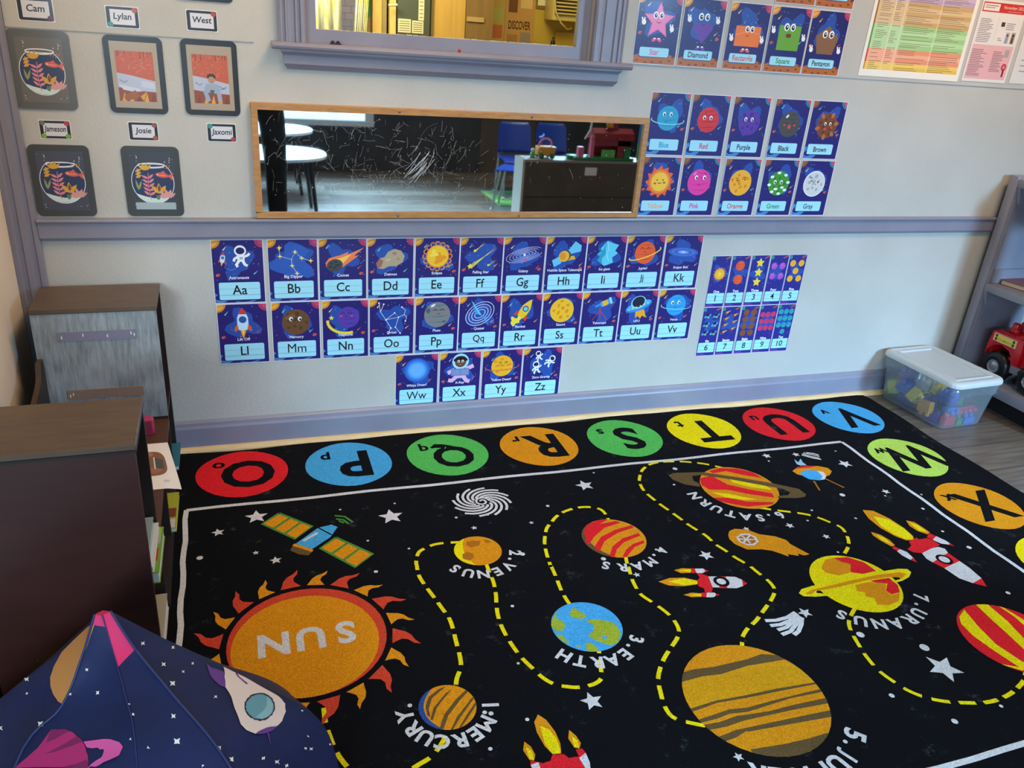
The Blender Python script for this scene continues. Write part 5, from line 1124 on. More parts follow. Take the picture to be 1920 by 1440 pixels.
def name_tag(label, x, z, w, h, word, corners, y=0.0, glare=0):
    mb, a = flat('name_tag', x, z, w, h, y=y, edge='e8e8e6'); H = h/w
    a.rect(.02, .02, .98, H-.02, '17161c', .05); a.rect(.13, .10, .88, H-.10, 'd6d6da')
    for (cx, cy), c in corners: a.circ(.5+cx*.38, H/2+cy*(H/2-.10), .085, c, 12)
    rg = random.Random(len(word)+glare)
    for k in range(glare):
        cx, cy = rg.uniform(.1, .95), rg.choice([rg.uniform(.02, .14), rg.uniform(H-.16, H-.03), rg.uniform(.1, H-.1)]); a.blob(cx, min(max(cy, .06), H-.06), .05, 'f0efea', k+glare, 10, .4)
    a.text(word, .5, H*.5, .26, '121216', .018, maxw=.68, capref='J', shear=.12)
    return tag(mb.build('name_tag'), label, 'name tag', 'name tags on the left of the wall')
GR, RE, GN, TE, OR = '6b6b70', 'b8314e', '7aa53a', '2f8f86', 'a8542c'
name_tag('name tag at the top above the highest fishbowl print', -.519, 1.367, .088, .060, 'Cam', [((1, -1), '5a1f3c')], -0.0035, 0)
name_tag('name tag above the photo of the empty bed', -.303, 1.364, .085, .056, 'Lylan', [((-1, -1), TE), ((1, 1), OR)], -0.0035, 0)
name_tag('name tag with a red corner dot above the photo of the child', -.094, 1.369, .084, .056, 'West', [((1, 1), 'a8443a')], -0.0035, 0)
name_tag('crisp name tag with red and green corner dots under the highest fishbowl print', -.513, 1.056, .081, .052, 'Jameson', [((1, 1), RE), ((-1, -1), GN), ((-1, 1), GR), ((1, -1), GN)], 0.0, 0)
name_tag('name tag with orange corner dot above the print with a pale strip', -.280, 1.058, .081, .053, 'Josie', [((1, -1), OR), ((1, 1), '8a5040')], 0.0, 0)
name_tag('name tag alone under the photo of the child, beside the mirror', -.062, 1.060, .084, .054, 'Jaxomi', [((-1, 1), TE), ((1, -1), 'a83a3a')], 0.0, 0)

# ------------------------------------------------------------------ letter rug
# floor coordinates in millimetres, back-projected from pixel outlines in the image
RUG_ART = [
('D','yl',[(119,-1294),(118,-1326),(120,-1358),(124,-1385),(129,-1412),(137,-1439),(152,-1471),(180,-1502),(223,-1517),(268,-1509),(299,-1497),(323,-1487),(349,-1465),(373,-1434),(383,-1407)]),
('D','yl',[(429,-1299),(436,-1280),(456,-1243),(463,-1200),(466,-1156),(470,-1109),(470,-1066),(462,-1029),(454,-992),(445,-953),(435,-909),(430,-869),(434,-826),(434,-817),(449,-773),(469,-755),(516,-738),(592,-745)]),
('D','yl',[(633,-862),(631,-905),(629,-953),(620,-1004),(610,-1041),(601,-1082),(597,-1124),(598,-1165),(603,-1208),(611,-1249),(625,-1289),(641,-1329),(662,-1356),(688,-1370),(716,-1379),(751,-1379),(775,-1370),(788,-1350),(818,-1263)]),
('D','yl',[(809,-1094),(806,-1067),(807,-1024),(812,-981),(816,-940),(818,-904),(815,-925),(825,-861),(837,-809),(855,-765),(874,-730),(898,-705),(928,-675),(969,-652),(1021,-641),(1068,-651),(1092,-678),(1087,-745)]),
('D','yl',[(1061,-914),(1042,-972),(1045,-970),(1033,-1011),(1025,-1051),(1023,-1095),(1038,-1131),(1055,-1171),(1064,-1210),(1059,-1252),(1040,-1280),(1003,-1311),(970,-1339),(941,-1370),(917,-1405),(903,-1446),(893,-1485),(897,-1521),(934,-1548),(971,-1567)]),
('D','yl',[(1177,-1373),(1196,-1347),(1216,-1319),(1253,-1291),(1288,-1273),(1324,-1248),(1360,-1223),(1396,-1196),(1424,-1166),(1429,-1126),(1420,-1082),(1414,-1049),(1393,-1001),(1382,-962),(1369,-926),(1364,-881),(1350,-843),(1336,-804),(1327,-765),(1316,-725),(1304,-684),(1295,-643),(1288,-601),(1291,-561),(1304,-521),(1324,-488),(1351,-455),(1399,-425),(1454,-419),(1530,-432),(1573,-449),(1614,-470),(1676,-519)]),
('D','yl',[(1632,-770),(1695,-802),(1739,-822),(1780,-845),(1809,-873),(1833,-911),(1846,-940),(1831,-984),(1808,-1020),(1775,-1050),(1716,-1088)]),
('D','yl',[(1607,-1293),(1562,-1326),(1539,-1351),(1523,-1388),(1510,-1430),(1501,-1469),(1498,-1514),(1508,-1555),(1525,-1594),(1555,-1625),(1597,-1648),(1640,-1662),(1685,-1673),(1731,-1674),(1778,-1667),(1818,-1655),(1856,-1639),(1896,-1612)]),
('SUN',(106,-1059,196)),
('C','og',(627,-797,72)),
('CR','yl',(627,-797,72),1.0,-0.38,0.35),
('P','o2',[(576,-806),(595,-796),(609,-808),(605,-830),(589,-839),(573,-827)]),
('P','o2',[(603,-748),(626,-745),(647,-753),(638,-774),(612,-777),(601,-766)]),
('P','o2',[(660,-746),(675,-754),(676,-769),(660,-765)]),
('A','2.VENUS',627,-797,113,-18.4,-141.9,38),
('C','og',(1064,-826,102)),
('CR','br',(1064,-826,102),1.0,-0.1,0.16),
('P','rd',[(980,-792),(1029,-748),(1108,-741),(1122,-753),(1057,-769),(1004,-807),(971,-843),(967,-828)]),
('P','rd',[(981,-859),(1026,-812),(1087,-786),(1150,-774),(1153,-787),(1085,-805),(1027,-836),(990,-882),(984,-869)]),
('P','rd',[(1009,-912),(1040,-868),(1089,-835),(1153,-820),(1153,-833),(1086,-854),(1048,-883),(1022,-919),(1022,-919)]),
('P','rd',[(1047,-924),(1074,-893),(1110,-869),(1151,-859),(1147,-872),(1108,-885),(1076,-912),(1059,-928),(1054,-927)]),
('P','rd',[(1006,-743),(1047,-726),(1049,-725),(1061,-724),(1089,-728),(1033,-754),(980,-792),(977,-782)]),
('A','4.MARS',1064,-826,150,-37.3,-124.1,38),
('C','bl',(820,-1182,96)),
('P','gr',[(811,-1104),(820,-1115),(835,-1144),(822,-1154),(797,-1144),(790,-1130)]),
('P','gr',[(762,-1111),(750,-1135),(763,-1148),(764,-1167),(751,-1184),(733,-1181),(726,-1161),(727,-1157),(739,-1133)]),
('P','gr',[(728,-1193),(743,-1199),(747,-1224),(749,-1238),(737,-1224),(729,-1208)]),
('P','gr',[(823,-1162),(850,-1161),(872,-1171),(896,-1186),(900,-1208),(898,-1231),(877,-1259),(875,-1260),(852,-1265),(835,-1253),(819,-1236),(808,-1217),(831,-1203),(839,-1181)]),
('P','gr',[(793,-1240),(807,-1244),(814,-1268),(813,-1278),(806,-1277),(793,-1274),(790,-1273),(782,-1265)]),
('P','gr',[(764,-1242),(777,-1247),(770,-1252),(763,-1249)]),
('P','bl',[(842,-1228),(857,-1230),(855,-1238),(843,-1240)]),
('A','3.EARTH',820,-1182,134,-35.5,-138.6,40),
('C','og',(393,-1360,67)),
('CR','nb',(393,-1360,67),1.0,0.93,0.2),
('P','br',[(344,-1346),(357,-1321),(384,-1303),(404,-1299),(386,-1311),(363,-1327),(349,-1357),(348,-1380),(342,-1374)]),
('P','br',[(346,-1387),(361,-1355),(399,-1319),(416,-1311),(397,-1328),(368,-1357),(351,-1390)]),
('P','br',[(361,-1415),(381,-1379),(420,-1341),(448,-1321),(449,-1324),(451,-1327),(426,-1348),(388,-1386),(369,-1420)]),
('P','br',[(384,-1426),(406,-1395),(457,-1346),(459,-1351),(412,-1399),(389,-1427),(387,-1427)]),
('P','br',[(403,-1426),(428,-1396),(459,-1363),(459,-1371),(459,-1371),(432,-1401),(409,-1425),(407,-1425)]),
('A','1.MERCURY.',393,-1360,100,-11.1,163.2,40),
('C','og',(1127,-1512,177)),
('P','go',[(970,-1431),(979,-1425),(1006,-1421),(1067,-1421),(1165,-1419),(1244,-1423),(1288,-1438),(1288,-1438),(1297,-1462),(1302,-1487),(1304,-1512),(1304,-1512),(1283,-1516),(1185,-1516),(1109,-1506),(1025,-1504),(957,-1508),(951,-1500),(952,-1487),(957,-1462),(966,-1438)]),
('P','br',[(993,-1397),(1022,-1394),(1080,-1399),(1180,-1396),(1228,-1389),(1264,-1401),(1276,-1416),(1278,-1421),(1243,-1420),(1166,-1417),(1085,-1426),(1032,-1421),(973,-1425),(978,-1416)]),
('P','br',[(950,-1507),(958,-1506),(1019,-1500),(1110,-1503),(1194,-1503),(1304,-1509),(1304,-1512),(1304,-1515),(1188,-1512),(1105,-1511),(1023,-1507),(961,-1515),(950,-1516),(950,-1512)]),
('P','br',[(1303,-1532),(1271,-1532),(1172,-1534),(1087,-1538),(1041,-1532),(997,-1537),(953,-1541),(955,-1551),(997,-1550),(1034,-1544),(1080,-1550),(1211,-1539),(1301,-1541),(1302,-1537)]),
('P','br',[(1297,-1560),(1196,-1559),(1133,-1561),(1075,-1557),(1048,-1554),(999,-1560),(956,-1558),(957,-1562),(962,-1575),(1006,-1576),(1058,-1571),(1066,-1571),(1187,-1572),(1292,-1576),(1297,-1562)]),
('P','br',[(1282,-1596),(1171,-1593),(1053,-1591),(1025,-1590),(976,-1597),(973,-1598),(978,-1608),(982,-1613),(1013,-1609),(1048,-1598),(1045,-1602),(1180,-1609),(1271,-1614),(1276,-1608)]),
('P','br',[(1024,-1647),(1108,-1654),(1175,-1655),(1234,-1652),(1223,-1661),(1201,-1673),(1177,-1682),(1152,-1687),(1127,-1689),(1102,-1687),(1077,-1682),(1053,-1673),(1031,-1661),(1024,-1656)]),
('A','5.JUPITER',1127,-1512,231,-44.5,-122.9,50),
('C','og',(1642,-638,139)),
('P','rd',[(1591,-515),(1643,-503),(1707,-519),(1751,-553),(1753,-556),(1767,-601),(1706,-566),(1655,-528),(1599,-532)]),
('P','rd',[(1532,-554),(1584,-546),(1609,-613),(1664,-655),(1738,-700),(1729,-727),(1645,-684),(1589,-645),(1525,-632),(1512,-599),(1528,-559)]),
('P','rd',[(1511,-682),(1566,-694),(1616,-729),(1712,-753),(1693,-763),(1597,-757),(1546,-726),(1522,-707),(1516,-696)]),
('P','yl',[(1522,-649),(1581,-671),(1630,-707),(1662,-725),(1609,-716),(1555,-689)]),
('P','yl',[(1640,-576),(1692,-611),(1744,-647),(1752,-679),(1684,-647),(1636,-606)]),
('P','br',[(1425,-510),(1461,-502),(1563,-517),(1677,-577),(1785,-642),(1855,-694),(1859,-731),(1843,-745),(1809,-746),(1740,-730),(1749,-720),(1789,-722),(1808,-708),(1795,-681),(1721,-636),(1637,-582),(1546,-534),(1510,-534),(1498,-566),(1510,-587),(1500,-607),(1454,-582),(1427,-546)]),
('A','6.SATURN',1642,-638,193,-78.2,-174.5,42),
('C','yl',(1690,-1195,133)),
('P','rd',[(1704,-1075),(1754,-1082),(1788,-1117),(1795,-1162),(1742,-1165),(1710,-1150),(1734,-1114),(1718,-1099)]),
('P','og',[(1671,-1077),(1703,-1075),(1718,-1099),(1738,-1115),(1708,-1150),(1663,-1154),(1633,-1136),(1629,-1113)]),
('P','og',[(1682,-1205),(1727,-1202),(1786,-1215),(1756,-1249),(1759,-1270),(1790,-1267),(1761,-1297),(1716,-1306),(1684,-1295),(1696,-1269),(1675,-1257),(1685,-1240),(1667,-1229)]),
('P','rd',[(1741,-1198),(1810,-1200),(1812,-1235),(1793,-1265),(1761,-1267),(1756,-1249),(1785,-1222),(1750,-1207)]),
('P','yl',[(1485,-1198),(1504,-1184),(1547,-1178),(1607,-1174),(1695,-1170),(1795,-1167),(1876,-1169),(1902,-1177),(1902,-1193),(1877,-1211),(1843,-1221),(1816,-1224),(1806,-1216),(1843,-1213),(1845,-1204),(1815,-1197),(1751,-1193),(1660,-1200),(1584,-1203),(1545,-1201),(1538,-1209),(1566,-1220),(1569,-1229),(1523,-1223),(1490,-1213)]),
('P','og',[(1501,-1205),(1530,-1194),(1594,-1190),(1673,-1184),(1784,-1179),(1863,-1184),(1880,-1196),(1849,-1212),(1846,-1206),(1816,-1197),(1751,-1193),(1660,-1199),(1585,-1202),(1543,-1200),(1517,-1211)]),
('A','7.URANUS',1690,-1195,182,-35.2,-141.6,42),
('C','rd',(1967,-1504,140)),
('P','yl',[(1981,-1365),(2007,-1370),(2018,-1374),(2014,-1446),(1992,-1542),(1957,-1573),(1967,-1489),(1973,-1424),(1981,-1365)]),
('P','yl',[(1886,-1397),(1927,-1375),(1908,-1445),(1898,-1513),(1913,-1584),(1927,-1598),(1908,-1615),(1883,-1610),(1854,-1586),(1849,-1580),(1848,-1578),(1886,-1599),(1870,-1529),(1861,-1470),(1867,-1423)]),
('P','yl',[(2050,-1392),(2055,-1399),(2072,-1472),(2045,-1496),(2052,-1436),(2045,-1388)]),
('S','wh',3,-481,36,0),
('S','wh',-109,-542,20,10),
('S','wh',407,-565,41,0),
('S','wh',47,-716,18,5),
('S','wh',-6,-668,10,0),
('S','wh',648,-681,11,0),
('S','wh',1095,-515,34,5),
('S','wh',835,-692,9,0),
('S','wh',1309,-973,25,10),
('S','wh',1677,-889,14,5),
('S','wh',1518,-874,12,0),
('S','wh',1052,-1012,12,0),
('S','wh',1882,-455,19,0),
('S','wh',1882,-456,18,0),
('S','wh',2157,-571,29,10),
('S','wh',2172,-776,17,5),
('S','wh',1676,-889,16,5),
('S','wh',1759,-970,14,0),
('S','wh',2007,-469,17,0),
('S','wh',729,-1427,29,0),
('S','wh',986,-1658,13,5),
('S','wh',1679,-1551,49,20),
('S','wh',1448,-1276,22,10),
('C','wh',(257,-494,4)),
('C','wh',(432,-494,4)),
('C','wh',(316,-678,4)),
('C','wh',(428,-743,4)),
('C','wh',(315,-830,6)),
('C','wh',(607,-614,5)),
('C','wh',(711,-620,4)),
('C','wh',(-158,-659,9)),
('C','wh',(921,-611,6)),
('C','wh',(710,-620,4)),
('C','wh',(1161,-441,4)),
('C','wh',(1473,-474,9)),
('C','wh',(1414,-575,5)),
('C','wh',(753,-843,8)),
('C','wh',(986,-919,8)),
('C','wh',(1867,-492,4)),
('C','wh',(1813,-824,4)),
('C','wh',(1757,-876,4)),
('C','wh',(1991,-762,10)),
('C','wh',(2189,-476,4)),
('C','wh',(1866,-494,4)),
('C','wh',(1935,-900,5)),
('C','wh',(1812,-825,4)),
('C','wh',(1756,-876,4)),
('C','wh',(2224,-901,6)),
('C','wh',(2184,-1032,5)),
('C','wh',(2293,-821,4)),
('C','wh',(2200,-1128,8)),
('C','wh',(2148,-800,4)),
('C','wh',(1740,-1052,4)),
('C','wh',(650,-1060,5)),
('C','wh',(597,-1268,4)),
('C','wh',(561,-1441,5)),
('C','wh',(455,-1498,5)),
('C','wh',(485,-1404,6)),
('C','wh',(2128,-1345,7)),
('C','wh',(1545,-1390,11)),
('C','wh',(1686,-1475,13)),
('C','wh',(1469,-1595,7)),
('C','wh',(1563,-1702,8)),
('C','wh',(1720,-1693,5)),
('C','wh',(316,-830,5)),
('P','og',[(71,-476),(163,-569),(108,-623),(18,-524)]),
('P','og',[(226,-642),(320,-747),(262,-797),(175,-685)]),
('L','gn',9,[(71,-476),(163,-569),(108,-623),(18,-524),(71,-476)]),
('L','gn',9,[(102,-508),(49,-558)]),
('L','gn',9,[(133,-539),(79,-591)]),
('L','gn',9,[(226,-642),(320,-747),(262,-797),(175,-685),(226,-642)]),
('L','gn',9,[(256,-676),(203,-721)]),
('L','gn',9,[(288,-710),(232,-759)]),
('P','bl',[(180,-580),(221,-572),(240,-591),(213,-639),(153,-689),(108,-648)]),
('P','br',[(100,-655),(153,-696),(138,-714),(112,-702),(89,-678)]),
('L','og',12,[(101,-651),(153,-694)]),
('L','wh',9,[(130,-639),(176,-606)]),
('L','bk',5,[(180,-580),(215,-626)]),
('L','bk',7,[(240,-591),(213,-639),(153,-689)]),
('L','gn',7,[(245,-555),(259,-570)]),
('L','gn',7,[(238,-544),(259,-553),(272,-578)]),
('L','gn',7,[(236,-525),(266,-537),(286,-572)]),
('P','og',[(1912,-577),(1951,-556),(1993,-553),(2038,-565),(2067,-585),(2066,-609),(2040,-631),(2006,-641),(1949,-629),(1916,-603)]),
('P','rd',[(1930,-566),(1965,-554),(2004,-556),(2031,-565),(1995,-568),(1950,-566)]),
('P','bl',[(1934,-594),(1971,-582),(2004,-592),(2027,-615),(2012,-642),(1974,-658),(1939,-643),(1930,-620)]),
('P','wh',[(2009,-595),(2029,-607),(2022,-633),(1999,-655),(1978,-656),(2004,-635)]),
('L','o2',7,[(1949,-656),(1927,-718)]),
('L','o2',7,[(2004,-653),(2032,-721)]),
('P','lb',[(1977,-499),(1977,-525),(2005,-501),(1995,-528),(1997,-549),(1970,-548),(1962,-535)]),
('L','wh',7,[(2028,-477),(2056,-505),(2084,-523)]),
('L','wh',7,[(2036,-469),(2058,-494),(2084,-513)]),
('L','wh',7,[(2046,-463),(2073,-483),(2093,-501)]),
('L','wh',7,[(2060,-464),(2085,-476),(2097,-490)]),
('L','wh',12,[(1422,-1268),(1386,-1281),(1347,-1284),(1315,-1278)]),
('L','wh',12,[(1423,-1275),(1387,-1294),(1348,-1302),(1317,-1299)]),
('L','wh',12,[(1422,-1280),(1393,-1298),(1357,-1316),(1327,-1319)]),
('L','wh',12,[(1423,-1284),(1394,-1310),(1360,-1332),(1327,-1338)]),
('L','wh',12,[(1427,-1291),(1408,-1314),(1382,-1337),(1360,-1347)]),
('P','og',[(1438,-892),(1454,-873),(1479,-865),(1518,-879),(1544,-910),(1590,-933),(1613,-958),(1613,-981),(1640,-1041),(1619,-1043),(1605,-1030),(1600,-1041),(1571,-1025),(1566,-1037),(1550,-1018),(1531,-998),(1502,-984),(1455,-975),(1432,-940),(1430,-912)]),
('P','wh',[(1457,-908),(1484,-895),(1511,-900),(1523,-922),(1517,-946),(1491,-960),(1468,-955),(1453,-932)]),
('P','o2',[(1463,-912),(1482,-903),(1506,-907),(1515,-924),(1508,-945),(1490,-952),(1472,-948),(1460,-931)]),
('L','wh',6,[(1480,-906),(1485,-930),(1485,-949)]),
('L','wh',6,[(1462,-919),(1486,-928),(1512,-933)]),
('L','wh',6,[(1465,-939),(1488,-924),(1507,-910)]),
('P','og',[(1996,-861),(2031,-874),(2054,-927),(2063,-987),(2058,-1034),(2044,-1052),(2017,-1048),(1996,-1020),(1980,-969),(1980,-911)]),
('P','yl',[(2006,-903),(2049,-933),(2060,-991),(2055,-1033),(2044,-1047),(2019,-1042),(1999,-1010),(1991,-957)]),
('P','og',[(2105,-949),(2127,-965),(2133,-1007),(2133,-1028),(2116,-1035),(2097,-1012),(2092,-980)]),
('P','yl',[(2106,-961),(2124,-983),(2126,-1024),(2105,-1009)]),
('P','og',[(1930,-980),(1951,-1002),(1960,-1033),(1957,-1062),(1940,-1066),(1927,-1030),(1923,-1000)]),
('P','yl',[(1936,-998),(1950,-1017),(1950,-1058),(1934,-1028)]),
('P','rd',[(2129,-1030),(2138,-1051),(2109,-1065),(2102,-1047)]),
('P','wh',[(2138,-1051),(2151,-1079),(2154,-1105),(2122,-1090),(2109,-1065)]),
('P','rd',[(2152,-1094),(2156,-1112),(2142,-1101)]),
('P','rd',[(1950,-1065),(1958,-1086),(1941,-1092),(1936,-1073)]),
('P','wh',[(1957,-1084),(1969,-1101),(1965,-1139),(1948,-1139),(1939,-1114),(1939,-1092)]),
('P','rd',[(1965,-1130),(1961,-1156),(1949,-1141)]),
('P','rd',[(2020,-1055),(2062,-1043),(2064,-1053),(2099,-1053),(2109,-1074),(2112,-1094),(2062,-1108),(2015,-1119),(1989,-1108),(1982,-1090),(2010,-1077)]),
('P','wh',[(2014,-1119),(2066,-1104),(2097,-1102),(2111,-1116),(2104,-1136),(2011,-1167),(2006,-1146)]),
('P','rd',[(2011,-1167),(2104,-1136),(2106,-1181),(2025,-1200)]),
('P','wh',[(2025,-1200),(2106,-1181),(2109,-1218),(2104,-1269),(2056,-1282),(2032,-1253)]),
('P','rd',[(2056,-1282),(2104,-1269),(2086,-1306)]),
('C','bk',(2062,-1163,26)),
('C','wh',(2062,-1163,17)),
('P','og',[(1100,-1056),(1140,-1048),(1185,-1056),(1218,-1078),(1209,-1093),(1165,-1092),(1123,-1079)]),
('P','yl',[(1128,-1061),(1183,-1059),(1216,-1079),(1209,-1092),(1167,-1088)]),
('P','og',[(1173,-1017),(1203,-1014),(1229,-1023),(1217,-1040),(1187,-1035)]),
('P','yl',[(1186,-1022),(1227,-1024),(1218,-1038)]),
('P','og',[(1144,-1126),(1172,-1123),(1201,-1133),(1192,-1146),(1162,-1141)]),
('P','yl',[(1159,-1130),(1198,-1134),(1192,-1144)]),
('P','rd',[(1228,-1021),(1239,-1025),(1234,-1044),(1218,-1043)]),
('P','wh',[(1239,-1025),(1264,-1030),(1269,-1043),(1250,-1050),(1233,-1044)]),
('P','rd',[(1268,-1035),(1275,-1045),(1260,-1048)]),
('P','rd',[(1200,-1130),(1217,-1133),(1204,-1151),(1191,-1146)]),
('P','wh',[(1217,-1133),(1238,-1138),(1242,-1149),(1224,-1156),(1204,-1151)]),
('P','rd',[(1241,-1142),(1248,-1151),(1232,-1153)]),
('P','rd',[(1233,-1044),(1243,-1048),(1261,-1067),(1247,-1116),(1232,-1134),(1211,-1132),(1218,-1115),(1207,-1101),(1219,-1076),(1232,-1067)]),
('P','wh',[(1260,-1068),(1292,-1075),(1268,-1122),(1246,-1116)]),
('P','rd',[(1287,-1074),(1314,-1080),(1287,-1129),(1264,-1124)]),
('P','wh',[(1312,-1080),(1340,-1088),(1353,-1106),(1341,-1131),(1314,-1136),(1287,-1129)]),
('P','rd',[(1352,-1105),(1358,-1124),(1339,-1131)]),
('C','bk',(1286,-1098,24)),
('C','wh',(1286,-1098,14)),
('P','og',[(590,-1433),(603,-1453),(611,-1488),(611,-1522),(603,-1549),(584,-1547),(574,-1521),(570,-1482),(574,-1452)]),
('P','yl',[(583,-1465),(600,-1481),(607,-1508),(605,-1537),(600,-1547),(584,-1545),(577,-1517)]),
('P','og',[(534,-1498),(544,-1515),(546,-1538),(538,-1552),(529,-1547),(524,-1520)]),
('P','yl',[(533,-1512),(542,-1529),(539,-1549),(530,-1544)]),
('P','og',[(644,-1493),(653,-1512),(656,-1534),(647,-1547),(637,-1542),(633,-1515)]),
('P','yl',[(643,-1509),(651,-1526),(647,-1544),(638,-1540)]),
('P','rd',[(582,-1548),(608,-1552),(614,-1564),(638,-1566),(638,-1548),(653,-1548),(656,-1561),(642,-1583),(637,-1610),(614,-1642),(534,-1621),(534,-1583),(526,-1565),(530,-1550),(543,-1556),(555,-1563),(573,-1561)]),
('P','wh',[(637,-1570),(656,-1561),(655,-1587),(647,-1612),(640,-1603),(639,-1589)]),
('P','wh',[(528,-1560),(546,-1558),(544,-1593),(526,-1604)]),
('P','wh',[(571,-1593),(622,-1606),(617,-1643),(564,-1629)]),
('G',(714,-542,98))
]

PC = {'wh': 'd6d2d0', 'yl': 'f2d80a', 'og': 'de9014', 'o2': 'b06a1c', 'go': 'd89a14', 'rd': 'e0222a', 'br': '66502f', 'bl': '48a6dc', 'lb': '9cc4d8', 'gr': 'a2b034', 'gn': '4a8a3a', 'nb': '2a4f9a', 'bk': '0c0c0f', 'sr': 'd0452c'}
RZ = 0.0075
rug = MB()
N = 60
RX0, RX1, RY0, RY1 = -0.63, 2.70, -2.22, -0.040
edge = []
rg = random.Random(2)
def wav(t, s): return 0.006*math.sin(t*9+s)+0.004*math.sin(t*23+2*s)
for i in range(N): t = i/N; edge.append((RX0+(RX1-RX0)*t, RY1+wav(t*2.2, 1)-(0.02 if i == 0 else 0)))
for i in range(N): t = i/N; edge.append((RX1+wav(t*1.5, 2)-(0.012 if i == 0 else 0), RY1+(RY0-RY1)*t))
for i in range(N): t = i/N; edge.append((RX1+(RX0-RX1)*t, RY0+wav(t, 3)))
for i in range(N): t = i/N; edge.append((RX0+wav(t, 4), RY0+(RY1-RY0)*t))
rug.prism(edge[::-1], 0.0003, RZ, pile('0c0c0f'), 'z')
ra = Art(rug, (0, 0, RZ), (1, 0, 0), (0, 1, 0), (0, 0, 1), 0.001, step=5e-5, paint=lambda c: pile(PC[c]))
LET = 'NOPQRSTUVWXYZABCDEFGHIJKLM'
LCOL = dict(O='rd', P='bl', Q='gs', R='og', S='gs', T='yl', U='rd', V='bl', W='lg', X='og', Y='yl', N='og', Z='rd', A='rd', B='bl', C='gs', D='og', E='gs', F='yl', G='rd', H='bl', I='lg', J='og', K='yl', L='rd', M='bl')
PC['gs'] = '56b854'; PC['lg'] = 'b4d658'
pos = [(-387+355.5*k, -206-2*k) for k in range(9)] + [(2457, -222-351.5*j) for j in range(1, 6)] + [(2457-355.5*k, -1980) for k in range(1, 9)] + [(-387, -1980+351.5*j) for j in range(1, 5)]
ra.hold = True
for c, p in zip(LET, pos):
    ra.poly([(p[0]+(149+2*math.sin(3*t+p[0]))*math.cos(t), p[1]+(149+2*math.cos(4*t))*math.sin(t)) for t in [2*math.pi*i/36 for i in range(36)]], LCOL[c])
ra.l += 1
for c, p in zip(LET, pos):
    ra.text(c, p[0]+18, p[1]-6, 176, 'bk', .03, 180, sx=.95); ra.text(c.lower(), p[0]-76, p[1]+66, 40 if c.lower() not in 'pqygjbdfhklt' else 54, 'bk', .03, 180)
ra.hold = False; ra.l += 1
# white border of the inner field
ra.hold = True
bx0, bx1, by0, by1 = -202, 2268, -1800, -398
for p0, p1 in (((bx0, by1-4), (bx1, by1-16)), ((bx1, by1-16), (bx1+6, by0)), ((bx1+6, by0), (bx0+6, by0)), ((bx0+6, by0), (bx0, by1-4))):
    n = 26; ra.line([(p0[0]+(p1[0]-p0[0])*i/n+2.5*math.sin(i*1.7), p0[1]+(p1[1]-p0[1])*i/n+2.5*math.sin(i*1.3)) for i in range(n+1)], 15, 'wh')
ra.hold = False; ra.l += 1
def resample(pts, step):
    out = [Vector(pts[0])]; acc = 0
    # smooth by Catmull-Rom
    P = [Vector(p) for p in pts]; den = []
    for i in range(len(P)-1):
        p0, p1, p2, p3 = P[max(i-1, 0)], P[i], P[i+1], P[min(i+2, len(P)-1)]
        for q in range(8):
            v = q/8; den.append(0.5*(2*p1+(p2-p0)*v+(2*p0-5*p1+4*p2-p3)*v*v+(3*p1-p0-3*p2+p3)*v**3))
    den.append(P[-1])
    last = den[0]
    for d in den[1:]:
        seg = (d-last).length
        while acc+seg >= step and seg > 1e-6:
            f = (step-acc)/seg; last = last+(d-last)*f; out.append(last.copy()); seg = (d-last).length; acc = 0
        acc += seg; last = d
    return out
def chord_band(c, ang, a, b):
    x0, y0, r = c; q, s = math.cos(R(ang)), math.sin(R(ang)); pts = []
    for v in (a,): pass
    t0, t1 = math.asin(max(-1, min(1, a))), math.asin(max(-1, min(1, b)))
    for i in range(9): t = t0+(t1-t0)*i/8; pts.append((math.cos(t), math.sin(t)))
    for i in range(9): t = t1+(t0-t1)*i/8; pts.append((-math.cos(t), math.sin(t)))
    return [(x0+r*(x*q-y*s), y0+r*(x*s+y*q)) for x, y in pts]
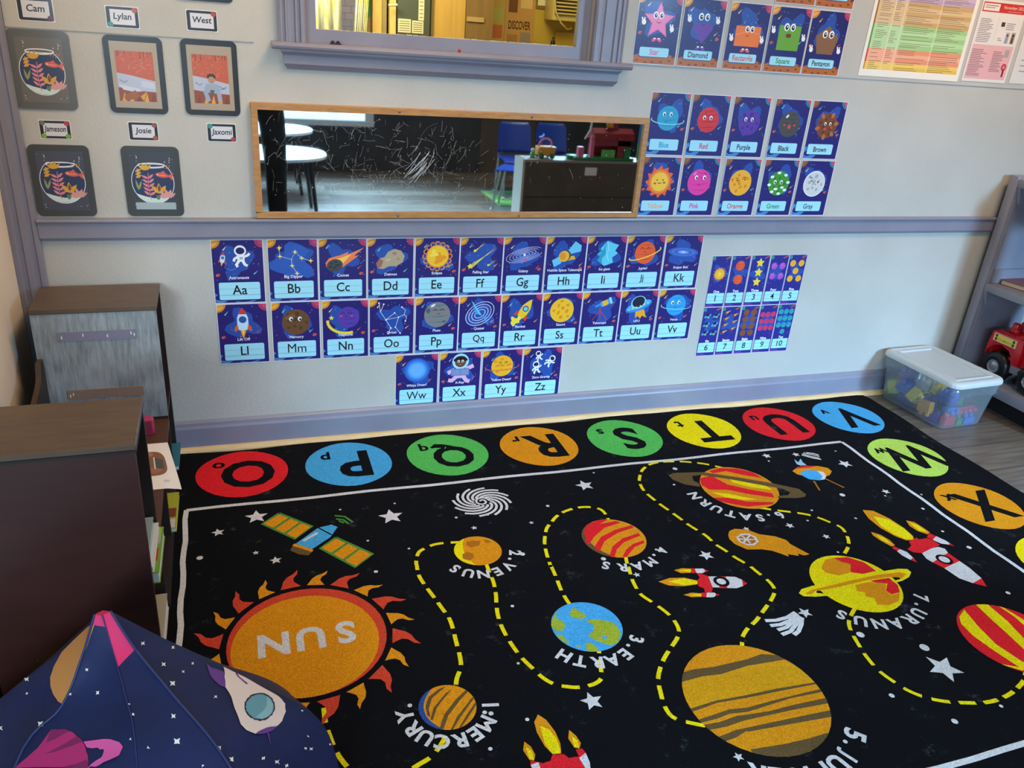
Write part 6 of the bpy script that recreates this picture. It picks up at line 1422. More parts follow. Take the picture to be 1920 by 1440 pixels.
for it in RUG_ART:
    k = it[0]
    if k == 'P': ra.poly(it[2], it[1])
    elif k == 'C': x, y, r = it[2]; ra.circ(x, y, r, it[1], 40 if r > 40 else 14)
    elif k == 'L': ra.line(it[3], it[2], it[1])
    elif k == 'S': ra.star(it[2], it[3], it[4], 'wh', 5, .45, 90+it[5])
    elif k == 'D':
        pts = resample(it[2], 11); ra.hold = True; i = 0
        while i < len(pts)-1:
            j = min(i+4, len(pts)-1); ra.line(pts[i:j+1], 11, 'yl'); i += 6
        ra.hold = False; ra.l += 1
    elif k == 'CR':       # crescent along one side of a disc
        x, y, r = it[2]; q = it[3]; off = it[4]
        pts = [(x+r*math.cos(t), y+r*math.sin(t)) for t in [R(110+140*i/14) for i in range(15)]]
        e0, e1 = pts[-1], pts[0]
        for i in range(1, 12):
            f = i/12; bx_, by_ = e0[0]+(e1[0]-e0[0])*f, e0[1]+(e1[1]-e0[1])*f; w_ = r*(.25 if it[1] == 'yl' else .48)*4*f*(1-f); pts.append((bx_-w_, by_))
        ra.poly(pts, it[1])
    elif k == 'SUN':
        x, y, r = it[1]; ra.circ(x, y, r, 'sr', 48)
        ra.poly([(x-6+(r*.93)*math.cos(t)*(0.99), y-15+(r*.925)*math.sin(t)) for t in [2*math.pi*i/44 for i in range(44)]], 'og')
        ra.hold = True
        for i in range(20):
            th = R(79+18*i); ur = Vector((math.cos(th), math.sin(th))); ut = Vector((math.sin(th), -math.cos(th)))   # clockwise
            s_ = 1.1 if i % 2 else 0.95
            F_ = lambda u, v: tuple(Vector((x, y))+ur*(r*1.075+v*s_)+ut*(u*s_))
            ra.poly([F_(-26, 0), F_(-20, 14), F_(-14, 30), F_(-2, 44), F_(14, 52), F_(28, 66), F_(25, 50), F_(12, 36), F_(10, 22), F_(18, 8), F_(24, 0)], 'sr' if i % 2 else 'og')
        ra.hold = False; ra.l += 1
        ra.hold = True
        for ch, dx, rot in (('S', 86, 180), ('U', -2, 180), ('N', -92, 180)): ra.text(ch, x+8+dx, y-0+dx*0.02, 82, 'wh', .035, rot, sx=1.0)
        ra.hold = False; ra.l += 1
    elif k == 'A':
        txt, cx, cy, r, t1, t2, h = it[1:]
        if t2 > t1: t2 -= 360
        ra.hold = True
        adv = [.62 if c in '.1I' else 1.0 for c in txt]; tot = sum(adv)-(adv[0]+adv[-1])/2; acc = 0
        for i, c in enumerate(txt):
            if i: acc += (adv[i-1]+adv[i])/2
            th = R(t1+(t2-t1)*acc/tot)
            d = 0 if c != '.' else -h*.32
            ra.text(c, cx+(r+d)*math.cos(th), cy+(r+d)*math.sin(th), h if c != '.' else 11, 'wh', .035, math.degrees(th)-90)
        ra.hold = False; ra.l += 1
    elif k == 'G':
        x, y, r = it[1]; ra.hold = True
        for i in range(12):
            a0 = 2*math.pi*i/12; ra.line([(x+r*(.28+.72*f)*math.cos(a0-1.9*f), y+r*(.28+.72*f)*.86*math.sin(a0-1.9*f)) for f in [q/8 for q in range(9)]], 9, 'wh')
        ra.line([(x+r*.26*(1-f*.75)*math.cos(9*f), y+r*.26*(1-f*.75)*math.sin(9*f)) for f in [q/24 for q in range(25)]], 7, 'wh')
        ra.hold = False; ra.l += 1
tag(rug.build('letter_rug'), 'large black rug printed with planets and a border of alphabet circles', 'rug')

# ------------------------------------------------------------------ pyramid bean bag
BEAN_C = (-0.25, -1.6)
BEAN_S = [
([(-0.28,-1.41,0.448),(-0.37,-1.35,0.33),(-0.46,-1.31,0.22),(-0.54,-1.3,0.12),(-0.57,-1.29,0.05),(-0.56,-1.3,0.012)],0.004),
([(-0.268,-1.412,0.46),(-0.339,-1.405,0.385),(-0.453,-1.416,0.3),(-0.58,-1.414,0.19),(-0.685,-1.429,0.05),(-0.585,-1.62,0.012)],0.006),
([(-0.28,-1.42,0.46),(-0.303,-1.466,0.405),(-0.335,-1.509,0.345),(-0.402,-1.571,0.29),(-0.46,-1.86,0.12),(-0.47,-1.9,0.012)],0.016),
([(-0.268,-1.424,0.46),(-0.253,-1.461,0.405),(-0.233,-1.524,0.365),(-0.213,-1.616,0.31),(-0.2,-1.87,0.13),(-0.19,-1.93,0.012)],0.014),
([(-0.256,-1.418,0.46),(-0.216,-1.467,0.405),(-0.158,-1.54,0.36),(-0.068,-1.654,0.285),(0.03,-1.83,0.13),(0.05,-1.88,0.012)],0.01),
([(-0.256,-1.406,0.45),(-0.16,-1.416,0.365),(-0.029,-1.456,0.28),(0.092,-1.491,0.185),(0.129,-1.532,0.07),(0.142,-1.512,0.012)],0.004),
([(-0.264,-1.4,0.448),(-0.2,-1.345,0.33),(-0.1,-1.31,0.21),(0.0,-1.29,0.12),(0.05,-1.28,0.05),(0.05,-1.29,0.012)],0.01),
([(-0.276,-1.402,0.448),(-0.29,-1.32,0.34),(-0.31,-1.26,0.22),(-0.32,-1.22,0.12),(-0.33,-1.19,0.05),(-0.33,-1.2,0.012)],0.01)]
BEAN_ART = [  # print outlines as (s, t), solved beforehand from image pixels through the camera
('orange',[(2.27,0.052),(1.57,0.077),(1.17,0.104),(1.08,0.139),(1.06,0.169),(1.08,0.194),(1.11,0.218),(1.25,0.246),(1.35,0.273),(1.43,0.29),(1.49,0.308),(1.57,0.323),(1.65,0.34),(1.72,0.352),(1.79,0.365),(1.86,0.375),(1.92,0.385),(1.96,0.387),(2.0,0.392),(1.99,0.365),(1.98,0.335),(1.98,0.288),(2.0,0.236),(2.04,0.191),(2.1,0.151),(2.13,0.112),(2.23,0.072),(2.24,0.062)]),
('pink',[(2.04,0.002),(2.04,0.0616),(2.5,0.077),(3.0,0.08085),(3.03,0.14),(3.03,0.28),(3.5,0.23800000000000002),(3.97,0.196),(3.98,0.098),(3.98,0.002),(3.0,0.002)]),
('magenta',[(2.24,0.531),(2.32,0.536),(2.39,0.538),(2.45,0.546),(2.49,0.551),(2.54,0.561),(2.58,0.568),(2.61,0.575),(2.63,0.58),(2.65,0.588),(2.67,0.593),(2.68,0.6),(2.68,0.608),(2.39,0.605),(2.0,0.6),(2.1,0.588),(2.19,0.573),(2.22,0.556)]),
('plum',[(2.24,0.531),(2.32,0.536),(2.39,0.538),(2.43,0.543),(2.46,0.548),(2.4,0.553),(2.34,0.561),(2.3,0.563),(2.26,0.566),(2.25,0.551)]),
('plum',[(2.54,0.561),(2.57,0.568),(2.6,0.573),(2.52,0.578),(2.42,0.583),(2.36,0.585),(2.28,0.585),(2.34,0.583),(2.39,0.578),(2.47,0.571)]),
('plum',[(2.67,0.598),(2.68,0.603),(2.68,0.608),(2.59,0.608),(2.5,0.605),(2.59,0.603)]),
('ring',[(2.61,0.573),(2.66,0.573),(2.71,0.573),(2.75,0.573),(2.79,0.575),(2.81,0.578),(2.83,0.58),(2.84,0.583),(2.85,0.585),(2.84,0.588),(2.83,0.59),(2.82,0.593),(2.81,0.593),(2.8,0.595),(2.77,0.6),(2.75,0.603),(2.73,0.605),(2.7,0.605),(2.67,0.608),(2.69,0.605),(2.7,0.603),(2.74,0.598),(2.77,0.595),(2.78,0.593),(2.78,0.59),(2.78,0.59),(2.77,0.588),(2.75,0.588),(2.73,0.585),(2.69,0.585),(2.65,0.583),(2.63,0.578)]),
('purple',[(4.82,0.308),(4.78,0.32),(4.75,0.332),(4.79,0.342),(4.82,0.355),(4.65,0.389),(4.54,0.417),(4.52,0.412),(4.51,0.407),(4.52,0.394),(4.53,0.382),(4.55,0.372),(4.58,0.36),(4.68,0.335)]),
('white',[(4.98,0.33),(4.98,0.337),(4.98,0.345),(4.98,0.365),(4.99,0.385),(4.98,0.407),(4.96,0.432),(4.95,0.451),(4.94,0.471),(4.93,0.484),(4.9,0.499),(4.87,0.509),(4.86,0.516),(4.8,0.528),(4.75,0.541),(4.68,0.551),(4.62,0.561),(4.56,0.566),(4.51,0.568),(4.46,0.571),(4.4,0.571),(4.36,0.568),(4.32,0.563),(4.3,0.556),(4.28,0.548),(4.28,0.541),(4.28,0.531),(4.31,0.516),(4.34,0.501),(4.37,0.486),(4.41,0.471),(4.46,0.454),(4.5,0.437),(4.52,0.427),(4.54,0.417),(4.71,0.377)]),
('dark',[(4.71,0.518),(4.69,0.523),(4.66,0.528),(4.62,0.533),(4.59,0.538),(4.57,0.538),(4.54,0.541),(4.51,0.543),(4.48,0.543),(4.47,0.541),(4.44,0.541),(4.43,0.536),(4.41,0.533),(4.41,0.528),(4.4,0.526),(4.4,0.521),(4.4,0.516),(4.41,0.509),(4.42,0.504),(4.44,0.496),(4.46,0.491),(4.48,0.486),(4.51,0.479),(4.55,0.474),(4.58,0.469),(4.62,0.466),(4.66,0.461),(4.7,0.459),(4.73,0.459),(4.76,0.459),(4.79,0.459),(4.82,0.461),(4.84,0.464),(4.84,0.469),(4.84,0.474),(4.83,0.481),(4.82,0.489),(4.79,0.496),(4.77,0.504),(4.74,0.511)]),
('teal',[(4.7,0.516),(4.68,0.521),(4.65,0.526),(4.62,0.531),(4.6,0.533),(4.57,0.536),(4.54,0.538),(4.52,0.538),(4.5,0.538),(4.48,0.536),(4.46,0.536),(4.44,0.533),(4.43,0.531),(4.42,0.528),(4.42,0.523),(4.42,0.518),(4.42,0.513),(4.43,0.509),(4.43,0.504),(4.45,0.499),(4.47,0.491),(4.49,0.489),(4.52,0.481),(4.54,0.479),(4.58,0.474),(4.61,0.471),(4.65,0.466),(4.67,0.466),(4.71,0.464),(4.74,0.464),(4.77,0.464),(4.79,0.466),(4.8,0.469),(4.8,0.474),(4.81,0.479),(4.8,0.484),(4.79,0.491),(4.77,0.496),(4.75,0.504),(4.72,0.511)]),
('teal2',[(4.79,0.479),(4.79,0.484),(4.78,0.491),(4.75,0.501),(4.73,0.509),(4.68,0.518),(4.63,0.528),(4.59,0.533),(4.55,0.536),(4.51,0.538),(4.47,0.538),(4.46,0.533),(4.44,0.528),(4.5,0.523),(4.57,0.518),(4.61,0.513),(4.67,0.504),(4.73,0.491)]),
('purple',[(4.32,0.563),(4.36,0.561),(4.39,0.561),(4.44,0.561),(4.48,0.563),(4.51,0.566),(4.54,0.568),(4.49,0.571),(4.45,0.573),(4.42,0.571),(4.38,0.571),(4.35,0.568)]),
('purple',[(4.41,0.571),(4.41,0.573),(4.42,0.573),(4.39,0.585),(4.36,0.6),(4.38,0.585)]),
('purple',[(4.95,0.365),(4.98,0.362),(4.99,0.362),(4.95,0.372),(4.91,0.382),(4.88,0.399),(4.86,0.414),(4.84,0.417),(4.82,0.419),(4.85,0.402),(4.88,0.385),(4.91,0.375)]),
('star',[(4.25,0.191),(4.22,0.186),(4.16,0.189),(4.22,0.181),(4.24,0.174),(4.26,0.179),(4.33,0.176),(4.27,0.184)]),
('star',[(4.74,0.231),(4.72,0.228),(4.66,0.231),(4.73,0.223),(4.78,0.216),(4.8,0.218),(4.86,0.216),(4.78,0.223)]),
('star',[(4.2,0.3),(4.19,0.293),(4.15,0.295),(4.19,0.288),(4.21,0.278),(4.22,0.285),(4.26,0.283),(4.22,0.29)]),
('star',[(4.58,0.313),(4.57,0.31),(4.55,0.31),(4.59,0.305),(4.61,0.3),(4.61,0.303),(4.65,0.3),(4.6,0.308)]),
('star',[(4.32,0.34),(4.31,0.337),(4.29,0.337),(4.31,0.335),(4.33,0.327),(4.33,0.332),(4.36,0.33),(4.33,0.335)]),
('star',[(4.09,0.377),(4.07,0.372),(4.04,0.375),(4.07,0.367),(4.08,0.357),(4.1,0.362),(4.13,0.362),(4.1,0.37)]),
('star',[(2.34,0.283),(2.3,0.278),(2.27,0.278),(2.27,0.27),(2.24,0.261),(2.29,0.268),(2.33,0.268),(2.32,0.273)]),
('star',[(2.62,0.404),(2.6,0.402),(2.57,0.404),(2.58,0.397),(2.56,0.389),(2.59,0.392),(2.61,0.389),(2.61,0.397)]),
('star',[(2.12,0.37),(2.08,0.362),(2.04,0.36),(2.04,0.355),(2.0,0.345),(2.05,0.352),(2.09,0.355),(2.09,0.36)]),
('star',[(1.16,0.335),(1.1,0.332),(1.07,0.335),(1.04,0.33),(0.69,0.33),(1.03,0.325),(1.04,0.32),(1.08,0.327)]),
('star',[(1.4,0.377),(1.38,0.377),(1.37,0.38),(1.35,0.375),(1.33,0.372),(1.35,0.372),(1.36,0.37),(1.38,0.375)]),
('star',[(2.08,0.509),(1.99,0.496),(1.98,0.501),(1.95,0.489),(1.91,0.479),(1.95,0.481),(1.96,0.474),(1.99,0.489)]),
('star',[(1.64,0.521),(1.59,0.516),(1.58,0.521),(1.56,0.513),(1.51,0.504),(1.55,0.506),(1.57,0.504),(1.58,0.511)]),
('star',[(3.03,0.456),(3.02,0.451),(3.0,0.454),(3.01,0.449),(3.01,0.444),(3.02,0.447),(3.04,0.447),(3.03,0.449)]),
('star',[(3.04,0.504),(3.03,0.501),(3.01,0.501),(3.02,0.496),(3.02,0.491),(3.04,0.494),(3.05,0.491),(3.04,0.496)]),
('star',[(3.55,0.504),(3.51,0.504),(3.47,0.509),(3.51,0.499),(3.52,0.491),(3.55,0.494),(3.6,0.489),(3.55,0.499)]),
('star',[(3.43,0.571),(3.4,0.571),(3.36,0.573),(3.38,0.568),(3.38,0.561),(3.41,0.563),(3.46,0.558),(3.43,0.566)]),
('star',[(4.33,0.447),(4.33,0.442),(4.3,0.444),(4.33,0.439),(4.34,0.434),(4.34,0.437),(4.36,0.437),(4.34,0.442)]),
('star',[(4.01,0.566),(4.01,0.563),(3.96,0.566),(4.0,0.561),(4.01,0.556),(4.02,0.558),(4.03,0.558),(4.02,0.561)]),
('star',[(4.04,0.593),(4.03,0.59),(4.02,0.59),(4.03,0.588),(4.03,0.583),(4.04,0.585),(4.06,0.585),(4.05,0.588)]),
('star',[(3.12,0.585),(3.1,0.585),(3.09,0.585),(3.1,0.583),(3.1,0.58),(3.11,0.583),(3.12,0.58),(3.11,0.583)]),
('star',[(2.96,0.571),(2.94,0.571),(2.93,0.571),(2.94,0.568),(2.93,0.568),(2.94,0.568),(2.96,0.566),(2.95,0.568)]),
('star',[(3.63,0.605),(3.61,0.605),(3.59,0.608),(3.6,0.605),(3.6,0.603),(3.62,0.603),(3.63,0.603),(3.62,0.605)]),
('star',[(4.25,0.615),(4.25,0.613),(4.23,0.613),(4.24,0.61),(4.25,0.608),(4.25,0.61),(4.27,0.61),(4.26,0.613)]),
('star',[(4.34,0.635),(4.33,0.63),(4.31,0.63),(4.32,0.628),(4.32,0.625),(4.34,0.628),(4.36,0.628),(4.34,0.63)]),
('star',[(4.4,0.647),(4.39,0.645),(4.37,0.645),(4.38,0.642),(4.38,0.64),(4.39,0.642),(4.41,0.642),(4.4,0.645)]),
('star',[(4.7,0.655),(4.69,0.652),(4.66,0.65),(4.68,0.65),(4.68,0.645),(4.7,0.65),(4.72,0.65),(4.7,0.652)]),
('star',[(4.64,0.645),(4.63,0.642),(4.62,0.642),(4.63,0.64),(4.63,0.637),(4.64,0.64),(4.66,0.642),(4.65,0.642)]),
('star',[(4.74,0.628),(4.73,0.625),(4.72,0.623),(4.73,0.623),(4.73,0.62),(4.74,0.623),(4.76,0.623),(4.74,0.623)]),
('star',[(4.92,0.558),(4.91,0.556),(4.9,0.556),(4.92,0.553),(4.92,0.551),(4.93,0.553),(4.94,0.553),(4.93,0.556)]),
('star',[(4.96,0.685),(4.95,0.68),(4.93,0.68),(4.94,0.677),(4.94,0.675),(4.95,0.677),(4.97,0.68),(4.96,0.682)])]

def bean_surf(S, s, t):
    n=len(S); i=int(math.floor(s))%n; f=s-math.floor(s); j=(i+1)%n
    def cr(P,t):
        m=len(P)-1; u=min(max(t,0.0),1.0)*m; k=min(int(u),m-1); v=u-k
        p0=P[max(k-1,0)];p1=P[k];p2=P[k+1];p3=P[min(k+2,m)]
        return [0.5*(2*p1[q]+(p2[q]-p0[q])*v+(2*p0[q]-5*p1[q]+4*p2[q]-p3[q])*v*v+(3*p1[q]-p0[q]-3*p2[q]+p3[q])*v**3) for q in range(3)]
    a=cr(S[i][0],t); b=cr(S[j][0],t); bu=S[i][1]*4*f*(1-f)*min(1.0,t*1.6)*(1.0-.5*max(0,t-.75)*4)
    p=[a[q]+(b[q]-a[q])*f for q in range(3)]
    dx,dy=p[0]-BEAN_C[0],p[1]-BEAN_C[1]; l=math.hypot(dx,dy)+1e-6
    return (p[0]+dx/l*bu, p[1]+dy/l*bu, max(p[2]+bu*.6*(1-t),0.012))

FAB = noise_tint(mat('space_fabric', '172148', 0.62, spec=0.3), '141d42', '1b2654', nscale=6, bump=0.5, bscale=14, dist=0.006)
BC = dict(orange='c98a4a', pink='e8356e', magenta='b02a68', plum='7d2258', ring='d85aa0', purple='6a3f8e', white='ecd8cc', dark='33303c', teal='6aa0ac', teal2='8fbcc4', star='f2eee6')
_fab = {}
def fabink(c):
    if c not in _fab: _fab[c] = mat('fabric_print_'+c, BC[c], 0.62, spec=0.3)
    return _fab[c]
NS, NT = 8*18, 56
bean = MB()
gv = [bean_surf(BEAN_S, 8*i/NS, j/NT) for j in range(NT+1) for i in range(NS)]
bean.add(gv, [(j*NS+i, (j+1)*NS+i, (j+1)*NS+(i+1) % NS, j*NS+(i+1) % NS) for j in range(NT) for i in range(NS)], FAB, True)
bean.add(gv[:NS], [tuple(range(NS))], fabink('pink')); bean.add(gv[-NS:], [tuple(range(NS))], FAB)
def bean_n(s, t):
    e = .01; p = Vector(bean_surf(BEAN_S, s, t)); a = Vector(bean_surf(BEAN_S, s+e, t))-p; b = Vector(bean_surf(BEAN_S, s, min(t+e, 1)))-Vector(bean_surf(BEAN_S, s, max(t-e, 0)))
    n = b.cross(a); 
    if n.length < 1e-9: return Vector((0, 0, 1))
    n.normalize()
    out = p-Vector((BEAN_C[0], BEAN_C[1], 0.0))
    return n if n.dot(out) > 0 else -n
lift = 0.0007
for col, pts in BEAN_ART:
    bm = bmesh.new()
    try: f = bm.faces.new([bm.verts.new((p[0]*10, p[1]*30, 0)) for p in pts])
    except ValueError: bm.free(); continue
    bmesh.ops.remove_doubles(bm, verts=bm.verts, dist=1e-4)
    if not bm.faces: bm.free(); continue
    xs = [v.co.x for v in bm.verts]; ys = [v.co.y for v in bm.verts]
    for q in range(int(min(xs)/10*18), int(max(xs)/10*18)+2): bmesh.ops.bisect_plane(bm, geom=bm.verts[:]+bm.edges[:]+bm.faces[:], plane_co=(q/18*10, 0, 0), plane_no=(1, 0, 0))
    for q in range(int(min(ys)/30*NT), int(max(ys)/30*NT)+2): bmesh.ops.bisect_plane(bm, geom=bm.verts[:]+bm.edges[:]+bm.faces[:], plane_co=(0, q/NT*30, 0), plane_no=(0, 1, 0))
    bmesh.ops.triangulate(bm, faces=bm.faces[:])
    bm.verts.index_update()
    bean.add([tuple(Vector(bean_surf(BEAN_S, v.co.x/10, v.co.y/30))+bean_n(v.co.x/10, v.co.y/30)*lift) for v in bm.verts], [tuple(v.index for v in f.verts) for f in bm.faces], fabink(col), True)
    bm.free(); lift = min(lift+0.00012, 0.0022) if col != 'star' else 0.0012
bag = tag(bean.build('bean_bag'), 'navy space-print bean bag with a pink peaked tip in the corner of the rug', 'bean bag')
bag.data.set_sharp_from_angle(angle=R(50))
for s in (2, 4, 3):
    b = MB(); b.tube([tuple(Vector(bean_surf(BEAN_S, s, t))+bean_n(s, t)*0.0012) for t in [i/30 for i in range(0, 31)]], 0.0022 if s != 3 else 0.0012, mat('navy_piping', '2a3466', 0.5), 6); b.build('seam_piping', bag)

# ------------------------------------------------------------------ what stands behind the camera and shows in the mirror
LSH = thing('low_shelf', 'low shelf with brown back panel and white end, seen in the mirror', 'shelf', (1.895, -2.815, 0), R(0))
OFFW = mat('cream_melamine', 'b9b09c', 0.5); BRB = noise_tint(mat('brown_hardboard', '55483c', 0.6), '4f4338', '5c4f42', nscale=5)
b = MB(); b.box((-0.006, 0.0, 0), (0.010, 0.178, 0.60), OFFW); b.build('end_panel', LSH)
b = MB(); b.box((1.14, 0.0, 0), (1.156, 0.178, 0.60), OFFW); b.build('end_panel', LSH)
b = MB(); b.box((0.010, 0.166, 0.0), (1.14, 0.175, 0.585), BRB); b.build('back_panel', LSH)
b = MB(); b.box((0.0, 0.0, 0.585), (1.15, 0.176, 0.60), mat('grey_top', '8f8a80', 0.5)); b.build('top_board', LSH)
for z in (0.02, 0.30):
    b = MB(); b.box((0.010, 0.0, z), (1.14, 0.166, z+0.015), OFFW); b.build('shelf_board', LSH)
b = MB(); b.box((0.010, 0.1665, 0.343), (1.14, 0.1768, 0.350), mat('panel_joint', '2b241d', 0.7)); b.build('joint_strip', LSH)
b = MB(); b.box((0.46, 0.1755, 0.500), (0.55, 0.1765, 0.555), WHITEP); b.build('paper_label', LSH)
for x, z in ((0.002, 0.57), (0.002, 0.25), (0.002, 0.04)):
    b = MB(); b.lathe([(0, 0), (0.006, 0), (0.005, 0.001), (0, 0.0012)], STEEL, (x, 0.178, z), 'y', 10); b.build('screw', LSH)
# toys on the low shelf
BARN, GRNP, PINKP, YELP = mat('barn_red', '8e1f2b', 0.4), mat('toy_green', '1f7a3f', 0.4), mat('toy_pink', 'd8607a', 0.4), mat('toy_yellow', 'd8981f', 0.4)
t = thing('toy_barn', 'red toy barn with pink doors on a green base, reflected in the mirror', 'toy barn', (2.50, -2.72, 0.60))
b = MB(); b.box((-0.24, -0.07, 0), (0.23, 0.07, 0.022), GRNP); b.lathe([(0, 0), (0.03, 0), (0.03, 0.03), (0, 0.03)], GRNP, (-0.24, 0.02, 0)); b.build('base', t, bevel=0.003)
b = MB(); b.box((-0.08, -0.06, 0.022), (0.20, -0.045, 0.14), BARN); b.box((0.10, -0.06, 0.022), (0.20, 0.05, 0.14), BARN); b.box((-0.08, -0.06, 0.10), (0.20, 0.05, 0.14), BARN); b.build('barn_walls', t)
b = MB(); b.prism([(-0.075, 0.14), (0.065, 0.14), (0.05, 0.185), (0.0, 0.215), (-0.06, 0.185)], -0.09, 0.22, BARN, 'x'); b.build('roof', t)
b = MB(); b.box((0.07, -0.04, 0.20), (0.11, 0.0, 0.255), BARN); b.build('silo_cap', t)
b = MB(); b.box((-0.11, 0.03, 0.022), (-0.085, 0.06, 0.165), PINKP); b.box((-0.20, 0.02, 0.022), (-0.16, 0.06, 0.09), PINKP); b.build('gate_posts', t)
b = MB(); b.box((-0.02, 0.05, 0.022), (0.08, 0.06, 0.075), mat('lime_panel', '62b84a', 0.4)); b.box((0.15, 0.052, 0.022), (0.20, 0.062, 0.09), GRNP); b.build('stall_door', t)
b = MB(); b.tube([(-0.145, 0.02, 0.14), (-0.10, 0.0, 0.20), (-0.085, -0.02, 0.275), (-0.10, -0.02, 0.285), (-0.11, -0.01, 0.25)], 0.006, mat('white_toy', 'e8e4e0', 0.4)); b.build('weather_arm', t)
t = thing('toy_rooster', 'yellow toy bird sitting on the red toy barn roof, reflected in the mirror', 'toy', (2.545, -2.72, 0.8165))
b = MB(); b.ball((0, 0, 0.02), 0.022, YELP, 12, (1.3, .8, 1)); b.ball((-0.025, 0, 0.045), 0.012, YELP, 10); b.build('body', t)
b = MB(); b.box((-0.032, -0.003, 0.055), (-0.018, 0.003, 0.064), BARN); b.build('comb', t)
t = thing('toy_wagon', 'yellow toy wagon with pink hooped handle, reflected in the mirror', 'toy wagon', (2.075, -2.725, 0.60))
b = MB(); b.prism([(-0.06, 0.02), (0.055, 0.02), (0.07, 0.08), (-0.06, 0.08)], -0.04, 0.04, YELP, 'y'); b.build('tub', t, bevel=0.004)
b = MB(); b.tube([(-0.05+0.05*(1-math.cos(R(a_))), 0, 0.08+0.05*math.sin(R(a_))) for a_ in range(0, 181, 20)], 0.006, PINKP, 8); b.build('handle', t)
for x in (-0.04, 0.04):
    for y in (-0.042, 0.042):
        b = MB(); b.lathe([(0, -0.006), (0.018, -0.006), (0.018, 0.006), (0, 0.006)], GRNP, (x, y, 0.019), 'y', 14); b.build('wheel', t)
t = thing('toy_figure', 'little white and green toy figure by the yellow wagon, reflected in the mirror', 'toy', (1.985, -2.725, 0.60))
b = MB(); b.lathe([(0, 0), (0.018, 0), (0.016, 0.03), (0.009, 0.04), (0, 0.04)], mat('lime_panel', '62b84a', 0.4)); b.build('body', t)
b = MB(); b.ball((0, 0, 0.052), 0.014, mat('white_toy', 'e8e4e0', 0.4), 12); b.build('head', t)
t = thing('picture_book', 'blue and green open picture book standing at the far end of the low shelf', 'book', (2.80, -2.76, 0.60), R(10))
b = MB(); b.box((0, 0, 0), (0.10, 0.006, 0.25), mat('book_blue', '3f8fc4', 0.5)); b.box((0, 0.0061, 0.0), (0.10, 0.0065, 0.11), mat('book_green', '5aa84f', 0.5)); b.build('cover', t)

# blue stacking chairs at the far wall
BLUEP = mat('blue_chair_plastic', '1d3a8c', 0.35); CHROME = mat('chrome_leg', 'b8bcc0', 0.25, metal=0.9)
def blue_chair(label, loc, rz):
    t = thing('stacking_chair', label, 'chair', loc, rz, 'blue stacking chairs behind the low shelf')
    b = MB(); vs = []; n = 8
    for j in range(9):
        f = j/8; z = 0.36+0.26*f; hw = 0.155-0.01*f - (0.02 if j == 8 else 0)
        for i in range(n+1):
            g = -1+2*i/n; vs.append((g*hw, -0.15-0.05*f+0.02*g*g, z))
    k = n+1; front = len(vs)
    vs += [(p[0], p[1]-0.006, p[2]) for p in vs]
    fs = [(j*k+i, j*k+i+1, (j+1)*k+i+1, (j+1)*k+i) for j in range(8) for i in range(n)]
    fs += [tuple(q+front for q in f[::-1]) for f in fs]
    fs += [(i, front+i, front+i+1, i+1) for i in range(n)] + [(8*k+i, 8*k+i+1, front+8*k+i+1, front+8*k+i) for i in range(n)]
    b.add(vs, fs, BLUEP, True); b.build('backrest', t)
    b = MB(); b.prism([(-0.15, 0.34), (0.13, 0.335), (0.155, 0.325), (0.16, 0.31), (0.15, 0.31), (0.12, 0.325), (-0.15, 0.33)], -0.155, 0.155, BLUEP, 'x'); b.build('seat', t, bevel=0.004)
    for sx in (-1, 1):
        b = MB(); b.tube([(sx*0.15, 0.16, 0.0), (sx*0.14, 0.11, 0.325)], 0.010, CHROME, 10); b.ball((sx*0.15, 0.16, 0.012), 0.013, mat('white_toy', 'e8e4e0', 0.4), 8); b.build('leg', t)
        b = MB(); b.tube([(sx*0.15, -0.19, 0.0), (sx*0.14, -0.15, 0.33), (sx*0.13, -0.165, 0.45)], 0.010, CHROME, 10); b.ball((sx*0.15, -0.19, 0.012), 0.013, mat('white_toy', 'e8e4e0', 0.4), 8); b.build('leg', t)
    return t
blue_chair('blue stacking chair in the middle of the three behind the low shelf', (2.42, -4.28, 0.007), R(4))
blue_chair('blue stacking chair farthest along behind the toy barn', (2.79, -4.28, 0.007), R(-3))
blue_chair('blue stacking chair turned sideways near the end panel of the low shelf', (2.24, -3.78, 0.007), R(118))
b = MB(); GRUG = noise_tint(mat('green_play_rug', '5aa84f', 0.95), '3f9a4a', '8fae5a', nscale=7); b.box((0, 0, 0.0005), (1.35, 0.62, 0.006), GRUG)
a = Art(b, (0, 0, 0.006), (1, 0, 0), (0, 1, 0), (0, 0, 1), 1.0, paint=lambda c: mat('play_rug_'+c, c, 0.95), step=2e-4); a.line([(0.05, 0.1), (0.4, 0.3), (0.8, 0.2), (1.3, 0.4)], 0.08, '7a7a78'); a.ring(0.35, 0.3, 0.2, 0.14, 0.06, '6a6e6a'); a.rect(0, 0, 1.35, 0.02, '2f7f96')
_g = tag(b.build('play_rug'), 'green road-print play rug on the floor beyond the low shelf, seen in the mirror', 'rug'); _g.location = (2.16, -4.52, 0)

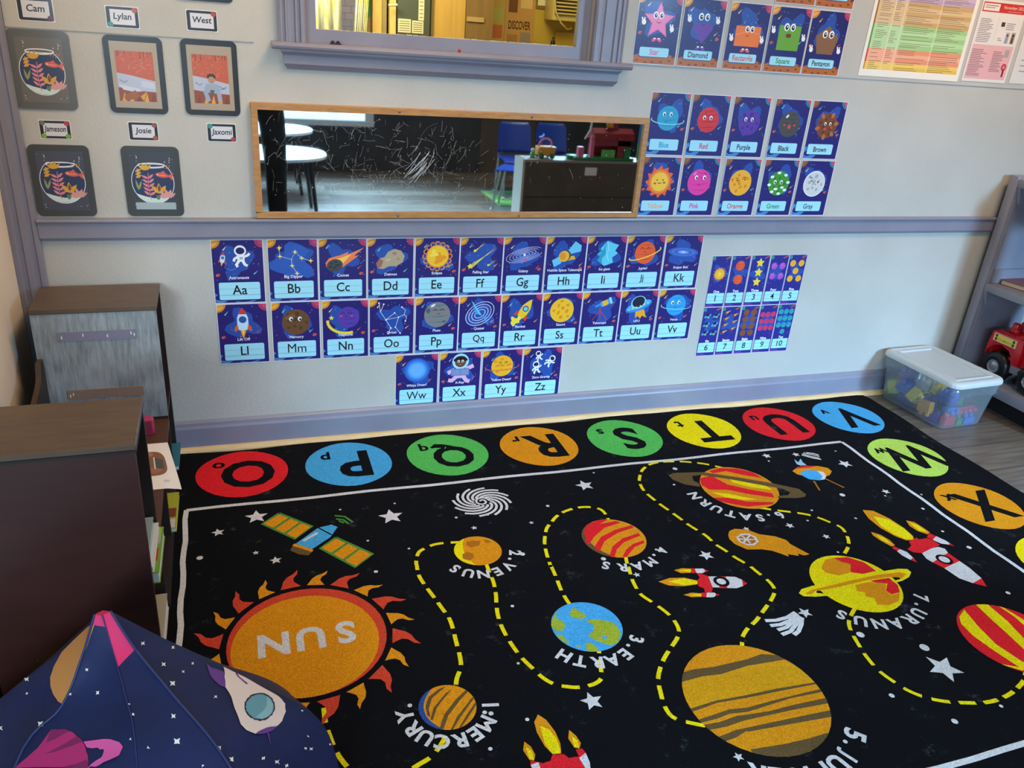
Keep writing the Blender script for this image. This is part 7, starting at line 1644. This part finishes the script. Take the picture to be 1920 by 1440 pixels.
# small white tables by the far window
TABT = mat('white_table_top', 'f2f4f6', 0.25, spec=0.6); DLEG = mat('dark_table_leg', '202226', 0.4)
def table(label, cx, cy, rx, ry, h):
    t = thing('activity_table', label, 'table', (cx, cy, 0), 0, 'white activity tables by the far window')
    pts = [(rx*math.copysign(abs(math.cos(a_))**.8, math.cos(a_)), ry*math.copysign(abs(math.sin(a_))**.8, math.sin(a_))) for a_ in [2*math.pi*i/40 for i in range(40)]]
    b = MB(); b.prism(pts, h-0.022, h, TABT, 'z'); b.build('table_top', t, bevel=0.004)
    for sx, sy in ((-1, -1), (1, -1), (-1, 1), (1, 1)):
        b = MB(); b.tube([(sx*rx*.72, sy*ry*.62, h-0.022), (sx*rx*.80, sy*ry*.70, 0.0)], [0.018, 0.013], DLEG, 12); b.build('leg', t)
table('white oval activity table nearest the mirror', 0.18, -3.62, 0.50, 0.34, 0.455)
table('white oval activity table farther back under the far window', 0.05, -4.55, 0.62, 0.36, 0.50)

# the person taking the picture: dark trousers and top, standing behind the camera
SKIN = mat('skin', 'b98a6e', 0.55); CLOTH = mat('dark_clothes', '141519', 0.8); HAIR = mat('dark_hair', '1f1612', 0.6)
def skinned(name, joints, links, radii, m, parent=None, sub=2, root=0):
    me = bpy.data.meshes.new(name); me.from_pydata(joints, links, []); me.materials.append(m)
    o = bpy.data.objects.new(name, me); COL.objects.link(o)
    sk = o.modifiers.new('skin', 'SKIN'); sk.use_smooth_shade = True
    for i, r_ in enumerate(radii): me.skin_vertices[0].data[i].radius = (r_, r_) if not isinstance(r_, tuple) else r_
    me.skin_vertices[0].data[root].use_root = True
    s = o.modifiers.new('sub', 'SUBSURF'); s.levels = sub; s.render_levels = sub
    if parent: o.parent = parent
    return o
PX, PY = 0.175, -3.06
J = [(PX, PY, 0.90), (PX, PY, 1.06), (PX, PY, 1.24), (PX, PY, 1.40), (PX, PY+0.01, 1.47), (PX, PY+0.02, 1.53), (PX, PY+0.03, 1.61), (PX, PY+0.03, 1.69),
     (PX+0.095, PY, 0.86), (PX+0.108, PY+0.01, 0.48), (PX+0.112, PY-0.015, 0.09), (PX+0.114, PY+0.04, 0.035), (PX+0.118, PY+0.13, 0.028),
     (PX-0.095, PY, 0.86), (PX-0.108, PY+0.01, 0.48), (PX-0.112, PY-0.015, 0.09), (PX-0.114, PY+0.04, 0.035), (PX-0.118, PY+0.13, 0.028),
     (PX+0.17, PY, 1.39), (PX+0.24, PY+0.03, 1.16), (PX+0.04, PY+0.20, 1.335), (PX-0.03, PY+0.245, 1.39),
     (PX-0.17, PY, 1.39), (PX-0.26, PY+0.03, 1.16), (PX-0.24, PY+0.20, 1.335), (PX-0.235, PY+0.245, 1.39)]
Lk = [(0, 1), (1, 2), (2, 3), (3, 4), (4, 5), (5, 6), (6, 7), (0, 8), (8, 9), (9, 10), (10, 11), (11, 12), (0, 13), (13, 14), (14, 15), (15, 16), (16, 17), (3, 18), (18, 19), (19, 20), (20, 21), (3, 22), (22, 23), (23, 24), (24, 25)]
Rd = [(.155, .105), (.135, .095), (.15, .105), (.12, .085), .055, .055, .082, .070, .100, .078, .066, .044, .036, .100, .078, .066, .044, .036, .058, .044, .032, .026, .058, .044, .032, .026]
person = skinned('person', J, Lk, Rd, CLOTH)
tag(person, 'person in dark trousers and top standing and holding a phone, legs reflected in the mirror', 'person')
b = MB(); b.ball((PX, PY+0.035, 1.635), 0.094, SKIN, 24, (.84, .98, 1.22)); b.ball((PX, PY+0.133, 1.622), 0.013, SKIN, 10, (.8, 1, 1.4))
for s in (-1, 1):
    b.ball((PX+s*0.030, PY+0.117, 1.648), 0.010, mat('eye_white', 'eeeae6', 0.3), 10); b.ball((PX+s*0.030, PY+0.125, 1.648), 0.005, mat('eye_dark', '241a14', 0.3), 8); b.ball((PX+s*0.080, PY+0.030, 1.635), 0.017, SKIN, 10, (.5, .8, 1.4))
b.ball((PX, PY+0.120, 1.582), 0.014, mat('lips', '9c5a50', 0.5), 10, (1.6, .5, .5)); b.build('face', person)
b = MB(); b.ball((PX, PY+0.015, 1.662), 0.103, HAIR, 22, (.86, .95, 1.08)); b.ball((PX, PY-0.05, 1.55), 0.075, HAIR, 16, (.95, .6, 1.7)); b.build('hair', person)
def hand(cx, side):
    pm = (cx, PY+0.275, 1.41)
    Jn = [(cx, PY+0.245, 1.385), pm]; Ln = [(0, 1)]; Rn = [.022, .026]
    o = skinned('hand', Jn, Ln, Rn, SKIN, person, 2)
    for i, (dz, L_) in enumerate(((0.030, .070), (0.012, .078), (-0.006, .072), (-0.022, .058))):
        p0 = (cx, PY+0.290, 1.415+dz); p1 = (cx-side*0.012, PY+0.290+L_*.45, 1.420+dz); p2 = (cx-side*0.004, PY+0.290+L_*.75, 1.425+dz)
        skinned('finger', [pm, p0, p1, p2], [(0, 1), (1, 2), (2, 3)], [.010, .0095, .0085, .0075], SKIN, o, 2, 0)
    skinned('thumb', [(cx, PY+0.262, 1.405), (cx-side*0.018, PY+0.290, 1.435), (cx-side*0.024, PY+0.305, 1.452)], [(0, 1), (1, 2)], [.011, .010, .008], SKIN, o, 2, 0)
hand(PX-0.048, 1); hand(PX-0.228, -1)
ph = thing('phone', 'black phone held in both hands behind the camera position', 'phone', (PX-0.138, PY+0.332, 1.445))
b = MB(); b.box((-0.078, -0.004, -0.036), (0.078, 0.004, 0.036), BLACKP); b.build('shell', ph, bevel=0.003)
b = MB(); b.box((-0.074, -0.0046, -0.033), (0.074, -0.0042, 0.033), mat('dark_screen', '1a1c22', 0.1)); b.build('screen', ph)
